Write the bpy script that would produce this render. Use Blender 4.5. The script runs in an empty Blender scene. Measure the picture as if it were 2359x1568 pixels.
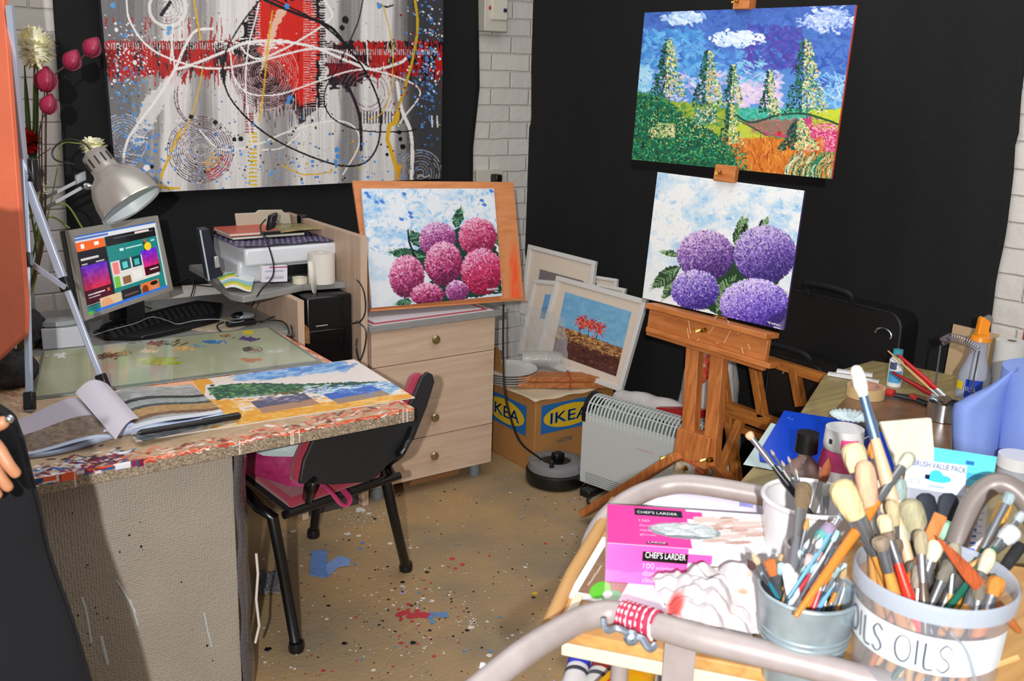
import bpy, math, random
import numpy as np
from mathutils import Vector, Matrix
random.seed(7); rs = np.random.RandomState(11)
SC = bpy.context.scene; COL = SC.collection
# ---------------------------------------------------------------- camera model (frame 2359 x 1568)
FPX = 2300.0; PIT = math.radians(15.0); ROLL = math.radians(1.9); AA = math.radians(54)
A = lambda *v: np.array(v, float)
Fh = A(math.cos(AA), math.sin(AA), 0); Rt = A(math.sin(AA), -math.cos(AA), 0); UP = A(0, 0, 1)
cf = Fh*math.cos(PIT)-UP*math.sin(PIT); cu = UP*math.cos(PIT)+Fh*math.sin(PIT)
cr = Rt*math.cos(ROLL)+cu*math.sin(ROLL); cv = cu*math.cos(ROLL)-Rt*math.sin(ROLL)
CAM = A(0, 0, 1.6)
def ray(x, y): return cf+cr*(x-1179.5)/FPX-cv*(y-784)/FPX
def PZ(x, y, z): d = ray(x, y); return CAM+d*(z-CAM[2])/d[2]
def PY(x, y, v): d = ray(x, y); return CAM+d*v/d[1]
def PX(x, y, v): d = ray(x, y); return CAM+d*v/d[0]
def PD(x, y, t): return CAM+ray(x, y)*t
def PL(x, y, p0, n): d = ray(x, y); return CAM+d*((p0-CAM)@n)/(d@n)
def dep(p): return (p-CAM)@cf
def sc(p): return dep(p)/FPX
def nrm(v): v = np.array(v, float); return v/np.linalg.norm(v)
# ---------------------------------------------------------------- materials
def lin(c):
    c = np.array(c, float)/255.0
    return np.where(c <= .04045, c/12.92, ((c+.055)/1.055)**2.4)
def hexc(h): return tuple(int(h[i:i+2], 16) for i in (0, 2, 4))
MATS = {}
def mat(name, col, rough=.5, metal=0, var=0, vs=20, bump=0, bs=60, alpha=1, trans=0, emit=0, coat=0, stretch=None, sheen=0):
    if name in MATS: return MATS[name]
    if isinstance(col, str): col = hexc(col)
    m = bpy.data.materials.new(name); m.use_nodes = True; nt = m.node_tree; N = nt.nodes; L = nt.links
    b = N['Principled BSDF']; c = lin(col)
    b.inputs['Base Color'].default_value = (*c, 1); b.inputs['Roughness'].default_value = rough
    b.inputs['Metallic'].default_value = metal; b.inputs['Alpha'].default_value = alpha
    b.inputs['Transmission Weight'].default_value = trans; b.inputs['Coat Weight'].default_value = coat
    if sheen: b.inputs['Sheen Weight'].default_value = sheen
    if emit:
        b.inputs['Emission Color'].default_value = (*c, 1); b.inputs['Emission Strength'].default_value = emit
    if var or bump:
        tc = N.new('ShaderNodeTexCoord'); mp = N.new('ShaderNodeMapping')
        L.new(tc.outputs['Object'], mp.inputs['Vector'])
        if stretch: mp.inputs['Scale'].default_value = stretch
        if var:
            n = N.new('ShaderNodeTexNoise'); n.inputs['Scale'].default_value = vs; n.inputs['Detail'].default_value = 5
            L.new(mp.outputs[0], n.inputs['Vector'])
            r = N.new('ShaderNodeValToRGB'); r.color_ramp.elements[0].position = .3; r.color_ramp.elements[1].position = .7
            r.color_ramp.elements[0].color = (*(c*(1-var)), 1); r.color_ramp.elements[1].color = (*np.minimum(c*(1+var*.7), 1), 1)
            L.new(n.outputs['Fac'], r.inputs[0]); L.new(r.outputs[0], b.inputs['Base Color'])
        if bump:
            n2 = N.new('ShaderNodeTexNoise'); n2.inputs['Scale'].default_value = bs; n2.inputs['Detail'].default_value = 3
            L.new(mp.outputs[0], n2.inputs['Vector'])
            bp = N.new('ShaderNodeBump'); bp.inputs['Strength'].default_value = bump; bp.inputs['Distance'].default_value = .01
            L.new(n2.outputs['Fac'], bp.inputs['Height']); L.new(bp.outputs[0], b.inputs['Normal'])
    MATS[name] = m; return m
def wood(name, c1, c2=None, scale=6, rough=.45, axis='X'):
    if name in MATS: return MATS[name]
    c1 = hexc(c1); c2 = hexc(c2) if c2 else tuple(int(v*.8) for v in c1)
    m = bpy.data.materials.new(name); m.use_nodes = True; nt = m.node_tree; N = nt.nodes; L = nt.links
    b = N['Principled BSDF']; b.inputs['Roughness'].default_value = rough
    tc = N.new('ShaderNodeTexCoord'); mp = N.new('ShaderNodeMapping')
    s = {'X': (1, 14, 14), 'Y': (14, 1, 14), 'Z': (14, 14, 1)}[axis]; mp.inputs['Scale'].default_value = s
    L.new(tc.outputs['Object'], mp.inputs[0])
    n = N.new('ShaderNodeTexNoise'); n.inputs['Scale'].default_value = scale; n.inputs['Detail'].default_value = 6
    n.inputs['Distortion'].default_value = .6
    L.new(mp.outputs[0], n.inputs['Vector'])
    r = N.new('ShaderNodeValToRGB'); r.color_ramp.elements[0].position = .35; r.color_ramp.elements[1].position = .62
    r.color_ramp.elements[0].color = (*lin(c2), 1); r.color_ramp.elements[1].color = (*lin(c1), 1)
    L.new(n.outputs[0], r.inputs[0]); L.new(r.outputs[0], b.inputs['Base Color'])
    MATS[name] = m; return m
def attr_mat(name, rough=.45, bump=.0, emit=0, noise=0, ns=150, metal=0):
    if name in MATS: return MATS[name]
    m = bpy.data.materials.new(name); m.use_nodes = True; nt = m.node_tree; N = nt.nodes; L = nt.links
    b = N['Principled BSDF']; b.inputs['Roughness'].default_value = rough; b.inputs['Metallic'].default_value = metal
    a = N.new('ShaderNodeAttribute'); a.attribute_name = 'Col'
    L.new(a.outputs['Color'], b.inputs['Base Color'])
    if emit:
        L.new(a.outputs['Color'], b.inputs['Emission Color']); b.inputs['Emission Strength'].default_value = emit
    if bump or noise:
        bp = N.new('ShaderNodeBump'); bp.inputs['Strength'].default_value = bump or noise; bp.inputs['Distance'].default_value = .002
        bw = N.new('ShaderNodeRGBToBW'); L.new(a.outputs['Color'], bw.inputs[0])
        tc = N.new('ShaderNodeTexCoord'); n = N.new('ShaderNodeTexNoise'); n.inputs['Scale'].default_value = ns
        L.new(tc.outputs['Object'], n.inputs['Vector'])
        ad = N.new('ShaderNodeMath'); ad.operation = 'MULTIPLY_ADD'; ad.inputs[1].default_value = 1.2 if bump else 0
        L.new(bw.outputs[0], ad.inputs[0]); L.new(n.outputs['Fac'], ad.inputs[2])
        L.new(ad.outputs[0], bp.inputs['Height']); L.new(bp.outputs[0], b.inputs['Normal'])
    MATS[name] = m; return m
# ---------------------------------------------------------------- objects
LOC = {}
def tag(o, label=None, cat=None, group=None, kind=None):
    if label: o['label'] = label
    if cat: o['category'] = cat
    if group: o['group'] = group
    if kind: o['kind'] = kind
    return o
def thing(name, label, cat, loc, group=None):
    o = bpy.data.objects.new(name, None); COL.objects.link(o); o.empty_display_size = .05
    loc = np.array(loc, float); o.location = loc; LOC[o] = loc
    return tag(o, label, cat, group)
def link_mesh(me, name, mats, parent=None, loc=None):
    o = bpy.data.objects.new(name, me); COL.objects.link(o)
    for m in (mats if isinstance(mats, (list, tuple)) else [mats]): me.materials.append(m)
    if parent is not None:
        o.parent = parent; LOC[o] = LOC[parent]
    else:
        o.location = loc if loc is not None else (0, 0, 0); LOC[o] = np.array(o.location)
    return o
def copy_tree(o, loc=None, label=None, parent=None, matrix=None):
    c = o.copy(); COL.objects.link(c); c.parent = parent
    if loc is not None: c.location = loc
    if label: c['label'] = label
    for ch in list(o.children): copy_tree(ch, parent=c)
    LOC[c] = np.array(c.location)
    return c
class MB:
    def __init__(s): s.v = []; s.f = []; s.m = []; s.mi = 0
    def add(s, vs, fs):
        b = len(s.v); s.v.extend([tuple(map(float, p)) for p in vs])
        for f in fs: s.f.append(tuple(b+i for i in f)); s.m.append(s.mi)
        return s
    def face(s, pts): return s.add(pts, [tuple(range(len(pts)))])
    def obox(s, p, ex, ey, ez):
        p, ex, ey, ez = [np.array(q, float) for q in (p, ex, ey, ez)]
        if np.cross(ex, ey)@ez < 0: p = p+ex; ex = -ex
        vs = [p, p+ex, p+ex+ey, p+ey, p+ez, p+ex+ez, p+ex+ey+ez, p+ey+ez]
        return s.add(vs, [(0, 3, 2, 1), (4, 5, 6, 7), (0, 1, 5, 4), (1, 2, 6, 5), (2, 3, 7, 6), (3, 0, 4, 7)])
    def box(s, x0, x1, y0, y1, z0, z1): return s.obox((x0, y0, z0), (x1-x0, 0, 0), (0, y1-y0, 0), (0, 0, z1-z0))
    def bar(s, a, b, w, h, up=(0, 0, 1)):
        a, b = np.array(a, float), np.array(b, float); d = nrm(b-a); x = nrm(np.cross(d, up)); y = np.cross(x, d)
        return s.obox(a-x*w/2-y*h/2, x*w, y*h, b-a)
    def prism(s, pts, ext):
        pts = [np.array(p, float) for p in pts]; ext = np.array(ext, float); n = len(pts)
        nn = sum(np.cross(pts[i]-pts[0], pts[(i+1) % n]-pts[0]) for i in range(1, n-1)) if n > 3 else np.cross(pts[1]-pts[0], pts[2]-pts[0])
        if nn@ext < 0: pts = pts[::-1]
        vs = pts+[p+ext for p in pts]
        return s.add(vs, [tuple(range(n-1, -1, -1)), tuple(range(n, 2*n))]+[(i, (i+1) % n, n+(i+1) % n, n+i) for i in range(n)])
    def tube(s, pts, r, seg=8, cap=True, flat=1, up=(0, 0, 1)):
        pts = [np.array(p, float) for p in pts]; n = len(pts); rr = r if hasattr(r, '__len__') else [r]*n
        vs = []; px = None
        for i, p in enumerate(pts):
            t = nrm(pts[min(i+1, n-1)]-pts[max(i-1, 0)])
            if px is None:
                x = np.cross(t, up)
                if np.linalg.norm(x) < 1e-3: x = np.cross(t, (1, 0, 0))
            else: x = px-t*(px@t)
            x = nrm(x); px = x; y = np.cross(t, x)
            for k in range(seg):
                a = 2*math.pi*k/seg; vs.append(p+rr[i]*(x*math.cos(a)+y*math.sin(a)*flat))
        fs = [(i*seg+k, i*seg+(k+1) % seg, (i+1)*seg+(k+1) % seg, (i+1)*seg+k) for i in range(n-1) for k in range(seg)]
        if cap: fs += [tuple(range(seg-1, -1, -1)), tuple((n-1)*seg+k for k in range(seg))]
        return s.add(vs, fs)
    def lathe(s, c, prof, seg=24, axis=(0, 0, 1), ref=(1, 0, 0), sx=1, sy=1, cap=True):
        c = np.array(c, float); z = nrm(axis); x = np.array(ref, float); x = x-z*(x@z)
        if np.linalg.norm(x) < 1e-3: x = np.cross(z, (0, 1, 0))
        x = nrm(x); y = np.cross(z, x); vs = []
        for r, h in prof:
            for k in range(seg):
                a = 2*math.pi*k/seg; vs.append(c+z*h+x*r*sx*math.cos(a)+y*r*sy*math.sin(a))
        n = len(prof)
        fs = [(i*seg+k, i*seg+(k+1) % seg, (i+1)*seg+(k+1) % seg, (i+1)*seg+k) for i in range(n-1) for k in range(seg)]
        if cap: fs += [tuple(range(seg-1, -1, -1)), tuple((n-1)*seg+k for k in range(seg))]
        return s.add(vs, fs)
    def grid(s, P):
        P = np.array(P, float); h, w = P.shape[:2]
        return s.add(P.reshape(-1, 3), [(j*w+i, j*w+i+1, (j+1)*w+i+1, (j+1)*w+i) for j in range(h-1) for i in range(w-1)])
    def blob(s, c, r, seg=12, jit=.0, sx=1, sy=1, sz=1):
        prof = [(max(math.sin(math.pi*i/8), .02)*r, -math.cos(math.pi*i/8)*r*sz) for i in range(9)]
        b = len(s.v); s.lathe(c, prof, seg, sx=sx, sy=sy)
        if jit:
            for i in range(b, len(s.v)): s.v[i] = tuple(np.array(s.v[i])+rs.uniform(-jit, jit, 3))
        return s
    def build(s, name, mats, parent=None, smooth=True, ang=40, bevel=0, loc=None, thick=0, sub=0):
        me = bpy.data.meshes.new(name); off = LOC[parent] if parent is not None else (np.array(loc) if loc is not None else np.array(s.v).mean(0))
        me.from_pydata([tuple(np.array(p)-off) for p in s.v], [], s.f)
        me.polygons.foreach_set('material_index', s.m)
        if smooth:
            me.polygons.foreach_set('use_smooth', [True]*len(me.polygons)); me.update(); me.set_sharp_from_angle(angle=math.radians(ang))
        me.update()
        o = link_mesh(me, name, mats, parent, off if parent is None else None)
        if bevel:
            b = o.modifiers.new('b', 'BEVEL'); b.width = bevel; b.segments = 2; b.limit_method = 'ANGLE'
        if thick:
            t = o.modifiers.new('t', 'SOLIDIFY'); t.thickness = thick; t.offset = 0
        if sub:
            t = o.modifiers.new('s', 'SUBSURF'); t.levels = sub; t.render_levels = sub
        return o
def spl(pts, n=8):
    P = [np.array(p, float) for p in pts]; P = [2*P[0]-P[1]]+P+[2*P[-1]-P[-2]]; out = []
    for i in range(1, len(P)-2):
        for k in range(n):
            t = k/n; out.append(.5*((2*P[i])+(-P[i-1]+P[i+1])*t+(2*P[i-1]-5*P[i]+4*P[i+1]-P[i+2])*t*t+(-P[i-1]+3*P[i]-3*P[i+1]+P[i+2])*t**3))
    out.append(P[-2]); return out
_tx = {}
def text_geo(s):
    if s in _tx: return _tx[s]
    cu_ = bpy.data.curves.new('t', 'FONT'); cu_.body = s; cu_.size = 1; cu_.resolution_u = 3
    o = bpy.data.objects.new('t', cu_); COL.objects.link(o); dg = bpy.context.evaluated_depsgraph_get()
    me = bpy.data.meshes.new_from_object(o.evaluated_get(dg)); vs = np.array([v.co[:] for v in me.vertices]); fs = [tuple(p.vertices) for p in me.polygons]
    bpy.data.objects.remove(o); bpy.data.curves.remove(cu_); bpy.data.meshes.remove(me)
    if len(vs): vs[:, 0] -= vs[:, 0].min()
    _tx[s] = (vs, fs); return _tx[s]
def text(mb, s, p, ex, ey, size, width=None, fn=None):
    """letters laid on a surface: origin p, unit directions ex, ey"""
    vs, fs = text_geo(s); w = vs[:, 0].max(); kx = size if width is None else width/w
    if fn: pts = [fn(v[0]*kx, v[1]*size) for v in vs]
    else: pts = [np.array(p)+np.array(ex)*v[0]*kx+np.array(ey)*v[1]*size for v in vs]
    mb.add(pts, fs); return mb
# ---------------------------------------------------------------- painted surfaces (colour attribute on a fine grid)
def hash2(i, j, s):
    n = np.sin(i*127.1+j*311.7+s*74.7)*43758.5453; return n-np.floor(n)
def vnoise(x, y, s=0):
    i = np.floor(x); j = np.floor(y); a = x-i; b = y-j; a = a*a*(3-2*a); b = b*b*(3-2*b)
    return (hash2(i, j, s)*(1-a)+hash2(i+1, j, s)*a)*(1-b)+(hash2(i, j+1, s)*(1-a)+hash2(i+1, j+1, s)*a)*b
def fbm(x, y, s=0): return .5*vnoise(x, y, s)+.3*vnoise(x*2.1, y*2.1, s+1)+.2*vnoise(x*4.3, y*4.3, s+2)
class Art:
    def __init__(s, c4, nx, ny, base=(230, 230, 230), disp=None, px=True):
        s.c = [np.array(p, float) for p in c4]; s.nx, s.ny = nx, ny
        u, v = np.meshgrid(np.linspace(0, 1, nx), np.linspace(0, 1, ny)); u = u[..., None]; v = v[..., None]
        TL, TR, BR, BL = s.c; s.P = (TL*(1-u)+TR*u)*(1-v)+(BL*(1-u)+BR*u)*v
        if disp is not None: s.P = disp(s.P, u, v)
        q = s.P-CAM; w = q@cf; s.X = 1179.5+FPX*(q@cr)/w; s.Y = 784-FPX*(q@cv)/w
        if not px: s.X = u[..., 0]*100; s.Y = v[..., 0]*100
        s.C = np.zeros((ny, nx, 3))+np.array(base, float)
        s.U = u[..., 0]; s.V = v[..., 0]
        src = [(s.X[j, i], s.Y[j, i], uu, vv) for j, i, uu, vv in ((0, 0, 0, 0), (0, -1, 1, 0), (-1, -1, 1, 1), (-1, 0, 0, 1))]
        M = []; R_ = []
        for x, y, a, b in src:
            M += [[x, y, 1, 0, 0, 0, -a*x, -a*y], [0, 0, 0, x, y, 1, -b*x, -b*y]]; R_ += [a, b]
        s.h = np.append(np.linalg.solve(np.array(M), np.array(R_)), 1).reshape(3, 3)
    def sl(s, x0, y0, x1, y1):
        q = s.h@np.array([[x0, x1, x1, x0], [y0, y0, y1, y1], [1, 1, 1, 1]]); q = q[:2]/q[2]
        i0 = max(int(q[0].min()*(s.nx-1))-2, 0); i1 = min(int(q[0].max()*(s.nx-1))+3, s.nx)
        j0 = max(int(q[1].min()*(s.ny-1))-2, 0); j1 = min(int(q[1].max()*(s.ny-1))+3, s.ny)
        if i1 <= i0 or j1 <= j0: return None
        return (slice(j0, j1), slice(i0, i1))
    def put(s, k, m, col, a=1):
        m = (m*a)[..., None]; s.C[k] = s.C[k]*(1-m)+np.array(col, float)*m
    def ell(s, cx, cy, rx, ry, col, ang=0, a=1, soft=.0, rag=0):
        R_ = max(rx, ry)+1; k = s.sl(cx-R_, cy-R_, cx+R_, cy+R_)
        if k is None: return
        x = s.X[k]-cx; y = s.Y[k]-cy; c, d = math.cos(ang), math.sin(ang)
        r = np.sqrt(((x*c+y*d)/rx)**2+((-x*d+y*c)/ry)**2)
        if rag: r = r+rag*(vnoise(s.X[k]/3, s.Y[k]/3, 5)-.5)
        m = np.clip((1-r)/max(soft, 1e-3), 0, 1) if soft else (r <= 1).astype(float)
        s.put(k, m, col, a)
    def ring(s, cx, cy, r, w, col, a=1, ry=None, a0=None, a1=None, rag=0):
        ry = ry or r; R_ = max(r, ry)+w; k = s.sl(cx-R_, cy-R_, cx+R_, cy+R_)
        if k is None: return
        x = s.X[k]-cx; y = (s.Y[k]-cy)*r/ry; d = np.abs(np.sqrt(x*x+y*y)-r); m = d < w/2
        if rag: m &= vnoise(s.X[k]/(rag*2.2), s.Y[k]/(rag*2.2), r) > .3
        if a0 is not None:
            t = np.degrees(np.arctan2(y, x)) % 360; m &= (t >= a0) & (t <= a1) if a0 <= a1 else (t >= a0) | (t <= a1)
        s.put(k, m.astype(float), col, a)
    def poly(s, pts, col, a=1, rag=0, rs_=4, fx=None):
        p = np.array(pts, float); k = s.sl(p[:, 0].min()-rag, p[:, 1].min()-rag, p[:, 0].max()+rag, p[:, 1].max()+rag)
        if k is None: return None
        x, y = s.X[k], s.Y[k]
        if rag: x = x+rag*2*(vnoise(x/rs_, y/rs_, 3)-.5); y = y+rag*2*(vnoise(s.X[k]/rs_, y/rs_, 9)-.5)
        m = np.zeros(x.shape, bool); n = len(p)
        for i in range(n):
            x0, y0 = p[i]; x1, y1 = p[(i+1) % n]
            if y0 == y1: continue
            m ^= ((y0 > y) != (y1 > y)) & (x < (x1-x0)*(y-y0)/(y1-y0)+x0)
        m = m.astype(float)
        if fx is not None: m = m*fx(s.X[k], s.Y[k])
        s.put(k, m, col, a); return k, m
    def line(s, pts, w, col, a=1, smooth=True, w2=None):
        if smooth and len(pts) > 2: pts = spl([(p[0], p[1]) for p in pts], 7)
        n = len(pts)
        for i in range(n-1):
            ww = w if w2 is None else w+(w2-w)*i/n
            x0, y0 = pts[i]; x1, y1 = pts[i+1]
            k = s.sl(min(x0, x1)-ww, min(y0, y1)-ww, max(x0, x1)+ww, max(y0, y1)+ww)
            if k is None: continue
            dx, dy = x1-x0, y1-y0; L2 = dx*dx+dy*dy+1e-9; t = np.clip(((s.X[k]-x0)*dx+(s.Y[k]-y0)*dy)/L2, 0, 1)
            d = np.hypot(s.X[k]-x0-t*dx, s.Y[k]-y0-t*dy); s.put(k, (d < ww/2).astype(float), col, a)
    def dabs(s, n, fx, fc, l=(4, 8), w=(1.5, 3), ang=None, a=1):
        for _ in range(n):
            x, y = fx(); an = rs.uniform(0, 3.14) if ang is None else (ang(x, y) if callable(ang) else ang+rs.uniform(-.4, .4))
            s.ell(x, y, rs.uniform(*l), rs.uniform(*w), fc(x, y), an, a)
    def noise(s, amp=10, sx=8, sy=8, seed=0):
        s.C += (fbm(s.X/sx, s.Y/sy, seed)[..., None]-.5)*2*amp
    def build(s, name, m, parent=None, flip=False):
        ny, nx = s.ny, s.nx; off = LOC[parent] if parent is not None else s.P.reshape(-1, 3).mean(0)
        me = bpy.data.meshes.new(name); V = (s.P.reshape(-1, 3)-off).astype(np.float32)
        j, i = np.meshgrid(np.arange(ny-1), np.arange(nx-1), indexing='ij'); b = (j*nx+i).ravel()
        q = np.stack([b, b+nx, b+nx+1, b+1], 1) if not flip else np.stack([b, b+1, b+nx+1, b+nx], 1)
        nf = len(q); me.vertices.add(len(V)); me.vertices.foreach_set('co', V.ravel())
        me.loops.add(nf*4); me.loops.foreach_set('vertex_index', q.ravel().astype(np.int32))
        me.polygons.add(nf); me.polygons.foreach_set('loop_start', np.arange(0, nf*4, 4, dtype=np.int32))
        me.polygons.foreach_set('loop_total', np.full(nf, 4, np.int32)); me.update(calc_edges=True)
        at = me.color_attributes.new('Col', 'FLOAT_COLOR', 'POINT'); c = lin(np.clip(s.C, 2, 250)).reshape(-1, 3)
        at.data.foreach_set('color', np.concatenate([c, np.ones((len(c), 1))], 1).astype(np.float32).ravel())
        me.polygons.foreach_set('use_smooth', [True]*nf)
        return link_mesh(me, name, m, parent, off if parent is None else None)
def jit(c, a): return tuple(np.clip(np.array(c)+rs.uniform(-a, a), 0, 255))
def pick(cs, a=10): return jit(cs[rs.randint(len(cs))], a)
PAINT = attr_mat('oil_paint', .38, .5, noise=.5, ns=220); PRINT = attr_mat('print', .5); GLOSS = attr_mat('gloss_print', .2)
WHITE = mat('white_paint', 'DCDCDC', .4); BLACK = mat('black_plastic', '0E0E10', .35); BLK_M = mat('black_matt', '101012', .7)
STEEL = mat('steel', 'C8CCD2', .25, 1); BRASS = mat('brass', 'B08A3A', .25, 1)
PAPER = mat('paper', 'E6E2E2', .8); SILVER = mat('silver_plastic', 'B9B9B6', .32, .5)
EASELW = wood('easel_beech', 'C67B42', 'A85F2C', 5, .4, 'Z'); EASELX = wood('easel_beech_tray', 'C67B42', 'AE6630', 5, .4, 'Y')
# ---------------------------------------------------------------- camera, light
cd = bpy.data.cameras.new('camera'); cam = bpy.data.objects.new('camera', cd); COL.objects.link(cam)
cam.matrix_world = Matrix(((cr[0], cv[0], -cf[0], CAM[0]), (cr[1], cv[1], -cf[1], CAM[1]), (cr[2], cv[2], -cf[2], CAM[2]), (0, 0, 0, 1)))
cd.sensor_width = 36; cd.lens = 36*FPX/2359; cd.clip_start = .05; SC.camera = cam
cd.dof.use_dof = True; cd.dof.focus_distance = 2.9; cd.dof.aperture_fstop = 9.0
def light(name, kind, p, tgt, power, size=.1, col=(1, 1, 1)):
    l = bpy.data.lights.new(name, kind); l.energy = power; l.color = col
    if kind == 'AREA': l.shape = 'SQUARE'; l.size = size
    else: l.shadow_soft_size = size
    o = bpy.data.objects.new(name, l); COL.objects.link(o); o.location = p
    o.rotation_euler = (Vector(tgt)-Vector(p)).to_track_quat('-Z', 'Y').to_euler(); return o
fp = CAM-Fh*.72-Rt*.08+UP*.26
light('flash', 'SPOT', fp, CAM+cf*4, 350, .02, (1, .98, .96)).data.spot_size = math.radians(100)
light('ceiling_light', 'AREA', (1.5, 1.9, 2.75), (1.5, 1.9, 0), 30, 2.2, (1, .97, .93))
light('room_light', 'AREA', (-1.2, .2, 2.6), (1.4, 2.6, .6), 18, 1.8, (.97, .98, 1))
W = bpy.data.worlds.new('world'); SC.world = W; W.use_nodes = True
W.node_tree.nodes['Background'].inputs[0].default_value = (.9, .95, 1, 1); W.node_tree.nodes['Background'].inputs[1].default_value = .32
SC.view_settings.view_transform = 'Standard'; SC.view_settings.exposure = 0.0
YA, XB = 3.95, 2.95
# ---------------------------------------------------------------- setting
def brick(name, ax):
    m = bpy.data.materials.new(name); m.use_nodes = True; nt = m.node_tree; N = nt.nodes; L = nt.links; b = N['Principled BSDF']
    tc = N.new('ShaderNodeTexCoord'); sp = N.new('ShaderNodeSeparateXYZ'); cb = N.new('ShaderNodeCombineXYZ')
    L.new(tc.outputs['Object'], sp.inputs[0]); L.new(sp.outputs[ax], cb.inputs[0]); L.new(sp.outputs['Z'], cb.inputs[1])
    nz = N.new('ShaderNodeTexNoise'); nz.inputs['Scale'].default_value = 9; nz.inputs['Detail'].default_value = 5; L.new(tc.outputs['Object'], nz.inputs['Vector'])
    mx = N.new('ShaderNodeMixRGB'); mx.inputs[0].default_value = .012; L.new(cb.outputs[0], mx.inputs[1]); L.new(nz.outputs['Color'], mx.inputs[2])
    t = N.new('ShaderNodeTexBrick'); L.new(mx.outputs[0], t.inputs['Vector']); t.inputs['Scale'].default_value = 1
    t.inputs['Brick Width'].default_value = .215; t.inputs['Row Height'].default_value = .077; t.inputs['Mortar Size'].default_value = .006; t.inputs['Mortar Smooth'].default_value = .8
    t.inputs['Color1'].default_value = (*lin((216, 210, 204)), 1); t.inputs['Color2'].default_value = (*lin((205, 200, 194)), 1); t.inputs['Mortar'].default_value = (*lin((196, 189, 182)), 1)
    L.new(t.outputs['Color'], b.inputs['Base Color']); b.inputs['Roughness'].default_value = .55
    iv = N.new('ShaderNodeMath'); iv.operation = 'MULTIPLY_ADD'; iv.inputs[1].default_value = -1.0; L.new(t.outputs['Fac'], iv.inputs[0])
    n2 = N.new('ShaderNodeTexNoise'); n2.inputs['Scale'].default_value = 25; n2.inputs['Detail'].default_value = 4; L.new(tc.outputs['Object'], n2.inputs['Vector']); L.new(n2.outputs['Fac'], iv.inputs[2])
    bp = N.new('ShaderNodeBump'); bp.inputs['Distance'].default_value = .006; bp.inputs['Strength'].default_value = .7
    L.new(iv.outputs[0], bp.inputs['Height']); L.new(bp.outputs[0], b.inputs['Normal']); return m
tag(MB().box(-2.2, XB+.1, YA, YA+.1, 0, 2.6).build('wall_back', brick('painted_brick', 'X'), bevel=0), kind='structure')
tag(MB().box(XB, XB+.1, -1.2, YA, 0, 2.6).build('wall_right', brick('painted_brick_side', 'Y')), kind='structure')
fm = mat('concrete', '9B7D58', .6, 0, .22, 3.5, .25, 70)
nt = fm.node_tree; N = nt.nodes; rp = [n for n in N if n.type == 'VALTORGB'][0]
rp.color_ramp.elements[0].color = (*lin(hexc('8A7A62')), 1); rp.color_ramp.elements[1].color = (*lin(hexc('B08E62')), 1)
tag(MB().box(-2.2, XB, -1.2, YA, -.05, 0).build('floor', fm), kind='structure')
# paint drips on the concrete
sp = MB(); spm = [mat('drip_'+n, c, .35) for n, c in (('white', 'D8CFC4'), ('black', '15131A'), ('red', 'B83440'), ('blue', '5B87B8'), ('yellow', 'D9B32A'), ('lilac', 'B9A8C8'))]
def splat(x, y, rx, c, e=.55, zz=.0012):
    p = PZ(x, y, 0); k = sc(p); sp.mi = c; r = rx*k; n = 11; pts = []
    for i in range(n):
        a = 2*math.pi*i/n; q = r*rs.uniform(.72, 1.15); pts.append((p[0]+q*math.cos(a), p[1]+q*math.sin(a), zz))
    sp.add(pts, [tuple(range(n))])
for x, y, r, c in ((818,1300,5,3),(835,1250,6,3),(829,1264,6,3),(952,1481,8,1),(794,1482,7,1),(757,1395,5,1),(747,1374,3,1),(924,1481,6,2),(1000,1512,5,2),(1076,1452,6,1),
    (1042,1287,7,2),(1065,1300,6,2),(1049,1309,5,2),(1128,1280,4,2),(1232,1367,8,4),(941,1392,6,2),(920,1416,10,2),(906,1394,5,0),(975,1378,6,0),(995,1384,7,0),(926,1350,5,0),(928,1365,7,5),
    (927,1341,6,1),(984,1318,6,1),(893,1305,4,1),(676,1224,8,0),(800,1230,9,0),(826,1234,7,0),(830,1175,14,0),(850,1183,7,0),(898,1252,7,0),(915,1250,4,0),(944,1262,5,0),(1127,1510,8,0),(1152,1421,5,3),(1085,1445,8,0),(860,1544,6,0),
    (617,1495,9,1),(745,1545,6,2),(610,1526,5,0),(670,1538,4,0),(1130,1500,6,3),(1070,1500,5,3),(980,1356,4,2),(720,1395,3,0),(950,1395,3,1),(882,1430,4,1),(990,1452,5,1)):
    splat(x, y, r, c)
for i in range(34):   # pinkish red pool with blue at its edge
    x = 975+rs.normal(0, 22); y = 1416+rs.normal(0, 7); splat(x, y, rs.uniform(5, 10), 2 if x < 985 else 3, zz=.001+i*2e-5)
for i in range(16): splat(1085+rs.normal(0, 14), 1430+rs.normal(0, 6), rs.uniform(2, 5), 0)
for i in range(160): splat(845+rs.normal(0, 40), 1195+rs.normal(0, 11), rs.uniform(.8, 2.2), 0)
for i in range(620):
    x, y = rs.uniform(600, 1400), rs.uniform(1100, 1568); splat(x, y, rs.uniform(.8, 3.2)*(1 if rs.rand() < .85 else 1.6), rs.choice([0, 0, 0, 1, 1, 1, 2, 3, 5]))
for i in range(120): splat(975+rs.normal(0, 70), 1430+rs.normal(0, 45), rs.uniform(1, 4.5), rs.choice([0, 0, 1, 2, 3]))
tag(sp.build('paint_drips', spm, smooth=False), 'dried drips and spots of coloured paint on the concrete floor', 'paint drips', kind='stuff')
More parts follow.
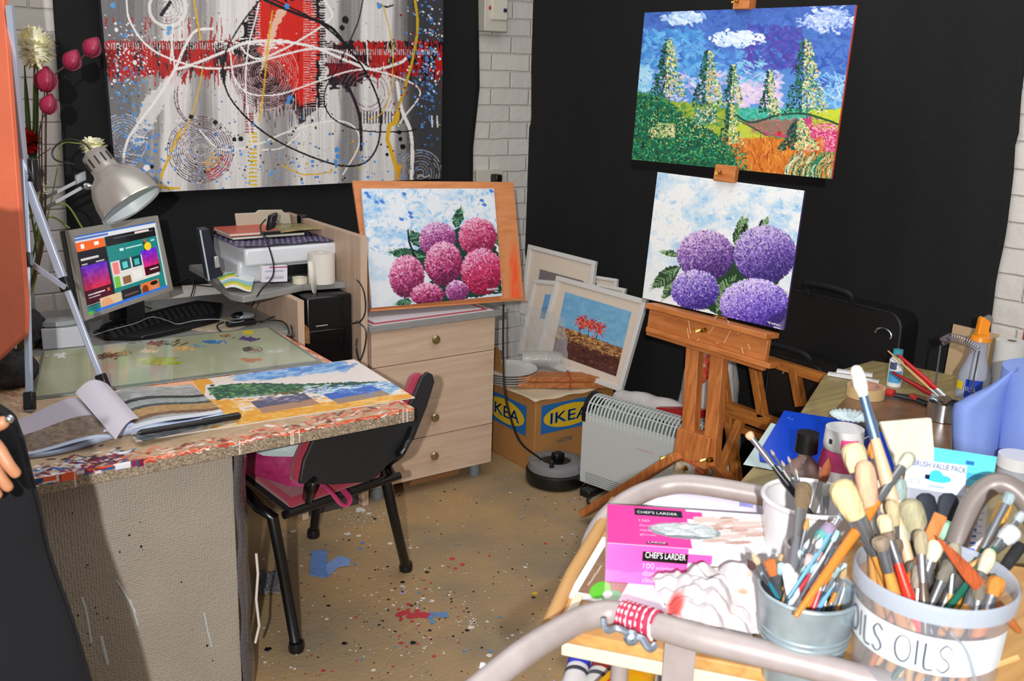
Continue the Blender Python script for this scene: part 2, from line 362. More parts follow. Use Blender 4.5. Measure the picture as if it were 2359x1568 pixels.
# ---------------------------------------------------------------- black cloths on the two walls
def drape(name, label, topz, left, right, plane, bot, amp=.012, n=70, m=70, fr=14):
    """left / right edge curves as picture points on the wall plane, straightened into wall coordinates"""
    P = PY if plane[0] == 'Y' else PX; ax = 0 if plane[0] == 'Y' else 1
    L_ = sorted([(P(x, y, plane[1])[2], P(x, y, plane[1])[ax]) for x, y in left]); R_ = sorted([(P(x, y, plane[1])[2], P(x, y, plane[1])[ax]) for x, y in right])
    G = np.zeros((m, n, 3))
    for j in range(m):
        z = bot+(topz-bot)*j/(m-1); a = np.interp(z, *zip(*L_)); b = np.interp(z, *zip(*R_))
        for i in range(n):
            t = i/(n-1); h = a+(b-a)*t; off = amp*(math.sin(h*fr+z*1.3)+.6*math.sin(h*fr*2.3-z*2))*.5
            e = plane[1]-amp*1.6-off
            G[j, i] = (h, e, z) if ax == 0 else (e, h, z)
    o = MB().grid(G).build(name, mat('black_cloth', '0B0B0C', .9, 0, .25, 3, .25, 40, sheen=.0), thick=.002); return tag(o, label, 'cloth')
drape('black_cloth', 'matt black cloth pinned on the white brick behind the splattered abstract canvas', 2.55, [(112, -150), (118, 0), (135, 250), (150, 500), (160, 700)],
      [(1092, -200), (1095, 0), (1098, 200), (1092, 260), (1084, 340), (1084, 420), (1090, 500), (1100, 640)], ('Y', YA), PY(430, 655, YA)[2], fr=9)
drape('black_cloth', 'wide black cloth hanging to the floor behind the easel', 2.55, [(1226, -200), (1226, 0), (1232, 170), (1231, 280), (1205, 360), (1196, 430), (1206, 520), (1222, 620), (1240, 800), (1250, 1100)],
      [(2400, -100), (2372, 120), (2358, 220), (2352, 310), (2344, 330), (2340, 400), (2325, 520), (2318, 560), (2300, 640), (2288, 740), (2280, 900)], ('X', XB), .0, n=110)
# ---------------------------------------------------------------- canvases
def canvas(root, art, th, edge_m, nm='painted_face', m=PAINT, back_n=None):
    """shallow stretcher box behind the painted grid"""
    TL, TR, BR, BL = art.c; n = back_n if back_n is not None else nrm(np.cross(TR-TL, BL-TL))
    if n@(TL-CAM) < 0: n = -n
    art.build(nm, m, root)
    MB().prism([TL+n*.0006, TR+n*.0006, BR+n*.0006, BL+n*.0006], n*th).build('canvas_edge', edge_m, root, bevel=.0015)
# --- abstract
def abstract():
    c = [PY(x, y, YA-.066) for x, y in ((203, -300), (1016, -300), (1015, 411), (272, 447))]
    # keep it a true rectangle on the wall plane
    x0 = PY(270, 445, YA-.066)[0]; x1 = PY(1016, 420, YA-.066)[0]; zb = (PY(270, 447, YA-.066)[2]+PY(1015, 411, YA-.066)[2])/2; zt = zb+1.05; y = YA-.066
    z0 = PY(270, 447, YA-.066)[2]; z1 = PY(1015, 411, YA-.066)[2]
    a = Art([A(x0-.015, y, z0+1.03), A(x1, y, z1+1.03), A(x1, y, z1), A(x0, y, z0)], 520, 380, (214, 209, 206)); X, Y = a.X, a.Y
    g = fbm(X/34, Y/420, 1); g2 = fbm(X/60, Y/400, 4)
    C = a.C; xw = X+10*(vnoise(X/30, Y/70, 6)-.5); col_ = np.interp(xw, [228, 300, 335, 372, 380, 425, 440, 470, 500, 520, 590, 606, 650, 676, 690, 775, 790, 826, 838, 902, 912, 935, 950], [120, 125, 160, 165, 222, 222, 170, 150, 205, 222, 226, 170, 165, 205, 224, 222, 140, 150, 222, 226, 150, 120, 80])
    st = (fbm(X/3.2, Y/150, 51)-.5)*46+(fbm(X/12, Y/260, 52)-.5)*50; up = np.clip((95-Y)/20, 0, 1); base = np.clip(col_+st, 40, 230)[..., None]; C[:] = np.concatenate([base, base-4, base-6], 2)
    def shade(m, col, al): m = (np.clip(m, 0, 1)*al)[..., None]; C[:] = C*(1-m)+np.array(col)*m
    lf = np.clip((360-X+25*(fbm(X/9, Y/60, 8)-.5)*4)/90, 0, 1); shade(lf, (112, 112, 118), .8)
    shade(np.clip((X-935)/30, 0, 1), (62, 62, 66), .93)
    for xc, w_, al in ((455, 16, .35), (640, 22, .4), (800, 22, .5)):
        shade(np.exp(-((X-xc)/w_)**2)*np.clip(fbm(X/5, Y/90, xc)*1.6-.2, 0, 1), (120, 118, 122), al)
    # horizontal red band with black ragged edges
    r = 30*(fbm(X/7, Y/40, 12)-.3); n1 = fbm(X/4, Y/22, 15)
    band = (Y > 98-r*.5) & (Y < 165+r*1.8) & ((X < 560) | (X > 760)); shade(band & (n1 > .38), (20, 14, 20), .9); 
    shade(band & (Y < 190) & (fbm(X/8, Y/45, 21) > .47) & (fbm(X/30, Y/60, 77) > .36), (196, 32, 26), .95)
    shade(((X < 425) & (Y > 95) & (Y < 150+70*fbm(X/14, X*0, 3)) & (fbm(X/6, Y/60, 31) > .5)), (190, 30, 30), .9)
    shade((X < 560) & (Y > 40) & (Y < 100) & (fbm(X/5, Y/50, 36) > .64), (170, 34, 30), .8)
    a.poly([(590, -10), (740, -10), (748, 60), (742, 170), (738, 250), (690, 280), (672, 240), (640, 215), (580, 190), (552, 120), (560, 60)], (14, 10, 16), 1, 14, 9)
    a.poly([(600, 0), (715, 0), (738, 60), (732, 150), (724, 235), (690, 245), (668, 205), (640, 190), (610, 150), (590, 90), (592, 40)], (214, 32, 20), 1, 8, 7)
    a.poly([(748, 95), (800, 100), (850, 130), (850, 175), (800, 205), (755, 200)], (24, 12, 20), .9, 10, 6); a.poly([(750, 130), (790, 130), (850, 165), (822, 170), (760, 175)], (120, 20, 32), .9, 6, 5)
    for k in range(30): x = rs.uniform(590, 740); yy = rs.uniform(-10, 240); a.line([(x, yy), (x+rs.uniform(-12, 12), yy+rs.uniform(15, 40))], rs.uniform(1, 3), pick([(240, 80, 60), (160, 14, 14), (30, 10, 14)]), .7)
    a.poly([(585, 130), (650, 150), (690, 240), (640, 250), (560, 210), (545, 160)], (60, 30, 36), .5, 12, 5)
    for k in range(70): x = rs.uniform(560, 760); yy = rs.uniform(215, 262); a.line([(x, yy), (x+rs.uniform(-2, 2), yy+rs.uniform(12, 42))], rs.uniform(1, 2.4), pick([(20, 14, 20), (120, 20, 28), (70, 60, 66), (226, 220, 222)]), .8, False)
    for k in range(150): x = rs.choice([rs.uniform(240, 560), rs.uniform(770, 1000)]); yy = rs.uniform(90, 165); a.line([(x, yy), (x+rs.uniform(-2, 2), yy+rs.uniform(10, 50))], rs.uniform(1, 3), pick([(20, 14, 22), (176, 26, 30), (120, 20, 30), (210, 40, 30)]), .85, False)
    def ladder(x, y0, y1, w_, st, col, th=2.2, al=.9):
        yy = y0
        while yy < y1: a.line([(x-w_/2, yy), (x+w_/2, yy+rs.uniform(-.8, .8))], th, col, al, False); yy += st
    ladder(578, -10, 95, 12, 7, (232, 200, 205)); ladder(594, -10, 95, 10, 6, (235, 210, 210)); ladder(706, -10, 250, 13, 5.5, (236, 170, 165)); ladder(722, -10, 250, 12, 6, (236, 200, 200)); ladder(743, 0, 250, 11, 6, (30, 24, 30)); ladder(743, 3, 250, 11, 6, (235, 225, 225), 2)
    ladder(756, 80, 120, 22, 4.5, (225, 215, 218), 1.8)
    def comb(x0, x1, yc, h, st, col, th=1.8, al=.85):
        x = x0
        while x < x1: a.line([(x, yc-h/2), (x+rs.uniform(-1, 1), yc+h/2)], th, col, al, False); x += st
    comb(236, 560, 106, 14, 5.5, (226, 220, 220)); comb(239, 560, 106, 12, 7, (60, 40, 46), 1.5); comb(745, 800, 130, 30, 4.5, (226, 220, 222)); comb(800, 1000, 120, 12, 5, (222, 212, 214)); comb(832, 935, 270, 26, 7, (40, 36, 44), 3, .8); comb(620, 740, 268, 34, 4.5, (150, 146, 152), 2, .6); comb(700, 760, 262, 26, 6, (244, 240, 240), 2, .7)
    for cx, cy, rr, col in ((610, 172, range(12, 78, 5), (226, 176, 176)), (462, 345, range(8, 76, 5), (206, 198, 202)), (283, 322, range(14, 62, 6), (196, 204, 224)), (386, 18, range(14, 50, 7), (120, 116, 124)), (847, 215, range(30, 75, 9), (150, 120, 128)), (968, 398, range(8, 54, 6), (170, 168, 172))):
        for r_ in rr: a.ring(cx, cy, r_, 2.5, jit(col, 14), rs.uniform(.4, .85), r_*1.05, rag=3)
    for r_ in range(14, 76, 5): a.ring(612, 172, r_+2, 1.8, (44, 26, 36), .7, rag=3, a0=60, a1=230); a.ring(462, 345, r_+2, 2, (62, 36, 54) if r_ > 30 else (120, 110, 118), .75, rag=2)
    for r_ in range(30, 74, 6): a.ring(462, 345, r_, 3.4, (222, 160, 40) if r_ < 52 else (196, 40, 66), .85, a0=10, a1=75, rag=3)
    for d_ in range(0, 4): a.ring(486, 220, 78+d_*3, 2.4, ((120, 60, 80), (224, 220, 222), (90, 40, 60), (200, 196, 200))[d_], .85, 82, 95, 235)
    a.ring(386, 18, 42, 7, (236, 232, 230), .9); a.line([(372, 34), (392, 6)], 9, (28, 10, 26)); a.line([(870, 8), (890, 16), (905, 12)], 4, (40, 40, 46))
    a.poly([(405, 160), (330, 230), (300, 330), (320, 340), (345, 300), (380, 240), (420, 190)], (226, 222, 220), .85, 4, 5)
    for k in range(26): t = k/26; x = 345-t*48; yy = 285+t*95; a.line([(x-14, yy), (x+14, yy+5)], 1.6, pick([(70, 80, 110), (230, 230, 235), (120, 130, 150)]), .8)
    # yellow ladder strip and drips
    a.poly([(566, 270), (596, 270), (600, 430), (570, 430)], (230, 226, 224), .6); ladder(583, 308, 432, 16, 9, (226, 184, 30), 4.5); ladder(575, 262, 305, 18, 6, (150, 60, 60), 3)
    wh = (243, 238, 236)
    for p, w_ in (([(290, -10), (300, 50), (345, 110), (420, 145), (500, 158), (600, 140), (720, 112), (800, 125), (850, 160)], 4.5), ([(490, 66), (450, 72), (425, 110), (403, 160), (360, 230), (315, 290), (292, 330), (284, 380), (296, 398)], 6), ([(403, 160), (440, 150), (520, 118), (570, 98), (640, 95), (720, 108), (800, 140), (860, 160), (920, 145), (935, 135)], 6.5),
                   ([(403, 160), (396, 100), (398, 60)], 3.5), ([(530, 118), (540, 180), (575, 215), (640, 218), (720, 192), (800, 165), (860, 158)], 3.6), ([(600, -10), (590, 40), (572, 110), (566, 200), (576, 300), (580, 330)], 3.4), ([(740, -10), (760, 20), (764, 40), (735, 65), (660, 110), (600, 135), (570, 125), (556, 108)], 4.5),
                   ([(460, 300), (500, 340), (545, 344), (600, 330)], 3.4), ([(602, 330), (660, 305), (740, 282), (790, 280), (822, 300), (825, 340), (790, 402)], 3.6), ([(850, 160), (900, 172), (955, 195), (968, 215), (955, 240), (930, 270), (918, 290)], 3.6), ([(842, 60), (848, 150)], 3), ([(915, 190), (925, 250), (945, 300), (950, 350), (948, 412)], 8), ([(602, 346), (650, 340), (690, 310)], 3)):
        a.line(p, w_, wh, .96)
    a.poly([(640, 20), (668, 18), (640, 60), (625, 110), (605, 160), (600, 170), (603, 130), (620, 70)], (240, 226, 200), .8, 3, 4)
    for k in range(40): a.dabs(1, lambda: (600+rs.normal(0, 45), 98+rs.normal(0, 6)), lambda x, y: (244, 240, 238), (4, 14), (.8, 1.6), 0)
    bk = (18, 14, 20)
    a.line([(600, 0), (560, 50), (522, 115), (514, 170), (530, 225), (580, 282), (640, 325), (720, 362), (790, 382), (840, 375), (868, 340), (877, 290), (874, 240), (850, 180), (810, 120), (740, 55), (640, 4), (600, -8)], 4, bk)
    a.line([(610, 0), (680, 30), (760, 62), (800, 110)], 7, bk); a.line([(836, 0), (825, 50), (798, 112), (775, 160), (752, 200), (748, 240), (770, 275), (830, 300), (920, 304), (960, 298)], 3, bk); a.line([(800, 195), (820, 240), (830, 280), (832, 345)], 7, (34, 24, 32), .8)
    ye = (226, 178, 32)
    a.line([(445, -10), (455, 50), (462, 92)], 4, ye); a.line([(466, 160), (460, 200), (440, 270), (415, 320)], 3, ye); a.line([(415, 300), (395, 350), (372, 405), (370, 428), (384, 433), (412, 434)], 6, ye); a.line([(955, -10), (962, 60), (950, 140), (930, 210), (905, 285)], 6, (206, 170, 40)); a.line([(917, 262), (912, 283), (898, 288), (892, 320), (905, 360), (914, 392)], 9, ye, 1, False); a.line([(921, 382), (914, 412)], 8, (232, 160, 24))
    a.line([(882, 10), (900, 80), (905, 140), (900, 210), (880, 260), (850, 275)], 2.4, ye); a.line([(650, 380), (700, 402), (765, 396)], 3, ye); a.line([(628, 25), (618, 100), (606, 220), (596, 280)], 4, ye, .85)
    for n_, cx, cy, sx, sy, col, r_ in ((130, 300, 225, 26, 70, (82, 150, 214), (1, 3.4)), (150, 290, 130, 40, 40, (238, 238, 240), (.8, 2.6)), (90, 330, 370, 22, 45, (76, 140, 210), (1, 4)), (140, 985, 120, 24, 60, (76, 140, 214), (1, 3.4)), (90, 990, 120, 22, 60, (236, 236, 238), (.8, 2.8)), (70, 980, 250, 20, 60, (76, 120, 190), (.8, 3)), (150, 620, 380, 190, 32, (86, 150, 220), (1, 3.6)), (120, 640, 360, 180, 40, (24, 20, 28), (.7, 2.6)), (50, 650, 370, 150, 40, (222, 180, 40), (.8, 2.4)), (140, 540, 180, 200, 100, (30, 24, 30), (.6, 1.8)), (60, 470, 100, 160, 80, (240, 238, 238), (.6, 2)), (50, 960, 150, 30, 60, (150, 24, 40), (1, 3)), (60, 480, 340, 90, 50, (90, 120, 200), (.8, 2.4))):
        for _ in range(n_): a.ell(cx+rs.normal(0, sx), cy+rs.normal(0, sy), *(rs.uniform(*r_),)*2, jit(col, 14))
    for x, y, r_, c_ in ((288, 82, 4.5, (82, 150, 220)), (305, 72, 3.5, (82, 150, 220)), (260, 13, 6, (90, 160, 224)), (496, 282, 5, bk), (440, 269, 5.5, bk), (540, 321, 5, bk), (555, 320, 6, bk), (350, 384, 5, bk), (338, 386, 7, wh), (311, 144, 5, wh), (264, 186, 4, wh), (268, 69, 4.5, wh), (796, 46, 8, bk), (788, 64, 6, bk), (920, 305, 5, bk), (923, 320, 5, bk), (928, 338, 6, bk), (892, 356, 4, bk), (667, 226, 6, (76, 140, 214)), (664, 235, 5, (76, 140, 214)), (776, 345, 6, (76, 150, 220)), (778, 360, 6, (76, 150, 220)), (774, 372, 5, (90, 150, 220)), (874, 14, 6, (80, 150, 220)), (661, 14, 6, (76, 140, 214)), (390, 66, 6, (90, 170, 230)), (388, 76, 5, (90, 170, 230))):
        a.ell(x, y, r_, r_*1.05, c_, rag=.3)
    a.line([(995, 268), (996, 292)], 4, (220, 220, 222)); a.line([(1007, 268), (1008, 292)], 4, (220, 220, 222)); a.line([(962, 408), (970, 402), (978, 408), (990, 404)], 1.5, (220, 220, 220))
    a.noise(7, 2.5, 2.5, 40)
    r = thing('abstract_canvas', 'large abstract canvas of red, black and white drips with looping lines on black cloth', 'painting', (x0, y, z0))
    canvas(r, a, .04, mat('canvas_grey', '3A3840', .7), back_n=A(0, 1, 0))
abstract()
# --- wall boxes
r = thing('fuse_box', 'cream electrical switch box high on the white brick pillar', 'switch box', PY(1120, 70, YA))
a0 = PY(1096, 72, YA)[0]; a1 = PY(1148, 72, YA)[0]; z0 = PY(1120, 73, YA)[2]; crm = mat('cream_plastic', 'C9C3B6', .4)
MB().box(a0, a1, YA-.07, YA-.001, z0, z0+.17).build('housing', crm, r, bevel=.004)
MB().box(a0+.03, a1-.008, YA-.082, YA-.069, z0+.05, z0+.14).build('cover', mat('cream_light', 'D6D0C2', .35), r, bevel=.003)
MB().lathe((a0+.028, YA-.07, z0+.1), [(.009, 0), (.009, .004), (.006, .006)], 16, (0, -1, 0)).build('push_button', mat('red_plastic', 'A8392C', .4), r)
MB().box(a1-.032, a1-.018, YA-.09, YA-.081, z0+.085, z0+.1).build('toggle', mat('navy_plastic', '22264A', .4), r)
MB().tube([(a0+.04, YA-.03, z0+.17), (a0+.04, YA-.03, 2.55)], .011).build('conduit', crm, r)
r = thing('wall_socket', 'cream socket plate with a black plug above the wooden drawing board', 'socket', PY(1120, 400, YA))
a0 = PY(1091, 410, YA)[0]; a1 = PY(1150, 410, YA)[0]; z0 = PY(1120, 440, YA)[2]; z1 = PY(1120, 390, YA)[2]
MB().box(a0, a1, YA-.03, YA-.001, z0, z1).build('faceplate', crm, r, bevel=.003)
MB().box(a0+.075, a0+.11, YA-.08, YA-.029, z0+.035, z0+.085).build('plug', BLACK, r, bevel=.006)
# ================================================================ studio easel with two paintings
ehd = AA+math.radians(43.9)-math.pi; EX = A(math.cos(ehd), math.sin(ehd), 0)          # along the tray, towards the near right
EN = nrm(np.cross(EX, UP)); EN = -EN if EN@(-Fh) < 0 else EN                              # horizontal, faces the room
TIL = math.radians(7); EU = nrm(UP*math.cos(TIL)-EN*math.sin(TIL)); ENT = nrm(np.cross(EX, EU)); ENT = -ENT if ENT@EN < 0 else ENT
EP = PX(1640, 720, 2.36)                                                                   # a point of the picture plane
def pom(a, cx, cy, rx, ry, cols, n=None, dirr=None):
    lt, md, dk = [np.array(c, float) for c in cols]; n = n or int(rx*ry*.9)
    a.ell(cx, cy, rx*.96, ry*.96, dk*.9, rag=.12)
    for _ in range(n):
        t = rs.uniform(0, 6.283); q = math.sqrt(rs.rand()); x = cx+rx*q*math.cos(t); y = cy+ry*q*math.sin(t)
        b = -1.0*(y-cy)/ry-.35*(x-cx)/rx-.02+rs.normal(0, .42)
        c = md+(lt-md)*min(b, 1) if b > 0 else md+(dk-md)*min(-b, 1)
        an = math.atan2(y-cy, x-cx)+(1.57 if q < .6 else 0)+rs.normal(0, .7)
        a.ell(x, y, rs.uniform(1.6, 3.6), rs.uniform(.8, 1.5), np.clip(c+rs.uniform(-12, 12), 0, 255), an)
def leaf(a, p, q, w, col, vein, n=34):
    p = np.array(p, float); q = np.array(q, float); d = q-p; nn = nrm((-d[1], d[0])); L_ = []; R_ = []
    for i in range(9):
        t = i/8; ww = w*math.sin(math.pi*min(t*1.05, 1))**.8; L_.append(p+d*t+nn*ww); R_.append(p+d*t-nn*ww)
    a.poly(L_+R_[::-1], col, 1, 2, 4)
    for i in range(n):
        t = rs.rand(); s_ = rs.choice([-1, 1]); b = p+d*t; e = b+nn*s_*w*.9*math.sin(math.pi*t)+d*.12; a.line([b, e], 1.1, jit(vein, 18), .85, False)
def sky_soft(a, seed, cols, sx=30, sy=20):
    g = fbm(a.X/sx, a.Y/sy, seed)[..., None]; h = fbm(a.X/12, a.Y/9, seed+5)[..., None]
    c0, c1, c2 = [np.array(c, float) for c in cols]; a.C[:] = c0+(c1-c0)*np.clip((g-.42)*4, 0, 1); a.C[:] = a.C+(c2-a.C)*np.clip((h-.62)*4, 0, 1)*np.clip((g-.4)*5, 0, 1)
def purple_painting():
    n = ENT; p0 = EP+ENT*.012
    c = [PL(x, y, p0, n) for x, y in ((1515, 396), (1853, 439), (1805, 760), (1480, 686))]
    a = Art(c, 240, 225); sky_soft(a, 3, ((232, 234, 234), (176, 208, 232), (120, 176, 228)), 46, 34)
    f = np.clip((a.Y-560)/120, 0, 1)[..., None]; a.C[:] = a.C*(1-f)+np.array((226, 230, 232))*f
    for k in range(420): x, y = rs.uniform(1485, 1850), rs.uniform(398, 560); a.ell(x, y, rs.uniform(3, 9), rs.uniform(1, 3), pick([(240, 240, 238), (200, 224, 240), (236, 232, 224), (170, 206, 236)], 6), rs.uniform(0, 3.1), .5)
    gd = (36, 66, 40); gl = (150, 186, 130)
    a.poly([(1600, 620), (1700, 560), (1790, 600), (1800, 640), (1700, 740), (1640, 720), (1580, 680)], (28, 60, 34), 1, 4, 6)
    for p, q, w_ in (((1565, 588), (1522, 580), 8), ((1568, 612), (1500, 665), 18), ((1560, 640), (1525, 690), 12), ((1690, 565), (1722, 500), 14), ((1745, 545), (1770, 500), 9), ((1700, 540), (1712, 496), 8), ((1640, 700), (1690, 640), 18), ((1650, 720), (1665, 680), 10), ((1800, 690), (1812, 672), 8)): leaf(a, p, q, w_, gd, gl, 40)
    a.line([(1736, 548), (1755, 508)], 5, (20, 34, 22)); a.line([(1706, 556), (1716, 520)], 6, (14, 26, 18))
    P1 = ((218, 190, 226), (126, 84, 168), (52, 28, 92)); P2 = ((214, 200, 240), (112, 84, 190), (44, 28, 110))
    pom(a, 1625, 588, 65, 58, P1); pom(a, 1762, 585, 72, 66, ((206, 190, 226), (116, 88, 178), (44, 28, 96))); pom(a, 1601, 668, 55, 46, P2); pom(a, 1738, 702, 80, 60, ((222, 208, 246), (128, 98, 206), (50, 34, 130)), 4600)
    a.poly([(1775, 730), (1815, 706), (1812, 765), (1760, 752)], (46, 30, 96), .75, 6)
    for k in range(9): a.line([(1768+k*3.5, 740+k*1), (1770+k*3.5+rs.uniform(-1, 2), 744+k)], 1.3, (228, 224, 236), 1, False); a.line([(1782+k*2, 752+k*.5), (1783+k*2, 755+k*.5)], 1.1, (220, 216, 232), 1, False)
    a.noise(7, 2, 2, 8)
    r = thing('flower_painting', 'square canvas of violet pompom flowers standing on the tray of the wooden easel', 'painting', c[3])
    canvas(r, a, .009, mat('canvas_violet', '3A2A5A', .7), back_n=-ENT)
purple_painting()
def landscape():
    n = ENT; p0 = EP+ENT*.012
    c = [PL(x, y, p0, n) for x, y in ((1485, 29), (1972, 11), (1914, 412), (1455, 367))]
    a = Art(c, 330, 270); X, Y = a.X, a.Y
    t = np.clip(Y/300, 0, 1)[..., None]; a.C[:] = np.array((58, 92, 176))*(1-t)+np.array((96, 160, 216))*t
    def reg(n_, x0, x1, y0, y1, cols, l=(6, 15), w=(2, 5), al=.75):
        for _ in range(n_): x, y = rs.uniform(x0, x1), rs.uniform(y0, y1); a.ell(x, y, rs.uniform(*l), rs.uniform(*w), pick(cols, 10), rs.uniform(-1, 1.4), al, rag=.3)
    reg(420, 1480, 1975, 10, 140, [(52, 84, 168), (66, 104, 190), (78, 120, 204), (60, 96, 180)]); reg(300, 1480, 1620, 70, 200, [(74, 150, 214), (96, 170, 224), (60, 130, 204), (110, 180, 230)])
    reg(240, 1620, 1760, 120, 210, [(84, 150, 214), (70, 120, 200), (120, 180, 226)]); reg(220, 1720, 1850, 60, 160, [(70, 64, 160), (86, 70, 168), (58, 76, 172)]); reg(160, 1850, 1975, 100, 200, [(50, 86, 176), (70, 110, 196)])
    reg(220, 1470, 1800, 165, 235, [(196, 180, 226), (214, 196, 228), (178, 170, 224), (206, 216, 240)], (5, 12), (2, 4)); reg(130, 1700, 1800, 190, 245, [(226, 206, 222), (206, 186, 226)]); reg(150, 1860, 1950, 170, 250, [(140, 196, 234), (200, 220, 240), (90, 160, 220)], (4, 12), (1, 3)); reg(60, 1470, 1500, 150, 215, [(170, 214, 234), (130, 190, 230)]); reg(40, 1700, 1760, 140, 200, [(150, 206, 230), (110, 186, 220)], (5, 12), (1, 3))
    for cx, cy, rx, ry, cc in ((1575, 40, 48, 18, [(210, 228, 244), (176, 204, 238), (150, 186, 230)]), (1695, 90, 66, 22, [(232, 240, 246), (214, 230, 244), (190, 214, 240)]), (1905, 45, 66, 34, [(160, 184, 230), (186, 204, 238), (140, 166, 222), (206, 216, 240)])):
        for _ in range(240):
            x, y = cx+rs.normal(0, rx*.45), cy+rs.normal(0, ry*.42)
            if ((x-cx)/rx)**2+((y-cy)/ry)**2 < 1.1: a.ell(x, y, rs.uniform(3, 9), rs.uniform(1.5, 4), pick(cc, 8), rs.uniform(-.8, .8), .9, rag=.4)
    a.poly([(1455, 205), (1500, 220), (1560, 235), (1640, 245), (1720, 250), (1980, 250), (1980, 420), (1440, 420)], (70, 140, 60), 1, 3)
    a.poly([(1540, 235), (1600, 236), (1660, 250), (1700, 265), (1760, 310), (1700, 320), (1600, 300)], (150, 172, 50), 1, 4); a.poly([(1690, 250), (1760, 250), (1830, 255), (1850, 262), (1740, 285), (1700, 275)], (70, 184, 160), 1, 4)
    a.poly([(1860, 255), (1945, 250), (1935, 290), (1880, 268)], (196, 206, 50), 1, 3); a.poly([(1715, 283), (1780, 268), (1860, 268), (1935, 292), (1925, 350), (1880, 345), (1840, 320), (1760, 310)], (190, 60, 110), 1, 4); a.poly([(1720, 283), (1790, 270), (1830, 275), (1810, 310), (1760, 305)], (140, 110, 96), 1, 4)
    a.poly([(1660, 318), (1700, 310), (1790, 318), (1850, 330), (1900, 350), (1900, 410), (1735, 400), (1690, 360)], (206, 120, 36), 1, 5); a.poly([(1700, 280), (1740, 300), (1770, 315), (1700, 320), (1660, 300)], (186, 196, 60), 1, 4)
    reg(300, 1540, 1700, 238, 290, [(120, 150, 40), (166, 180, 60), (96, 140, 50), (80, 150, 80)], (3, 8), (1, 3)); reg(260, 1700, 1860, 250, 275, [(60, 176, 150), (90, 196, 176), (44, 150, 126)], (3, 8), (1, 2.5)); reg(200, 1870, 1940, 262, 300, [(196, 210, 60), (170, 190, 50)], (2, 6), (1, 2))
    for _ in range(700):
        x, y = rs.uniform(1840, 1925), rs.uniform(285, 350)
        if y > 268+(x-1860)*.28: a.ell(x, y, rs.uniform(1, 4), rs.uniform(.7, 1.6), pick([(214, 60, 120), (232, 130, 170), (196, 36, 90), (240, 180, 200)], 8), rs.uniform(-1, 1))
    reg(260, 1730, 1810, 275, 308, [(150, 100, 90), (110, 120, 80), (190, 110, 110)], (1, 3), (.8, 1.6), .9)
    a.line([(1690, 262), (1730, 282), (1790, 266), (1850, 262), (1900, 275), (1935, 288)], 5, (30, 70, 50), .9); a.line([(1690, 272), (1730, 292), (1765, 312)], 4, (60, 90, 50), .9)
    for _ in range(900): x, y = rs.uniform(1680, 1900), rs.uniform(318, 412); a.ell(x, y, rs.uniform(4, 12), rs.uniform(.7, 1.5), pick([(214, 128, 36), (190, 90, 26), (232, 160, 70), (160, 66, 20), (206, 110, 30)], 10), 1.57+(x-1760)/120+rs.normal(0, .2), .8)
    def bush(n_, x0, x1, y0, y1, cols, l=(1.6, 4), w=(1, 2.2)):
        for _ in range(n_): a.ell(rs.uniform(x0, x1), rs.uniform(y0, y1), rs.uniform(*l), rs.uniform(*w), pick(cols, 12), rs.uniform(0, 3.1))
    GR = [(16, 96, 74), (26, 140, 100), (12, 60, 46), (50, 170, 120), (20, 110, 60), (90, 150, 60), (10, 40, 40)]
    a.poly([(1450, 215), (1540, 235), (1580, 270), (1640, 300), (1680, 340), (1715, 400), (1450, 375)], (18, 92, 62), 1, 6, 8)
    for _ in range(2600):
        x, y = rs.uniform(1452, 1720), rs.uniform(212, 405)
        if y > 212+(x-1460)*.62-20+rs.normal(0, 5) or x < 1545: a.ell(x, y, rs.uniform(1.6, 4), rs.uniform(1, 2), pick(GR, 12), rs.uniform(0, 3.1))
    for _ in range(500):
        x = rs.uniform(1490, 1720); y = 290+rs.normal(0, 22)+(x-1500)*.1; a.ell(x, y, 1.5, 1.2, pick([(226, 216, 150), (200, 206, 120), (230, 190, 110)], 10)) if rs.rand() < .5 else 0
    def tree(x, yt, yb, w_, n_):
        a.line([(x, yt+20), (x+2, yb+14)], 2.4, (60, 56, 60))
        for _ in range(n_):
            t = rs.rand()**.8; ww = w_*(.22+.9*t)*(1-.35*math.exp(-((t-.55)/.06)**2)); q = x+rs.uniform(-1, 1)*ww; y = yt+(yb-yt)*t+rs.normal(0, 2)
            cc = [(16, 46, 38), (24, 70, 60), (40, 110, 84)] if q < x-ww*.2 else [(206, 206, 130), (232, 226, 180), (222, 176, 90), (60, 140, 100), (150, 190, 130), (34, 90, 66)]
            a.ell(q, y, rs.uniform(1.6, 3.8), rs.uniform(1.1, 2.2), pick(cc, 14), rs.uniform(0, 3.1))
    tree(1539, 92, 222, 38, 620); tree(1632, 118, 245, 36, 560); tree(1688, 148, 235, 22, 320); tree(1772, 160, 262, 24, 340); tree(1857, 92, 258, 46, 800)
    tree(1683, 240, 330, 26, 420); tree(1840, 275, 345, 44, 620); bush(240, 1500, 1555, 285, 315, [(214, 206, 150), (150, 180, 110), (26, 90, 60)]); bush(260, 1600, 1650, 250, 285, [(206, 206, 160), (60, 140, 130), (30, 90, 80)])
    for _ in range(300):
        x = rs.uniform(1805, 1912); b = 410; a.line([(x, b), (x+rs.uniform(0, 8), b-25), (x+rs.uniform(8, 34), b-rs.uniform(30, 62))], rs.uniform(1, 2.4), pick([(20, 90, 60), (30, 130, 90), (200, 190, 120), (206, 120, 40), (16, 60, 44), (230, 226, 200)], 10), .9)
    a.ell(1795, 307, 5, 6, (206, 30, 40)); a.noise(8, 2, 2, 3)
    r = thing('landscape_painting', 'large canvas of tall blossoming trees, orange path and blue sky held high on the easel', 'painting', c[3])
    canvas(r, a, .010, mat('canvas_red_edge', 'C8452E', .6), back_n=-ENT)
landscape()
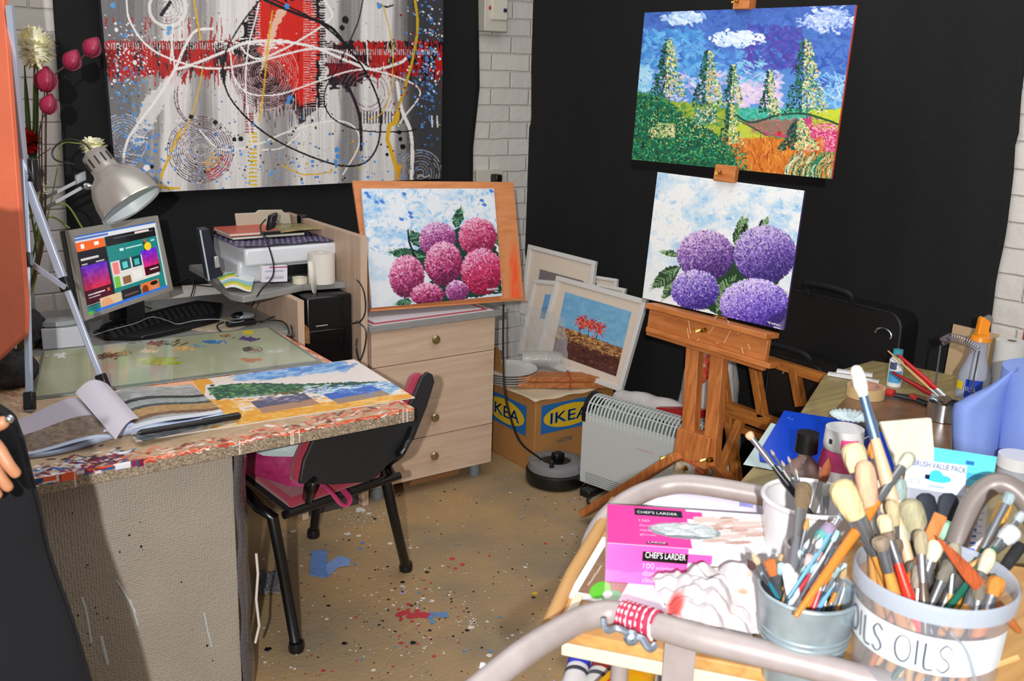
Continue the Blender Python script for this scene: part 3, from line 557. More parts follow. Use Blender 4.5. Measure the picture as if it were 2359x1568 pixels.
# --- easel itself
er = thing('studio_easel', 'orange-brown beech studio easel with a wide tray holding the violet flower painting', 'easel', (EP[0], EP[1], 0))
def ez(p): return p
def on(x, y, off=0): return PL(x, y, EP+ENT*off, ENT)
# central mast (behind the pictures)
m0 = on(1655, 800, -.05); m1 = on(1655, 800, -.05)+EU*0; mt = on(1722, -60, -.05)
MB().bar(on(1682, 395, -.045), on(1735, -90, -.045), .042, .022, EN).build('mast', EASELW, er, bevel=.002)
MB().bar(on(1655, 800, -.045), on(1682, 395, -.045), .042, .022, EN).build('mast', EASELW, er, bevel=.002)
def block(name, x0, y0, x1, y1, th, offs, lean=True):
    c = on((x0+x1)/2, (y0+y1)/2, offs); w = (x1-x0)*sc(c); h = (y1-y0)*sc(c)
    return MB().obox(c-EX*w/2-EU*h/2-ENT*th, EX*w, EU*h, ENT*th).build(name, EASELX, er, bevel=.002)
def wing(pos, s=.012, par=None):
    b = MB(); b.lathe(pos, [(s*.35, 0), (s*.35, s*.9), (s*.15, s)], 12, ENT)
    b.prism([pos+ENT*s*.5, pos+ENT*s*1.2+EX*s*1.1+EU*s*.3, pos+ENT*s*1.3+EX*s*.9+EU*s*.6], EU*s*.2); b.prism([pos+ENT*s*.5, pos+ENT*s*1.2-EX*s*1.1-EU*s*.3, pos+ENT*s*1.3-EX*s*.9-EU*s*.6], EU*s*.2)
    return b.build('wing_nut', BRASS, par)
b1 = block('picture_clamp', 1640, 380, 1697, 418, .022, .03); wing(on(1661, 398, .03), .013, b1)
b2 = block('picture_clamp', 1686, -20, 1730, 20, .022, .03); wing(on(1700, 4, .03), .013, b2)
# tray: thin lip, deep front board, lower ledge
tl, tr_ = on(1494, 697, .05), on(1772, 768, .05); eL = tr_-tl; tl = tl-UP*0; W_ = nrm(eL)
tray = MB(); tray.obox(tl-ENT*.06-EU*.018, eL, ENT*.075, EU*.018).build('tray_lip', EASELX, er, bevel=.002)
q0 = on(1497, 705, .035); q1 = on(1770, 782, .035); h = .098
bd = MB().obox(q0-EU*h, q1-q0, EU*h, -ENT*.02).build('tray_board', EASELX, er, bevel=.002)
g0 = on(1488, 752, .055); MB().obox(g0-EU*.016, q1-q0+W_*.02, EU*.016, -ENT*.06).build('tray_ledge', EASELX, er, bevel=.002)
wing(on(1625, 760, .037), .02, bd)
sw = mat('cream_scratch', 'E8CDA8', .5); b = MB()
for x0, y0, x1, y1 in ((1586, 738, 1591, 768), (1583, 756, 1588, 784), (1604, 790, 1611, 778), (1632, 768, 1651, 744), (1668, 790, 1684, 758), (1644, 735, 1652, 728), (1676, 738, 1680, 744), (1692, 756, 1702, 770), (1708, 800, 1713, 814), (1723, 792, 1728, 804), (1650, 792, 1655, 788)):
    b.tube([on(x0, y0, .0372), on(x1, y1, .0372)], .0011, 4)
b.build('paint_flick', sw, er)
# two uprights under the tray
for xa, ya, xb, yb in ((1602, 792, 1588, 1040), (1659, 800, 1638, 1070)):
    MB().bar(on(xa, ya, 0), on(xb, yb, 0)+EU*0, .034, .05, EX).build('upright', EASELW, er, bevel=.002)
bc = on(1612, 1030, .0); MB().obox(bc-EX*.075-EU*.055-ENT*.04, EX*.13, EU*.105, ENT*.075).build('base_block', EASELW, er, bevel=.003)
# feet: stretched out over the floor
F0 = on(1600, 1050, 0); tip = PZ(1345, 1182, .03); MB().bar(PD(1560, 1050, dep(F0)-.03), tip, .045, .028, (0, 0, 1)).build('leg', EASELW, er, bevel=.003)
MB().bar(on(1625, 1040, .02), PZ(1600, 1170, .03)-A(0, 0, 0), .04, .028, (1, 0, 0)).build('leg', EASELW, er, bevel=.003)
MB().bar(on(1640, 1060, .0), PZ(1790, 1230, .02), .04, .028, (0, 0, 1)).build('leg', EASELW, er, bevel=.003)
MB().bar(on(1655, 800, -.06), PX(1640, 1075, 2.80), .03, .025, (0, 1, 0)).build('back_leg', EASELW, er, bevel=.003)
for x, y in ((1549, 1053), (1581, 1078), (1640, 1058)):
    wing(on(x, y, .05 if x > 1600 else .03), .024, er)
kn = MB(); pts = [on(1560, 1050, .05), on(1590, 1062, .06), on(1635, 1058, .07)]; kn.tube(spl(pts), .0015, 5); kn.tube(spl([on(1590, 1062, .06), on(1605, 1078, .06), on(1622, 1090, .06)]), .0015, 5); kn.tube(spl([on(1590, 1062, .06), on(1600, 1085, .06), on(1612, 1095, .06)]), .0013, 5)
kn.build('red_twine', mat('red_twine', 'B8402F', .7), er)
# ================================================================ second A-frame easel behind, on the right
xr = 2.6; r2_ = thing('sketch_easel', 'plain wooden A-frame easel with open rungs, behind the tray end and beside the workbench', 'easel', PX(1700, 1100, xr)*A(1, 1, 0))
w2 = wood('pine_easel', 'C07A36', '9C5A24', 5, .45, 'Y'); w2z = wood('pine_easel_post', 'B8722F', '96551F', 5, .45, 'Z')
def b2r(n_, x0, y0, x1, y1, w, h, up=(1, 0, 0), xa=None, xb=None, m=None): MB().bar(PX(x0, y0, xa or xr), PX(x1, y1, xb or xr), w, h, up).build(n_, m or w2z, r2_, bevel=.002)
b2r('top_rail', 1760, 828, 1905, 873, .028, .03, (0, 0, 1), m=w2); b2r('rung', 1735, 825, 1758, 960, .03, .03); b2r('rung', 1829, 848, 1846, 935, .03, .03)
b2r('shelf_bar', 1672, 938, 1800, 985, .03, .05, (0, 0, 1), m=w2); b2r('shelf_bar', 1676, 976, 1790, 1016, .03, .022, (0, 0, 1), m=w2)
b2r('leg', 1664, 850, 1712, 1200, .034, .024); b2r('leg', 1706, 968, 1640, 1130, .03, .024, xa=xr-.05, xb=xr-.15); b2r('leg', 1905, 870, 1960, 1190, .034, .024)
# ================================================================ leaning frames in the corner
def frame(name_l, c4, th, mat_w, art_fn, border, group=None, face=None, lt=None):
    """c4: outer corners TL,TR,BR,BL (world)"""
    TL, TR, BR, BL = c4; n = nrm(np.cross(TR-TL, BL-TL)); n = n if n@(CAM-TL) > 0 else -n
    r = thing('framed_picture', name_l, 'picture', BL, group); ex = nrm(TR-TL); ey = nrm(TL-BL); w = np.linalg.norm(TR-TL); h = np.linalg.norm(TL-BL); b = border; wm = mat('frame_white', 'D6D3CF', .35)
    f = MB(); f.obox(BL, ex*w, ey*b, -n*th); f.obox(BL+ey*(h-b), ex*w, ey*b, -n*th); f.obox(BL+ey*b, ex*b, ey*(h-2*b), -n*th); f.obox(BL+ey*b+ex*(w-b), ex*b, ey*(h-2*b), -n*th); f.build('frame', wm, r, bevel=.002)
    f = MB(); i0 = BL+ex*b+ey*b; f.obox(i0-n*th*.8, ex*(w-2*b), ey*(h-2*b), n*th*.4); f.build('mount', mat('mount_card', face or 'D9C9B8', .7), r)
    if art_fn: art_fn(r, lambda u, v: BL+ex*(b+u*(w-2*b))+ey*(b+v*(h-2*b))-n*th*.38)
    return r
# plane of the main one: leaning back against the black cloth
ehf = AA+math.radians(43.9)-math.pi+.06; fx = A(math.cos(ehf), math.sin(ehf), 0); fn_ = nrm(np.cross(fx, UP)); fn_ = fn_ if fn_@(-Fh) > 0 else -fn_
def fplane(xw, t): u_ = nrm(UP*math.cos(t)-fn_*math.sin(t)); n_ = nrm(np.cross(fx, u_)); return (n_ if n_@fn_ > 0 else -n_), u_
n_, u_ = fplane(0, math.radians(14))
p0 = PX(1370, 900, 2.66)
def redtrees(r, f):
    pts = [PL(x, y, f(.5, .5), n_) for x, y in ((1302, 672), (1455, 718), (1419, 867), (1272, 813))]
    a = Art(pts, 130, 120, px=True); X, Y = a.X, a.Y; g = fbm(X/16, Y/10, 2)[..., None]; a.C[:] = np.array((98, 158, 200))*(1-g)+np.array((140, 192, 222))*g
    hz = 750+(X-1290)*.36; m = ((Y > hz))[..., None]; a.C[:] = np.where(m, np.array((150, 104, 66)), a.C); m2 = (Y > hz+26)[..., None]; a.C[:] = np.where(m2, np.array((84, 46, 40)), a.C)
    for _ in range(500):
        x = rs.uniform(1272, 1450); y = 750+(x-1290)*.36+rs.uniform(0, 30); a.ell(x, y, rs.uniform(2, 5), rs.uniform(.8, 1.8), pick([(176, 128, 76), (120, 70, 50), (206, 160, 90), (90, 50, 40)], 10), .35)
    for _ in range(500):
        x = rs.uniform(1272, 1450); y = 776+(x-1290)*.36+rs.uniform(0, 80); a.ell(x, y, rs.uniform(2, 6), rs.uniform(.8, 2), pick([(84, 44, 40), (60, 32, 30), (116, 66, 50), (100, 50, 44)], 8), .3)
    for x, y, s_ in ((1341, 742, 13), (1361, 748, 12), (1380, 755, 14)):
        a.line([(x-4, y+8), (x-7, y+30)], 1.8, (50, 24, 24))
        for _ in range(110): a.ell(x+rs.normal(0, s_*.5), y+rs.normal(0, s_*.55), rs.uniform(1.4, 3), rs.uniform(1, 1.8), pick([(196, 40, 34), (226, 70, 56), (150, 24, 30), (236, 120, 90)], 10), rs.uniform(0, 3))
    a.noise(5, 3, 3, 2); a.build('picture_print', PRINT, r)
c4 = [PL(x, y, p0, n_) for x, y in ((1281, 634), (1489, 690), (1438, 905), (1228, 832))]
frame('white frame with red trees against a blue sky, frontmost of the leaning frames', c4, .022, None, redtrees, .022, 'white frames leaning in the corner')
def flat(pts, cols, box=None):
    def fn(r, f):
        q = [f(*p) for p in pts]; a = Art(q, 60, 60); g = fbm(a.X/20, a.Y/6, 3)[..., None]; c0, c1 = [np.array(c, float) for c in cols]; a.C[:] = c0+(c1-c0)*np.clip((a.V[..., None]-.4)*3+g-.5, 0, 1); a.noise(10, 4, 2, 5); a.build('picture_print', PRINT, r)
    return fn
p1 = p0-fn_*.035
c4 = [PL(x, y, p1, n_) for x, y in ((1228, 642), (1372, 655), (1330, 850), (1190, 815))]
frame('white frame showing a sliver of blue sky, tucked behind the red trees frame', c4, .02, None, flat([(.2, .86), (.9, .86), (.9, .5), (.2, .5)], ((110, 160, 206), (84, 130, 180))), .02, 'white frames leaning in the corner')
p2_ = p0-fn_*.075
c4 = [PL(x, y, p2_, n_) for x, y in ((1216, 562), (1371, 601), (1350, 760), (1196, 720))]
frame('tall white frame with a grey stormy seascape, rear of the leaning frames', c4, .022, None, flat([(.18, .72), (.9, .72), (.9, .3), (.18, .3)], ((120, 112, 112), (70, 66, 70))), .02, 'white frames leaning in the corner', face='CFC7BF')
p3_ = p0-fn_*.11
c4 = [PL(x, y, p3_, n_) for x, y in ((1330, 628), (1421, 642), (1405, 760), (1320, 740))]
frame('small silver-white frame with dark picture, peeking out behind the red trees frame', c4, .018, None, flat([(.1, .9), (.9, .9), (.9, .2), (.1, .2)], ((60, 58, 62), (40, 40, 44))), .014, 'white frames leaning in the corner')
c4 = [PL(x, y, p0-fn_*.05, n_) for x, y in ((1375, 652), (1440, 664), (1415, 780), (1350, 765))]
frame('plain white frame edge squeezed just above the red trees frame', c4, .018, None, None, .014, 'white frames leaning in the corner')
# clear wrap around the frames
wrap = mat('clear_wrap', 'E4E8EA', .15, alpha=.16, bump=.8, bs=30); G = np.zeros((16, 20, 3))
for j in range(16):
    for i in range(20):
        x = 1165+(1300-1165)*i/19+(j*1.2); y = 690+(870-690)*j/15+i*2; G[j, i] = PL(x, y, p0-fn_*.0+fn_*.03, n_)+rs.uniform(-.006, .006, 3)
tag(MB().grid(G).build('plastic_wrap', wrap, thick=.001), 'crumpled clear plastic wrap draped over the left side of the leaning frames', 'plastic wrap')
# ================================================================ cardboard box with blue and yellow logo
cb = mat('cardboard', 'A8763F', .75, 0, .1, 8); blu = mat('logo_blue', '1D66A8', .6); yel = mat('logo_yellow', 'D9B21F', .6)
bx0, by0 = PZ(1228, 1090, 0)[:2]; bw, bd_ = .42, .44; bh = .31
r = thing('cardboard_box', 'brown cardboard moving box with blue and yellow logo beside the drawer unit', 'box', (bx0, by0, 0))
MB().box(bx0, bx0+bw, by0, by0+bd_, 0.001, bh).build('carton', cb, r, bevel=.003)
def logo(p, ex, ey, n, w, h, nm):
    p = np.array(p)+n*.0012; MB().face([p, p+ex*w, p+ex*w+ey*h, p+ey*h]).build('logo_panel', blu, r)
    c = p+ex*w/2+ey*h/2+n*.0006; k = 40; MB().face([c+ex*math.cos(2*math.pi*i/k)*w*.46+ey*math.sin(2*math.pi*i/k)*h*.4 for i in range(k)]).build('logo_oval', yel, r)
    t = MB(); ss = h*.55; 
    for o_ in (0, .004*.5, -.004*.5): text(t, 'IKEA', c-ex*w*.34-ey*ss*.36+n*(.0006+abs(o_)*.05)+ex*o_+ey*o_*.5, ex, ey, ss, w*.68)
    t.build('lettering', blu, r, smooth=False)
logo((bx0+.03, by0, bh-.145), A(1, 0, 0), UP, A(0, -1, 0), .30, .125, 'a'); logo((bx0, by0+.36, bh-.165), A(0, -1, 0), UP, A(-1, 0, 0), .3, .13, 'b')
t = MB(); text(t, 'HOME', (bx0+.12, by0-.0012, .11), A(1, 0, 0), UP, .03); t.build('lettering', mat('print_dark', '2A4A66', .6), r, smooth=False)
MB().prism([(bx0-.0, by0+.2, bh), (bx0, by0+bd_, bh), (bx0-.0, by0+bd_, bh+.16), (bx0, by0+.27, bh+.16)], (-.003, 0, 0)).build('flap', cb, r)
# --- things on the box
zb = bh+.003
r = thing('paper_sheet', 'sheet of cream wrapping paper lying over the top of the cardboard box', 'paper', (bx0+.1, by0+.1, zb)); G = np.zeros((10, 14, 3))
for j in range(10):
    for i in range(14): G[j, i] = (bx0-.012+.33*i/13, by0-.012+.4*j/9, zb+.004+.003*math.sin(i*1.1+j))
MB().grid(G).build('sheet', mat('kraft_cream', 'CBB79A', .8), r, thick=.001)
pc = PZ(1190, 905, zb+.012); pc = A(bx0+.055, by0+.27, zb+.01)
wp = mat('plate_white', 'D8D6D2', .35)
for k in range(5):
    zz = pc[2]+.0105*k; rr_ = .122
    tag(MB().lathe((pc[0], pc[1], zz), [(.07, 0), (.105, .003), (rr_, .013), (rr_, .0145), (.1, .0052), (.07, .003), (.001, .0028)], 40, cap=False).build('round_plate', wp, bevel=0), ['white round plate at the bottom of the stack on the cardboard box', 'white round plate second from the bottom of the stack on the box', 'white round plate in the middle of the stack on the box', 'white round plate just below the top of the stack on the box', 'white round plate on top of the stack on the cardboard box'][k], 'plate', 'round white plates stacked on the cardboard box')
dr = nrm(A(.86, -.5, 0)); sd = A(.5, .86, 0)
for k in range(7):
    st = A(bx0+.07, by0+.24, zb+.0)+sd*(-.085+.024*(k % 4)+.004*k)+UP*(.02+.024*(k//4)); L_ = .40+.02*(k % 3)
    tag(MB().bar(st, st+dr*L_+UP*0, .021, .021).build('wooden_stake', wood('stake_orange', 'B8713A', '94542A', 6, .5, 'X'), bevel=.001), ['orange-brown wooden bar in the tied bundle on the cardboard box'][0], 'wooden bar', 'wooden bars in a tied bundle')
q = A(bx0+.07, by0+.24, zb+.03)+dr*.22-sd*.05; b = MB(); b.tube([q+sd*.055*math.cos(a)*1.1+UP*.04*math.sin(a)*1.0 for a in np.linspace(0, 2*math.pi, 20)], .0025, 5)
tag(b.build('rubber_band', mat('red_band', 'B03226', .5), None), 'red band tied round the bundle of wooden bars', 'band')
c0 = A(bx0+.17, by0+.33, zb+.085); r = thing('plastic_tube', 'rolled clear plastic tube lying across the wooden bars on the box', 'plastic roll', c0); b = MB(); ax_ = nrm(A(.8, -.55, 0))
b.lathe(c0-UP*.01, [(.036, 0), (.036, .26)], 24, ax_, cap=False); b.lathe(c0-UP*.01, [(.022, 0), (.022, .26)], 20, ax_, cap=False); b.build('roll', mat('clear_roll', 'D8D6CE', .2, alpha=.45, bump=.4), r); b = MB(); b.lathe(c0-UP*.01+ax_*.26, [(.036, 0), (.03, .001), (.012, .002)], 24, ax_); b.build('roll_end', mat('foil_end', '9A98A0', .2, alpha=.8), r)
pk = wood('pine_scrap', 'C48A4C', 'A06A34', 6, .5, 'X')
for k, (x, y, L_, an) in enumerate(((.24, .34, .22, -.9), (.3, .30, .2, -.5), (.28, .22, .17, -.2), (.34, .38, .15, -.8), (.35, .25, .1, .4))):
    p = A(bx0+x, by0+y, zb+.012+.013*k); d_ = A(math.cos(an), math.sin(an), 0)
    tag(MB().bar(p, p+d_*L_, .028, .012).build('wood_offcut', pk, bevel=.001), 'short pine offcut strewn at the back of the cardboard box top', 'wood offcut', 'pine offcuts on the cardboard box')
# ================================================================ heater
hl = PZ(1330, 1112, .03); hr = PZ(1500, 1172, .03); hd = nrm((hr-hl)*A(1, 1, 0)); hn = A(-hd[1], hd[0], 0); hn = hn if hn[0] > 0 else -hn; HL = .54; HH = .40; HD = .13
hl = hl*A(1, 1, 0)+hn*.01
r = thing('convector_heater', 'white convector heater with curved slotted grille standing on the concrete floor', 'heater', hl)
hw = mat('heater_white', 'BEC2C0', .4)
b = MB(); b.obox(hl+UP*.035, hd*HL, hn*HD, UP*(HH-.11)); b.build('body', hw, r, bevel=.004)
# curved top as separate slats
b = MB(); cyc = hl+UP*(HH-.085)+hn*(HD*.5); R_ = HD*.5; ns = 31
for k in range(ns):
    s0 = .02+(HL-.035)*k/ns; b.tube([cyc+hd*s0-hn*R_*math.cos(a)+UP*(R_*1.15)*math.sin(a) for a in np.linspace(-.35, math.pi*.95, 12)], .0036, 6, flat=1)
b.build('grille', mat('grille_white', 'C9D2CF', .3), r)
b = MB()
for a in (.15, .75, 1.35, 2.0): b.tube([cyc+hd*.0-hn*R_*math.cos(a)+UP*R_*1.15*math.sin(a), cyc+hd*HL-hn*R_*math.cos(a)+UP*R_*1.15*math.sin(a)], .003, 6)
b.build('grille_rail', hw, r)
b = MB(); b.obox(hl+UP*(HH-.12)+hn*.012, hd*HL, hn*(HD-.03), UP*.05); b.build('inner_deflector', mat('heater_inside', '8C9391', .6), r)
b = MB(); b.prism([cyc-hn*(R_+.006)*math.cos(a)+UP*(R_*1.15+.008)*math.sin(a)-hd*.0 for a in np.linspace(-.3, math.pi+.3, 16)], hd*.016); b.build('side_rim', BLACK, r); b = MB(); b.prism([cyc-hn*(R_+.006)*math.cos(a)+UP*(R_*1.15+.008)*math.sin(a)+hd*HL for a in np.linspace(-.3, math.pi+.3, 16)], hd*.016); b.build('side_rim', BLACK, r)
b = MB()
for k in range(5): b.obox(hl+UP*(.045+.009*k)-hn*.0015+hd*.03, hd*(HL-.06), hn*.002, UP*.003)
b.build('vent_slot', mat('vent_grey', '8A8D8C', .5), r)
for s in (.04, HL-.1): b = MB(); b.obox(hl-hn*.05+hd*s, hd*.05, hn*(HD+.1), UP*.03); b.build('foot', BLACK, r, bevel=.006)
b = MB(); b.obox(hl+hd*.26+UP*.245-hn*.0016, hd*.075, hn*.001, UP*.004); b.build('lettering', mat('pink_print', 'C9A0A0', .5), r)
# ================================================================ cable reel
rc = PZ(1286, 1112, 0); rc = rc+A(.0, .02, 0); r = thing('cable_reel', 'round extension cable reel with grey top and black base on the floor', 'cable reel', rc)
k_ = .0
b = MB(); b.lathe(rc, [(.10, .001), (.118, .006), (.122, .02), (.122, .055), (.112, .062)], 40); b.build('base', BLACK, r)
b = MB(); b.lathe(rc, [(.114, .062), (.116, .07), (.112, .092), (.1, .097), (.062, .097), (.06, .085), (.001, .085)], 40, cap=False); b.build('top_cover', mat('reel_grey', '77787A', .4), r)
b = MB(); b.lathe(rc, [(.059, .086), (.058, .09), (.02, .092), (.001, .092)], 30, cap=False); b.build('socket_plate', BLACK, r)
b = MB(); b.box(rc[0]-.015, rc[0]+.03, rc[1]-.02, rc[1]+.02, .09, .125); b.build('plug', BLACK, r, bevel=.008)
b = MB(); b.lathe(rc+A(-.07, -.06, .095), [(.01, 0), (.009, .028), (.005, .032)], 14); b.build('winder_knob', BLACK, r)
pt = [PY(1160, 700, 3.09), PY(1159, 780, 3.07), PY(1160, 850, 3.05), PY(1162, 900, 3.0), PY(1175, 960, 2.99), PY(1200, 1020, 2.98), rc+A(-.06, .02, .1)]
b = MB(); b.tube(spl(pt, 10), .0042, 8)
tag(b.build('power_cable', mat('cable_black', '141416', .4)), 'black power cable hanging from the drawing board down to the cable reel', 'cable')
b = MB(); b.tube(spl([hl+hd*.03-hn*.02+UP*.02, rc+A(.15, -.08, .012), rc+A(.17, -.12, .012), hl-hn*.1+hd*.12+UP*.012, hl-hn*.06+hd*.3+UP*.01], 8), .005, 8); b.tube(spl([rc+A(.1, -.1, .03), rc+A(.13, -.13, .02), rc+A(.18, -.15, .012)], 6), .018, 10)
tag(b.build('heater_cable', mat('cable_black', '141416', .4)), 'black heater lead trailing on the floor between reel and heater', 'cable')
# ================================================================ bags behind the easel
def bag(label, c, w, d, h, m, top=.35, seed=0, name='plastic_bag'):
    G = np.zeros((16, 26, 3))
    for j in range(16):
        t = j/15
        for i in range(26):
            a = 2*math.pi*i/25; k = (1-(1-top)*t**1.4)*(1+.12*(vnoise(np.array(i % 25*.6+seed), np.array(j*.5), seed)-.5)); G[j, i] = (c[0]+w/2*k*math.cos(a)*(1+.05*math.sin(a*5+j)), c[1]+d/2*k*math.sin(a)*(1+.05*math.cos(a*7)), c[2]+h*t)
        G[j, 25] = G[j, 0]
    return G
bagm = mat('bag_white', 'C9C4C2', .5, bump=.9, bs=14); bc_ = PX(1625, 1010, 2.80)*A(1, 1, 0)
r = thing('carrier_bag', 'white plastic carrier bag with red print standing behind the easel uprights', 'bag', bc_)
G = bag('', bc_, .2, .36, PX(1630, 795, 2.80)[2], bagm, .55, 3); MB().grid(G).build('bag_body', bagm, r, ang=80)
b = MB()
for x, y, s_ in ((1626, 820, .028), (1634, 833, .02), (1620, 845, .024), (1628, 858, .016), (1614, 866, .022), (1606, 872, .02)):
    p = PX(x, y, 2.68); b.tube([p+A(0, math.cos(a)*s_, math.sin(a)*s_*1.1) for a in np.linspace(0, 4.5, 9)], .007, 6)
b.build('red_print', mat('red_print', 'E2583A', .5), r)
G = np.zeros((12, 26, 3)); q0 = PX(1420, 915, 2.62); q1 = PX(1610, 965, 2.68)
for j in range(12):
    for i in range(26):
        a = 2*math.pi*j/11; t = i/25; p = q0+(q1-q0)*t; rr_ = .045*(.6+.5*math.sin(math.pi*t)**.5)*(1+.07*math.sin(i*.8+j*.7)); G[j, i] = p+A(rr_*math.cos(a)*.8, 0, rr_*math.sin(a))
tag(MB().grid(G).build('plastic_bag', bagm, ang=80), 'rolled white plastic bag resting on top behind the heater grille', 'bag')
b = MB(); b.obox(PX(1510, 955, 2.6), PX(1608, 965, 2.6)-PX(1510, 955, 2.6), A(.05, 0, 0), UP*.03)
tag(b.build('red_folder', mat('red_card', 'A8201E', .4)), 'red card strip lying behind the heater near the easel upright', 'folder')
b = MB(); b.box(2.66, 2.93, 2.2, 3.03, .001, .36); b.build('shelf_box', mat('dark_box', '3A3430', .8), None) and None
o = bpy.data.objects['shelf_box']; tag(o, 'dark storage crate against the black cloth behind the heater', 'crate')
b = MB(); G = np.zeros((18, 12, 3))
for j in range(18):
    for i in range(12):
        x = 1632+(1668-1632)*i/11+(-18)*j/17; y = 800+(1075-800)*j/17; G[j, i] = PX(x, y, 2.55)+A(.015*math.sin(i*1.3), 0, 0)
bpy.data.objects.remove(bpy.data.objects['shelf_box'])
# ================================================================ dark cases against the cloth
def case(label, x0, x1, y0, y1, xw, hn, col, nm='portfolio_case', lean=.0):
    P = [PX(x, y, xw) for x, y in ((x0, y0), (x1, y0+(x1-x0)*.2), (x1, y1), (x0, y1))]; r = thing(nm, label, 'case', P[3]); m = mat(nm+col, col, .55, bump=.2, bs=200)
    yA, yB = P[0][1], P[1][1]; zt = P[0][2]; zb_ = .0
    pts = []; rr_ = .05
    for cx, cz, a0 in ((yA-rr_, zt-rr_, 0), (yB+rr_, zt-rr_, 90), (yB+rr_, zb_+rr_, 180), (yA-rr_, zb_+rr_, 270)):
        for k in range(6): a = math.radians(a0+18*k); pts.append((xw, cx+rr_*math.cos(a), cz+rr_*math.sin(a)))
    MB().prism(pts, (.10, 0, 0)).build('shell', m, r, bevel=.006)
    b = MB(); b.tube([np.array(p)-A(.001, 0, 0) for p in pts+[pts[0]]], .0025, 6); b.build('piping', mat('case_edge', '202022', .5), r)
    yc = (yA+yB)/2+.03; b = MB(); b.tube(spl([(xw-.005, yc+.09, zt-.005), (xw-.03, yc+.08, zt+.04), (xw-.03, yc-.08, zt+.04), (xw-.005, yc-.09, zt-.005)], 6), .009, 8); b.build('handle', BLK_M, r)
    p = PX(hn[0], hn[1], xw-.006); b = MB(); b.tube([p+A(0, .03*math.cos(a), .02*math.sin(a)) for a in np.linspace(0, 3.6, 12)], .0035, 6); b.build('metal_clasp', STEEL, r); return r
case('large black portfolio case with rounded corners leaning on the black cloth', 1800, 2082, 660, 900, 2.83, (2035, 770), '0B0B0D')
case('smaller dark brown case standing in front of the large black portfolio case', 1775, 1905, 812, 900, 2.72, (1790, 850), '160F0D', 'suitcase')

G = np.zeros((10, 12, 3)); c_ = PD(1562, 1120, dep(PX(1600, 1050, 2.30)))
for j in range(10):
    for i in range(12): t = j/9; a_ = 2*math.pi*i/11; w_ = (.012+.05*t)*(1+.2*math.sin(a_*3+j)); G[j, i] = c_+UP*(.085-.20*t)+Rt*w_*math.cos(a_)+Fh*w_*.5*math.sin(a_)-Rt*.02*t
tag(MB().grid(G).build('tied_rag', mat('rag_beige', 'BBA684', .8, 0, .3, 40, .8, 40), ang=80), 'crumpled beige rag tied at the foot joint of the studio easel', 'rag')
# ================================================================ drawer unit, hutch and computer desk
beech = wood('pale_beech', 'CDB39C', 'BFA38C', 3, .45, 'X'); beechz = wood('pale_beech_upright', 'C9AE97', 'B99D86', 3, .45, 'Z'); greyw = mat('grey_laminate', '8C8B88', .4, 0, .08, 30)
dx0, dx1, dy = PZ(854, 1126, .06)[0], PZ(1133, 1064, .06)[0], 3.13; DT = .70
r = thing('drawer_unit', 'pale beech drawer unit with three drawers and grey top slab', 'drawer unit', (dx0, dy, 0)); yb = dy+.55
MB().box(dx0-.012, dx1+.03, dy-.015, yb, DT-.024, DT).build('top_slab', greyw, r, bevel=.002)
MB().box(dx0, dx1, dy+.02, yb, .06, DT-.024).build('carcass', beech, r)
zz = [.06, PY(1000, 1045-5, dy)[2], 0, 0]
zA = PX(1136, 975, dx1)[2]; zB = PX(1142, 806, dx1)[2]
for k, (z0, z1, kz) in enumerate(((.06, zA, PY(996, 1047, dy)[2]), (zA, zB, PY(996, 959, dy)[2]), (zB, DT-.026, PY(999, 780, dy)[2]))):
    d = MB().box(dx0+.001, dx1-.001, dy, dy+.019, z0+.0015, z1-.0015).build('drawer', beech, r, bevel=.001)
    kx = PY(997, 959, dy)[0]; b = MB(); b.lathe((kx, dy, kz), [(.006, 0), (.006, .012), (.016, .014), (.0175, .02), (.014, .025), (.001, .027)], 20, (0, -1, 0), cap=False); b.build('knob', mat('knob_brass', 'B5A27A', .3, .9), d)
for x in (dx0+.05, dx1-.05):
    for y in (dy+.05, yb-.06): b = MB(); b.lathe((x, y, .0005), [(.024, 0), (.024, .045), (.02, .06)], 18); b.build('foot', mat('foot_grey', '6E7478', .4), r)
# stack of thin cardboard sheets sticking out beneath
b = MB()
for k in range(5): b = MB(); b.box(dx0+.20, dx0+.43, dy+.07-.006*k, dy+.3, .004+.007*k, .008+.007*k); tag(b.build('cardboard_sheet', mat('sheet_brown', '8A6038', .8)), 'thin brown cardboard sheet in the pile under the drawer unit', 'cardboard', 'cardboard sheets under the drawers')
# tall side panel with sloping top + lower panel, shelf board
HS = .845; hx = 1.375
r = thing('desk_hutch', 'pale beech computer hutch with curved grey shelf carrying the printer', 'hutch', (hx, dy, 0))
sx1 = dx0-.014
z1 = PY(835, 545, dy)[2]; yb2 = 3.80; z2 = z1-.0
b = MB(); b.prism([(sx1, dy, 0.001), (sx1, yb2, 0.001), (sx1, yb2, z1), (sx1, dy, z1)], (-.026, 0, 0)); b.build('side_panel', beechz, r, bevel=.001)
b = MB(); b.box(hx-.012, hx+.012, dy+.005, yb2, .001, HS-.025); b.build('inner_panel', beechz, r, bevel=.001)
sh = [(sx1-.027, dy), (1.40, dy-.02)]
P1 = [PZ(x, y, HS) for x, y in ((835, 645), (700, 655), (620, 672), (560, 682), (530, 676), (508, 660), (486, 642), (470, 628))]
pts = [(p[0], p[1], HS-.024) for p in P1]; pts[0] = (sx1-.027, pts[0][1], HS-.024); pts = pts+[(pts[-1][0], yb2, HS-.024), (sx1-.027, yb2, HS-.024)]
b = MB(); b.prism(pts, (0, 0, .024)); b.build('shelf', greyw, r, bevel=.003)
b = MB(); b.box(hx+.012, sx1-.028, yb2-.015, yb2-.005, .02, HS-.03); b.build('back_panel', mat('back_grey', '5E5A58', .7), r)
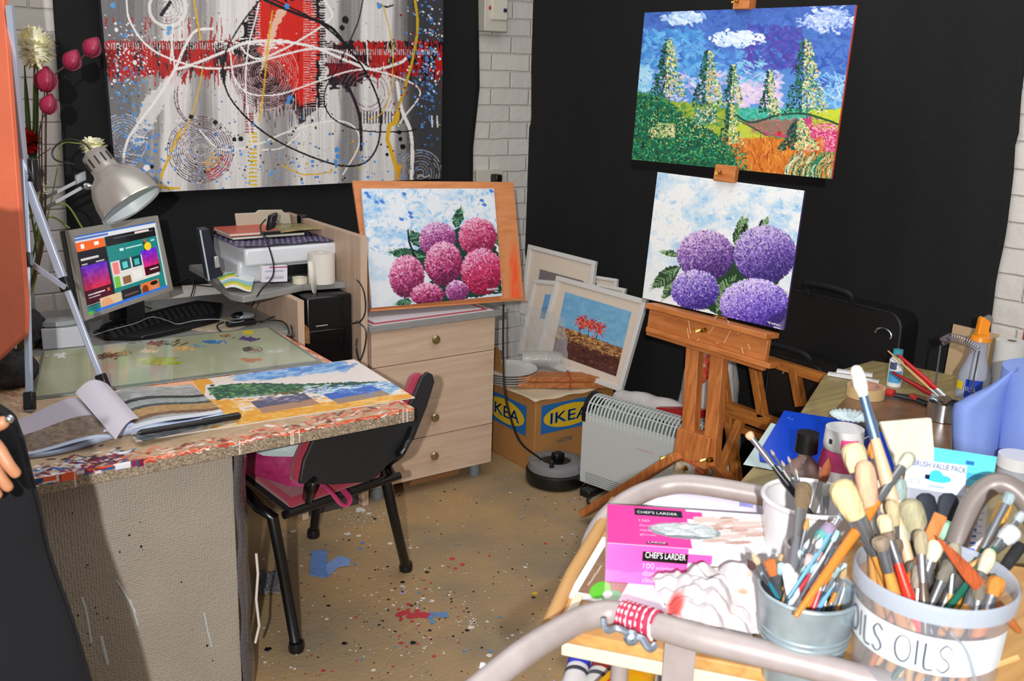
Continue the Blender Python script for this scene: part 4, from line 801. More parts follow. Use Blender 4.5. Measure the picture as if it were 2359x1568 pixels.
b = MB(); b.box(pts[-2][0]+.14, hx-.012, yb2-.06, yb2-.05, .70, HS-.026); b.build('back_panel', mat('back_grey2', '7A7470', .6), r)
DZ = .715
r = thing('computer_desk', 'grey-topped computer desk under the monitor and keyboard', 'desk', (.4, 3.2, 0))
b = MB(); b.box(.12, hx-.014, 3.16, yb2+.02, DZ-.022, DZ); b.build('desk_top', greyw, r, bevel=.002)
for x in (.14, hx-.05): b = MB(); b.box(x, x+.02, 3.2, yb2, .001, DZ-.022); b.build('desk_panel', beechz, r)
# tower computer
p = PY(700, 770, dy+.05); r = thing('computer_tower', 'black desktop computer tower under the grey shelf', 'computer', (1.45, dy+.05, 0)); tx0, tx1 = PY(706, 700, dy+.05)[0], PY(818, 700, dy+.05)[0]-.012
tz = PY(720, 685, dy+.05)[2]; bt = tz-.43
b = MB(); b.box(tx0, tx1, dy+.05, 3.55, bt, tz); b.build('tower_case', mat('tower_black', '0C0B10', .25), r, bevel=.008)
b = MB(); b.box(tx0+.005, tx1-.005, dy+.042, dy+.051, bt+.02, tz-.12); b.build('front_bezel', mat('bezel_black', '08070C', .12), r, bevel=.004)
b = MB(); b.box(tx0+.03, tx0+.075, dy+.0405, dy+.0425, tz-.105, tz-.101); b.build('logo_strip', SILVER, r)
b = MB(); b.box(tx0-.006, tx1+.0, dy+.03, 3.6, bt-.02, bt-.001); b.build('stand_shelf', beech, r)
b = MB(); b.box(hx+.0125, sx1-.028, dy+.03, 3.6, .001, bt-.022); o = b.build('storage_box', mat('dark_box', '3A3430', .8)); tag(o, 'dark storage box supporting the computer tower under the shelf', 'box')
b = MB(); b.prism([PY(x, y, dy+.03) for x, y in ((684, 742), (700, 745), (712, 756), (714, 792), (684, 788))], (0, .009, 0)); tag(b.build('wooden_block', wood('small_brown', '9A6A3C')), 'small rounded brown wooden piece beside the computer tower', 'wood piece')
# ---- keyboard, mouse, mat
kc = [PZ(x, y, DZ+.004) for x, y in ((215, 772), (290, 742), (400, 712), (455, 700), (512, 706), (505, 742), (420, 764), (330, 784), (240, 782))]
r = thing('keyboard', 'black curved ergonomic keyboard on the desk below the monitor', 'keyboard', kc[0]); b = MB(); b.prism([(q[0], q[1], DZ+.0015) for q in kc], (0, 0, .018)); b.build('keyboard_body', BLACK, r, bevel=.004)
b = MB(); kb = mat('key_black', '18181B', .4)
for j in range(5):
    for i in range(17):
        x = 250+i*14+j*3; y = 768-i*3.6+j*4.4-10*math.sin(math.pi*i/16)-6; p = PZ(x, y, DZ+.02); b.obox(p, A(.0135, 0, 0), A(0, .0135, 0), UP*.006)
o = b.build('keys', kb, r); o['kind'] = 'stuff'
b = MB(); p = PZ(508, 750, DZ); b.lathe(PZ(500, 748, DZ+.001), [(.105, 0), (.105, .003)], 40, sy=.9); b.build('mouse_mat', mat('mat_beige', 'B5A68E', .7, 0, .35, 25))
o = bpy.data.objects['mouse_mat']; tag(o, 'round beige paint-stained mouse mat beside the keyboard', 'mouse mat')
mp = PZ(562, 735, DZ+.004); r = thing('computer_mouse', 'silver and black computer mouse at the edge of the mat', 'mouse', mp); b = MB(); b.blob(mp+UP*.012, .042, 16, sy=.62, sz=.38); b.build('mouse_shell', mat('mouse_silver', 'A9B4BC', .25, .5), r); b = MB(); b.blob(mp+UP*.016-A(.016, 0, 0), .03, 14, sy=.75, sz=.42); b.build('mouse_buttons', BLACK, r)
p = PZ(560, 748, DZ+.003); b = MB(); b.box(p[0]-.06, p[0]+.04, p[1]-.02, p[1]+.01, DZ+.004, DZ+.022); tag(b.build('usb_hub', BLACK, bevel=.004), 'small black hub box in front of the computer mouse', 'hub')
def cable(px, z, lab, rr=.0024, name='cable', n=8, m=None):
    pts = [PZ(q[0], q[1], q[2] if len(q) > 2 else z) for q in px]; b = MB(); b.tube(spl(pts, n), rr, 6); return tag(b.build(name, m or mat('cable_black', '141416', .4)), lab, 'cable')
cable(((215, 772), (260, 758), (310, 745), (350, 730), (385, 738), (410, 746), (450, 738), (500, 735), (540, 742), (562, 738)), DZ+.03, 'thin pale cable snaking across the black keyboard', .0016, m=mat('cable_grey', '8E9094', .4))
cable(((600, 742), (640, 728), (668, 745), (672, 772), (655, 775)), DZ+.006, 'black cable loop on the desk right of the computer mouse')
cable(((575, 745), (610, 738), (650, 740), (665, 760), (660, 780)), DZ+.01, 'second black cable loop nearer the glass palette corner')
cable(((515, 742), (500, 750), (512, 765), (545, 770), (590, 758)), DZ+.006, 'black cable curled in front of the mouse mat')
def cabw(pts, lab, rr=.0025): b = MB(); b.tube(spl(pts, 10), rr, 6); return tag(b.build('cable', mat('cable_black', '141416', .4)), lab, 'cable')
cabw([PY(402, 655, 3.9), PY(440, 640, 3.88), PY(445, 665, 3.85), PY(425, 700, 3.8), PY(360, 712, 3.7), PY(320, 700, 3.65)], 'black cables hanging down the white wall right of the monitor')
cabw([PY(440, 655, 3.92), PY(500, 660, 3.9), PY(560, 655, 3.88), PY(640, 652, 3.8)], 'black cable running along the wall under the shelf')
cabw([PY(612, 505, 3.42), PY(600, 525, 3.36), PY(618, 565, 3.32), PY(630, 610, 3.25), PY(626, 640, 3.2), PY(600, 670, 3.17), PY(580, 705, 3.28)], 'black cable dropping over the front of the printer', .0028)
cabw([PY(788, 628, 3.34), PY(815, 638, 3.20), PY(836, 665, 3.10), PY(842, 710, 3.09), PY(832, 738, 3.10), PY(812, 745, 3.16)], 'black cable looping around the tall side panel', .0026)
cabw([PY(820, 738, 3.12), PY(842, 760, 3.09), PY(840, 800, 3.09), PY(828, 830, 3.1), PY(820, 800, 3.1), PY(822, 780, 3.12)], 'lower black cable hanging in a loop beside the drawers', .0026)
# ---- monitor
mon = [(157, 531), (364, 496), (400, 668), (196, 739)]
mp0 = PZ(290, 745, DZ+.02); mp0 = PY(290, 620, 3.42); mdir = nrm((PY(364, 496, 3.46)-PY(157, 531, 3.34))*A(1, 1, 0))
mn = nrm(A(mdir[1], -mdir[0], 0)); mt_ = math.radians(8); mN = nrm(mn*math.cos(mt_)+UP*math.sin(mt_))
mc = [PL(x, y, mp0, mN) for x, y in mon]
r = thing('computer_monitor', 'silver framed flat monitor showing a colourful web page', 'monitor', (mp0[0], mp0[1]+.05, DZ))
msc = [PL(x, y, mp0, mN) for x, y in ((171, 545), (358, 510), (388, 661), (205, 726))]
sil = mat('monitor_silver', 'A8A49C', .35, .4)
b = MB(); TL, TR, BR, BL = mc; iTL, iTR, iBR, iBL = msc
for q in ((TL, TR, iTR, iTL), (TR, BR, iBR, iTR), (BR, BL, iBL, iBR), (BL, TL, iTL, iBL)): b.prism(q, -mN*.02)
b.build('bezel', sil, r, bevel=.001)
b = MB(); b.prism([q-mN*.021 for q in mc], -mN*.03); b.build('rear_shell', BLACK, r, bevel=.004)
a = Art([q-mN*.004 for q in msc], 210, 175, (30, 124, 120))
P = lambda u, v: (msc, )
def S(u0, v0, u1, v1, col, al=1): m = ((a.U >= u0) & (a.U <= u1) & (a.V >= v0) & (a.V <= v1))[..., None]*al; a.C[:] = a.C*(1-m)+np.array(col)*m
S(0, 0, 1, .03, (60, 110, 200)); S(0, .02, 1, .085, (206, 210, 214)); S(0, .085, .34, .20, (232, 96, 24)); S(.35, .075, 1, .21, (26, 24, 28)); S(0, .2, .345, .9, (24, 20, 26)); S(.45, .115, .95, .125, (120, 120, 120)); S(.72, .09, .9, .12, (220, 200, 200)); S(0, .03, .4, .06, (80, 110, 180)); S(.06, .11, .10, .17, (244, 240, 236)); S(.22, .11, .27, .16, (246, 236, 230)); S(.03, .29, .24, .32, (200, 200, 200)); S(.03, .36, .1, .375, (180, 180, 180)); S(.2, .36, .3, .375, (180, 180, 180))
m = (a.U < .325) & (a.U > .01) & (a.V > .39) & (a.V < .72); g = fbm(a.U*30, a.V*30, 3); c_ = np.stack([70+(a.V-.39)*380+g*40, 20+g*40, 170-(a.V-.39)*420+g*50], 2); a.C[m] = c_[m]; S(.01, .7, .33, .87, (70, 14, 30)); S(.04, .75, .24, .765, (220, 200, 210)); S(.04, .79, .18, .80, (200, 180, 190)); S(.27, .74, .3, .78, (220, 90, 50))
S(0, .88, .9, .89, (210, 224, 220)); S(.36, .42, .93, .78, (206, 206, 200)); S(.47, .42, .6, .57, (26, 80, 84)); S(.62, .42, .74, .57, (20, 60, 70)); S(.5, .46, .56, .55, (90, 190, 190)); S(.65, .46, .71, .55, (70, 170, 170)); S(.38, .44, .45, .6, (226, 120, 120)); S(.37, .63, .44, .78, (110, 180, 60)); S(.47, .66, .57, .76, (130, 90, 60)); S(.6, .62, .72, .74, (220, 214, 210))
m = (a.U > .755) & (a.U < .955) & (a.V > .37) & (a.V < .74); a.C[m] = np.stack([70+(a.V-.37)*420+g*50, 22+g*30, 190-(a.V-.37)*460+g*50], 2)[m]; S(.76, .62, .955, .74, (60, 14, 24)); S(.82, .66, .93, .675, (210, 190, 200))
S(.8, .24, .84, .38, (40, 24, 26)); a.V  # seated figure on the banner
m = ((a.U-.85)/.045)**2+((a.V-.33)/.06)**2 < 1; a.C[m] = (224, 196, 40); m = ((a.U-.825)/.02)**2+((a.V-.24)/.03)**2 < 1; a.C[m] = (150, 90, 60); S(.5, .275, .55, .31, (200, 230, 226)); S(.57, .28, .78, .295, (180, 214, 210)); S(.9, .25, .95, .27, (200, 220, 216))
S(.2, .865, .9, .87, (120, 180, 176)); S(.16, .84, .42, 1, (206, 180, 140)); m = ((a.U-.24)/.07)**2+((a.V-.95)/.09)**2 < 1; a.C[m] = (214, 150, 110); S(.43, .83, .66, 1, (34, 32, 36)); S(.67, .83, .9, 1, (220, 110, 50)); S(.45, .9, .63, .93, (90, 70, 66)); m = ((a.U-.84)/.04)**2+((a.V-.92)/.06)**2 < 1; a.C[m] = (190, 130, 90); m = ((a.U-.84)/.05)**2+((a.V-.87)/.03)**2 < 1; a.C[m] = (30, 20, 20); m = ((a.U-.72)/.04)**2+((a.V-.93)/.07)**2 < 1; a.C[m] = (120, 50, 30)
S(0, .965, 1, 1, (50, 110, 200)); S(.0, .965, .08, 1, (80, 170, 60)); S(.985, .07, 1, .97, (190, 200, 206)); a.noise(6, 2, 2, 5)
a.build('screen', attr_mat('screen_glow', .2, emit=.42), r)
cb_ = (mc[2]+mc[3])/2; b = MB(); b.obox(cb_-mdir*.035-mN*.05-UP*.05, mdir*.07, -mN*.03, UP*.12); b.build('neck', BLACK, r, bevel=.004)
bc2 = A(cb_[0]+.02, cb_[1]+.035, DZ+.001); b = MB(); b.lathe(bc2, [(.10, 0), (.105, .006), (.09, .013), (.02, .016)], 36, sx=1.1); b.build('stand_base', BLACK, r)
b = MB(); b.obox(A(bc2[0]-.03, bc2[1]-.012, DZ+.012), A(.06, 0, 0), A(0, .02, 0), UP*.09); b.build('stand_column', BLACK, r)
# ---- black speaker-like panel left of the printer
b = MB(); r = thing('speaker', 'dark flat speaker with pale edge standing left of the printer', 'speaker', PY(490, 640, 3.3)); pts = [PY(x, y, 3.3) for x, y in ((461, 530), (482, 526), (502, 600), (515, 635), (482, 646))]
b.prism(pts, (.0, .05, 0)); b.build('speaker_box', mat('speaker_navy', '1B1E2C', .4), r, bevel=.003); b = MB(); b.tube([pts[0], pts[4]], .003, 6); b.build('speaker_edge', mat('speaker_trim', 'B9C2C6', .3), r)
b = MB(); b.prism([PY(x, y, 3.27) for x, y in ((494, 591), (503, 590), (508, 615), (497, 618))], (0, .01, 0)); b.build('control_strip', SILVER, r, bevel=.002)
# ---- printer
py_ = 3.335; pA, pB = PY(557, 640, py_)[0], PY(787, 640, py_)[0]; pz = HS+.002; ph = PY(690, 566, py_)[2]-HS; pb = 3.66
pw = mat('printer_white', 'CBCDD2', .3); r = thing('printer', 'white inkjet printer with purple dotted cloth laid over its lid', 'printer', (pA, py_, pz))
b = MB(); b.box(pA, pB, py_+.03, pb, pz, pz+ph*.62); b.build('printer_body', pw, r, bevel=.012)
b = MB(); b.box(pA+.015, pB+.004, py_+.0, pb, pz+ph*.5, pz+ph); b.build('scanner_lid', mat('printer_lid', 'D3D5DA', .3), r, bevel=.01)
b = MB(); b.box(pA+.09, pB-.07, py_+.022, py_+.032, pz+ph*.12, pz+ph*.42); b.build('output_slot', BLACK, r)
b = MB(); b.box(pA+.1, pB-.08, py_-.02, py_+.03, pz+.012, pz+.018); b.build('output_tray', mat('tray_smoke', '3A3D42', .3), r)
b = MB(); b.box(pB-.045, pB-.02, py_+.027, py_+.031, pz+ph*.3, pz+ph*.36); b.build('printer_buttons', BLACK, r)
# paper support + book + webcam
pt_ = [PY(x, y, 3.63) for x, y in ((542, 492), (590, 490), (596, 484), (650, 483), (656, 490), (668, 492), (678, 545), (548, 540))]
b = MB(); b.prism(pt_, (0, .012, 0)); b.build('paper_support', mat('support_beige', 'B5AC98', .4), r, bevel=.003)
pc_ = A(pA, py_, pz+ph+.001); G = np.zeros((12, 22, 3)); cl = Art([(pA+.0, pb-.03, pz+ph+.004), (pB-.005, pb-.03, pz+ph+.004), (pB-.002, py_+.004, pz+ph+.004), (pA-.01, py_+.004, pz+ph+.004)], 120, 70, (70, 62, 104))
for i in range(18):
    for j in range(10): cl.U; m = ((cl.U*18-i-.5-(j % 2)*.5)**2+(cl.V*10-j-.5)**2) < .035; cl.C[m] = (214, 210, 222)
cl.P[..., 2] += .002*np.sin(cl.U*20)+.004; cl.build('dotted_cloth', PRINT, r)
b = MB(); b.obox((pA+.01, py_-.001, pz+ph*.78), (pB-pA-.02, 0, 0), (0, .002, 0), UP*(ph*.22)); 
bk0 = pz+ph+.012
def book(lab, x0, x1, y0, y1, z0, h, col, page='D8D2C4', cat='book', ang=0, nm='book'):
    r = thing(nm, lab, cat, (x0, y0, z0)); b = MB(); b.box(x0+.002, x1-.002, y0+.003, y1-.003, z0+.0015, z0+h-.0015); b.build('pages', mat('pages', page, .8), r); m = mat('cover'+col, col, .35)
    for zz in (z0, z0+h-.0018): b = MB(); b.box(x0, x1, y0, y1, zz, zz+.0018); b.build('cover', m, r)
    return r
book('dark-spined magazine at the bottom of the pile on the printer', pA+.02, pA+.30, py_+.13, py_+.30, bk0, .012, '24302E')
rb = book('red and white magazine on top of the pile on the printer', pA+.01, pA+.20, py_+.13, py_+.30, bk0+.013, .012, 'C8503A')
b = MB(); G = np.zeros((6, 14, 3))
for j in range(6):
    for i in range(14): G[j, i] = (pA+.16+.26*i/13, py_+.11+.16*j/5, bk0+.016+.008*math.sin(math.pi*i/13))
tag(MB().grid(G).build('magazine', mat('mag_gold', '9A8A5A', .3, 0, .5, 20), thick=.003), 'open curved magazine with gold-brown cover lying on the printer', 'magazine')
wc = PY(622, 512, 3.44); r = thing('webcam', 'small black clip webcam perched on the magazines', 'webcam', wc); b = MB(); b.obox(wc-A(.012, .01, .03), A(.03, .0, .01), A(0, .03, 0), A(.012, 0, .055)); b.build('camera_head', BLACK, r, bevel=.005); b = MB(); b.lathe(wc+A(.02, -.01, .0), [(.007, 0), (.007, .01)], 14, (.4, -1, 0)); b.build('lens', STEEL, r)
b = MB(); b.obox(wc-A(.03, .0, .045), A(.07, 0, 0), A(0, .02, 0), UP*.01); b.build('clip', BLACK, r)
b = MB(); p = PY(700, 520, 3.62); b.box(p[0]-.012, p[0]+.02, 3.62, 3.66, HS, p[2]+.04); tag(b.build('power_adapter', BLACK, bevel=.004), 'black adapter block standing behind the printer', 'adapter')
# leaflets, card, tape, paper roll on the shelf
a = Art([PZ(x, y, HS+.02) for x, y in ((505, 618), (590, 612), (592, 640), (530, 645))], 70, 50, (230, 232, 230), disp=lambda P, u, v: P+np.concatenate([0*u*v, 0*u*v, .028*np.sin(u*3.0)*(1-v*.3)+0*v], 2))
for k, c_ in enumerate([(236, 238, 236), (150, 200, 110), (230, 206, 40), (236, 236, 230), (130, 180, 220), (200, 220, 180), (230, 206, 40), (236, 238, 240)]): m = (a.V >= k/8) & (a.V < (k+1)/8); a.C[m] = c_
a.build('l', PRINT); o = bpy.data.objects['l']; o.name = 'leaflet'; tag(o, 'curled leaflet with yellow, green and blue stripes on the shelf edge', 'leaflet')
p = [PY(x, y, 3.07) for x, y in ((485, 640), (520, 618), (595, 612), (592, 640), (560, 668), (520, 660))]; G = np.zeros((5, 8, 3)); c4 = [PZ(x, y, HS+.012) for x, y in ((500, 650), (592, 628), (578, 668), (520, 664))]
a = Art(c4, 70, 50, (232, 234, 234), disp=lambda P, u, v: P+np.concatenate([0*u*v, 0*u*v, .02*(1-v)+.006*np.sin(u*5)+0*u], 2))
for k, c_ in enumerate([(206, 220, 226), (110, 180, 90), (234, 206, 30), (230, 234, 232), (150, 196, 226), (150, 200, 120), (236, 210, 40), (238, 240, 240)]): m = (a.V+.06*np.sin(a.U*5) >= k/8) & (a.V+.06*np.sin(a.U*5) < (k+1)/8); a.C[m] = c_
a.build('leaflet', PRINT); o = bpy.data.objects['leaflet.001']; tag(o, 'second striped leaflet hanging just over the curved shelf corner', 'leaflet')
def card(lab, quad, y, tint, red=None):
    P4 = [PY(x, yy, y) for x, yy in quad]; a = Art(P4, 60, 40, tint)
    m = (a.V > .05) & (a.V < .12) & (a.U > .3); a.C[m] = red or (170, 60, 90)
    for v in (.3, .36, .62, .7, .78): m = (abs(a.V-v) < .018) & (a.U > .12) & (a.U < .85); a.C[m] = (150, 150, 170)
    n_ = nrm(np.cross(P4[1]-P4[0], P4[3]-P4[0])); n_ = n_ if n_@(P4[0]-CAM) > 0 else -n_
    r = thing('card_box', lab, 'box', P4[3]); a.build('printed_face', PRINT, r); b = MB(); b.prism([q+n_*.0005 for q in P4], n_*.02); b.build('carton', PAPER, r)
card('small white boxed card with pink line standing in front of the printer', ((603, 614), (662, 612), (662, 648), (603, 650)), 3.262, (216, 212, 226))
b = MB(); tc_ = PZ(691, 652, HS+.001); b.lathe(tc_, [(.018, 0), (.027, 0), (.027, .022), (.018, .022), (.018, 0)], 30, cap=False); tag(b.build('tape_roll', mat('tape_cream', 'D6CDB8', .4)), 'small roll of cream tape on the grey shelf', 'tape')
rr = thing('paper_roll', 'white roll of paper with a torn strip hanging over the shelf edge', 'paper roll', PZ(740, 648, HS)); c = PZ(741, 650, HS+.001); R_ = 31*sc(c); hh = 66*sc(c)/math.cos(.3)
b = MB(); b.lathe(c, [(R_*.35, hh), (R_, hh), (R_, 0), (R_*.35, 0), (R_*.35, hh)], 36, cap=False); b.build('roll', mat('roll_white', 'D6D0C6', .8), rr)
c2 = c-nrm(ray(741, 650)*A(1, 1, 0))*R_; q = A(c2[0], c2[1], 0); fs = [PL(x, y, c2-A(0, .004, 0), A(0, -1, 0)) for x, y in ((711, 600), (726, 600), (730, 655), (728, 682), (720, 672), (714, 640))]
fs = [PY(x, y, P1[0][1]-.012) for x, y in ((709, 602), (722, 602), (730, 655), (728, 682), (719, 672), (713, 640))]
b = MB(); b.face(fs); b.build('torn_strip', mat('roll_white', 'D6D0C6', .8), rr, thick=.001)
r = thing('papers_pile', 'small grey lidded plastic tub of papers at the end of the desk', 'tub', PZ(140, 770, DZ)); bpy.data.objects.remove(r)
# ================================================================ drawing board with pink painting
bn = nrm(A(0, -1, 0)*math.cos(.2)+UP*math.sin(.2)); bp0 = PY(1030, 700, 3.17); bp0[2] = DT+.02
bx_ = nrm((PY(1207, 688, 3.12)-PY(858, 712, 3.2))*A(1, 1, 0)); bn = nrm(np.cross(bx_, nrm(A(0, .2, .98)))); bn = bn if bn@(CAM-bp0) > 0 else -bn
bq = [PL(x, y, bp0, bn) for x, y in ((812, 416), (1183, 419), (1207, 686), (855, 712))]
r = thing('drawing_board', 'orange-brown plywood drawing board propped up on the drawer unit', 'board', bq[3])
bw_ = wood('board_ply', 'D08A58', 'C47B4A', 4, .4, 'X'); b = MB(); b.prism(bq, -bn*.012); b.build('board', bw_, r, bevel=.001)
e0 = bq[3]; ex = nrm(bq[2]-bq[3]); b = MB(); b.obox(e0-ex*.01-bn*.012, ex*(np.linalg.norm(bq[2]-bq[3])+.005), bn*.035, -UP*.008); b.build('ledge', bw_, r)
b = MB(); t0 = PL(1132, 429, bp0+bn*.001, bn); text(b, 'BOARD', PL(1161, 430, bp0+bn*.001, bn), ex, nrm(np.cross(bn, ex)) if nrm(np.cross(bn, ex))[2] > 0 else -nrm(np.cross(bn, ex)), .004, .02)
# paint scuffs
a = Art([PL(x, y, bp0+bn*.0008, bn) for x, y in ((1166, 540), (1194, 540), (1205, 684), (1160, 686))], 30, 80, (207, 138, 90)); 
m = np.clip(1-abs(a.U-.62)*2.2, 0, 1)*np.clip(a.V*2.2, 0, 1)*fbm(a.X/3, a.Y/30, 4)*1.7; m = np.clip(m, 0, 1)[..., None]; a.C[:] = a.C*(1-m)+np.array((236, 84, 40))*m; a.build('paint_smear', PAINT, r)
pp = bp0+bn*.02; c = [PL(x, y, pp, bn) for x, y in ((833, 434), (1138, 434), (1157, 681), (857, 709))]
a = Art(c, 240, 210); sky_soft(a, 13, ((222, 228, 234), (160, 200, 232), (84, 150, 220)), 40, 30)
f = np.clip((a.Y-560)/120, 0, 1)[..., None]*.8; a.C[:] = a.C*(1-f)+np.array((214, 216, 222))*f
for k in range(520): x, y = rs.uniform(834, 1150), rs.uniform(436, 590); a.ell(x, y, rs.uniform(3, 9), rs.uniform(1.2, 3.4), pick([(236, 236, 236), (150, 196, 234), (232, 226, 226), (186, 214, 238), (110, 170, 228)], 6), rs.uniform(0, 3.1), .5)
for x, y in ((880, 464), (868, 466), (945, 490), (948, 500), (1110, 462), (1116, 472), (1132, 440), (925, 505), (932, 447), (845, 445), (850, 452)): a.ell(x, y, 6, 3.5, (44, 110, 206), .4, .85, rag=.5)
a.poly([(925, 590), (1000, 560), (1060, 520), (1140, 560), (1152, 600), (1155, 675), (960, 705), (1000, 640)], (14, 56, 44), 1, 4, 6)
for p, q, w_ in (((985, 592), (893, 580), 14), ((1050, 525), (1062, 476), 13), ((975, 570), (945, 530), 14), ((1150, 570), (1142, 530), 8), ((950, 695), (910, 700), 10), ((1060, 520), (1045, 500), 6)): leaf(a, p, q, w_, (14, 62, 44), (110, 170, 130), 30)
a.line([(960, 600), (944, 560), (940, 532)], 5, (8, 26, 20))
K1 = ((238, 186, 212), (182, 50, 112), (74, 10, 50)); K2 = ((226, 190, 226), (164, 62, 132), (78, 18, 76)); K3 = ((236, 176, 208), (200, 40, 96), (120, 8, 44))
pom(a, 1008, 551, 42, 40, K2); pom(a, 1100, 545, 43, 44, ((238, 186, 210), (196, 52, 106), (110, 20, 60))); pom(a, 937, 637, 40, 49, K1); pom(a, 1022, 607, 43, 50, K1); pom(a, 1110, 625, 47, 53, K3, 2600); pom(a, 984, 678, 38, 26, K1); pom(a, 1053, 670, 26, 24, K2)
for k in range(9): a.line([(1122+k*3, 665-.3*k), (1123+k*3, 669-.3*k)], 1.6, (230, 226, 230), 1, False)
a.line([(1140, 671), (1148, 671)], 1.5, (230, 226, 230)); a.noise(7, 2, 2, 8)
r = thing('flower_painting', 'square canvas of magenta pompom flowers fixed on the orange drawing board', 'painting', c[3]); canvas(r, a, .016, mat('canvas_raw', 'CFC8C4', .7), back_n=-bn)
for k, (cn, cc, o_) in enumerate((('white', 'D8D4D6', 0), ('red', 'B85058', .006), ('pale', 'CFCBD2', .012))):
    b = MB(); z = DT+.0015+.004*k; b.box(dx0+.0+o_, dx1-.02-o_*4, dy-.012+o_, dy+.30, z, z+.003); tag(b.build('paper_sheet', mat('sheet_'+cn, cc, .6)), {'white': 'white card sheet lowest under the drawing board on the drawer unit', 'red': 'red paper sheet squeezed under the drawing board', 'pale': 'pale mounting card just beneath the drawing board ledge'}[cn], 'paper')
# ================================================================ near work table
TZ = .74; TX0, TX1, TY0, TY1 = .27, 1.262, 2.165, 3.13
tw = attr_mat('painted_table', .55, 0, noise=.3, ns=90); r = thing('work_table', 'paint-smeared chipboard work table with bubble-wrapped side panel', 'table', (TX0, TY0, 0))
a = Art([(TX0, TY1, TZ), (TX1, TY1, TZ), (TX1, TY0, TZ), (TX0, TY0, TZ)], 330, 300, (186, 160, 130)); g = fbm(a.X/18, a.Y/6, 2)[..., None]
a.C[:] = np.array((196, 172, 142))*(1-g)+np.array((168, 138, 108))*g; ors = [(216, 90, 56), (206, 126, 98), (220, 150, 118), (180, 80, 62), (226, 216, 206), (150, 80, 58), (196, 160, 130), (110, 60, 56)]
def smear(n_, x0, y0, x1, y1, w_, cols, l=(4, 16), ww=(1, 3)):
    for _ in range(n_): t = rs.rand(); a.ell(x0+(x1-x0)*t+rs.normal(0, w_*.3), y0+(y1-y0)*t+rs.normal(0, w_), rs.uniform(*l), rs.uniform(*ww), pick(cols, 12), math.atan2(y1-y0, x1-x0)+rs.normal(0, .25), .85)
smear(330, 640, 755, 960, 940, 6, ors); smear(200, 640, 755, 780, 835, 8, ors[:5]); smear(300, 70, 1105, 950, 925, 7, ors); smear(300, 240, 905, 760, 838, 4, [(236, 130, 110), (226, 90, 60), (150, 60, 40), (210, 160, 120)], (4, 12), (.8, 2)); smear(160, 80, 1090, 300, 1050, 10, [(40, 90, 150), (120, 20, 50), (220, 220, 226), (60, 40, 60)]); smear(80, 0, 860, 60, 850, 14, [(150, 60, 40), (200, 160, 120)], (6, 20), (1, 2)); smear(120, 20, 900, 70, 930, 16, [(180, 130, 100), (206, 180, 150)])
a.noise(8, 3, 2, 6); a.build('table_surface', tw, r)
chip = mat('chipboard', '8A7A66', .8, 0, .55, 160, .5, 200); b = MB(); b.box(TX0, TX1, TY0+.001, TY1, TZ-.036, TZ-.0006); b.build('table_top', chip, r)
a = Art([(TX0, TY0, TZ), (TX1, TY0, TZ), (TX1, TY0, TZ-.036), (TX0, TY0, TZ-.036)], 420, 22, (140, 124, 104)); g = (fbm(a.X/2.2, a.Y/2.2, 7)[..., None]-.5)*170; a.C[:] = a.C+g
for _ in range(300):
    u = rs.rand(); v = abs(rs.normal(0, .12)); m = (abs(a.U-u-.01*np.sin(a.V*9+u*50)) < rs.uniform(.002, .018)) & (abs(a.V-v-.05*np.sin(a.U*300)) < rs.uniform(.02, .09)); a.C[m] = pick([(226, 84, 40), (214, 110, 80), (236, 226, 220), (170, 60, 44), (230, 140, 110)], 10)
for _ in range(60): u = rs.rand()*.3; m = (abs(a.U-u) < rs.uniform(.004, .02)) & (a.V < rs.uniform(.1, .5)); a.C[m] = pick([(30, 80, 130), (120, 20, 60), (220, 220, 226), (226, 84, 40)], 10)
for _ in range(9): u = rs.rand(); m = (abs(a.U-u) < .0008); a.C[m] = (226, 216, 210)
a.build('table_edge', tw, r)
# bubble wrapped panel below
def bubble(name, c1, spec, alpha=1, sc_=95):
    m = bpy.data.materials.new(name); m.use_nodes = True; nt = m.node_tree; N = nt.nodes; L = nt.links; b = N['Principled BSDF']; b.inputs['Base Color'].default_value = (*lin(hexc(c1)), 1); b.inputs['Roughness'].default_value = spec; b.inputs['Coat Weight'].default_value = .7; b.inputs['Coat Roughness'].default_value = .05
    tc = N.new('ShaderNodeTexCoord'); v = N.new('ShaderNodeTexVoronoi'); v.inputs['Scale'].default_value = sc_; v.inputs['Randomness'].default_value = .35; L.new(tc.outputs['Object'], v.inputs['Vector'])
    n = N.new('ShaderNodeTexNoise'); n.inputs['Scale'].default_value = 7; n.inputs['Detail'].default_value = 6; L.new(tc.outputs['Object'], n.inputs['Vector'])
    ad = N.new('ShaderNodeMath'); ad.operation = 'MULTIPLY_ADD'; ad.inputs[1].default_value = -1.3; L.new(v.outputs['Distance'], ad.inputs[0]); L.new(n.outputs['Fac'], ad.inputs[2])
    bp = N.new('ShaderNodeBump'); bp.inputs['Strength'].default_value = .7; bp.inputs['Distance'].default_value = .003; L.new(ad.outputs[0], bp.inputs['Height']); L.new(bp.outputs[0], b.inputs['Normal']); L.new(bp.outputs[0], b.inputs['Coat Normal'])
    r_ = N.new('ShaderNodeValToRGB'); r_.color_ramp.elements[0].color = (*lin(hexc(c1))*.82, 1); r_.color_ramp.elements[1].color = (*np.minimum(lin(hexc(c1))*1.12, 1), 1); L.new(n.outputs['Fac'], r_.inputs[0]); L.new(r_.outputs[0], b.inputs['Base Color']); return m
px1 = PY(535, 1100, TY0+.06)[0]
b = MB(); b.box(TX0+.0, px1, TY0+.05, TY0+.09, .0015, TZ-.037); b.build('side_panel', bubble('bubble_wrap_beige', '9C9388', .3, sc_=150), r, bevel=.003)
wx = PY(590, 1100, TY0+.09)[0]
b = MB(); G = np.zeros((26, 6, 3))
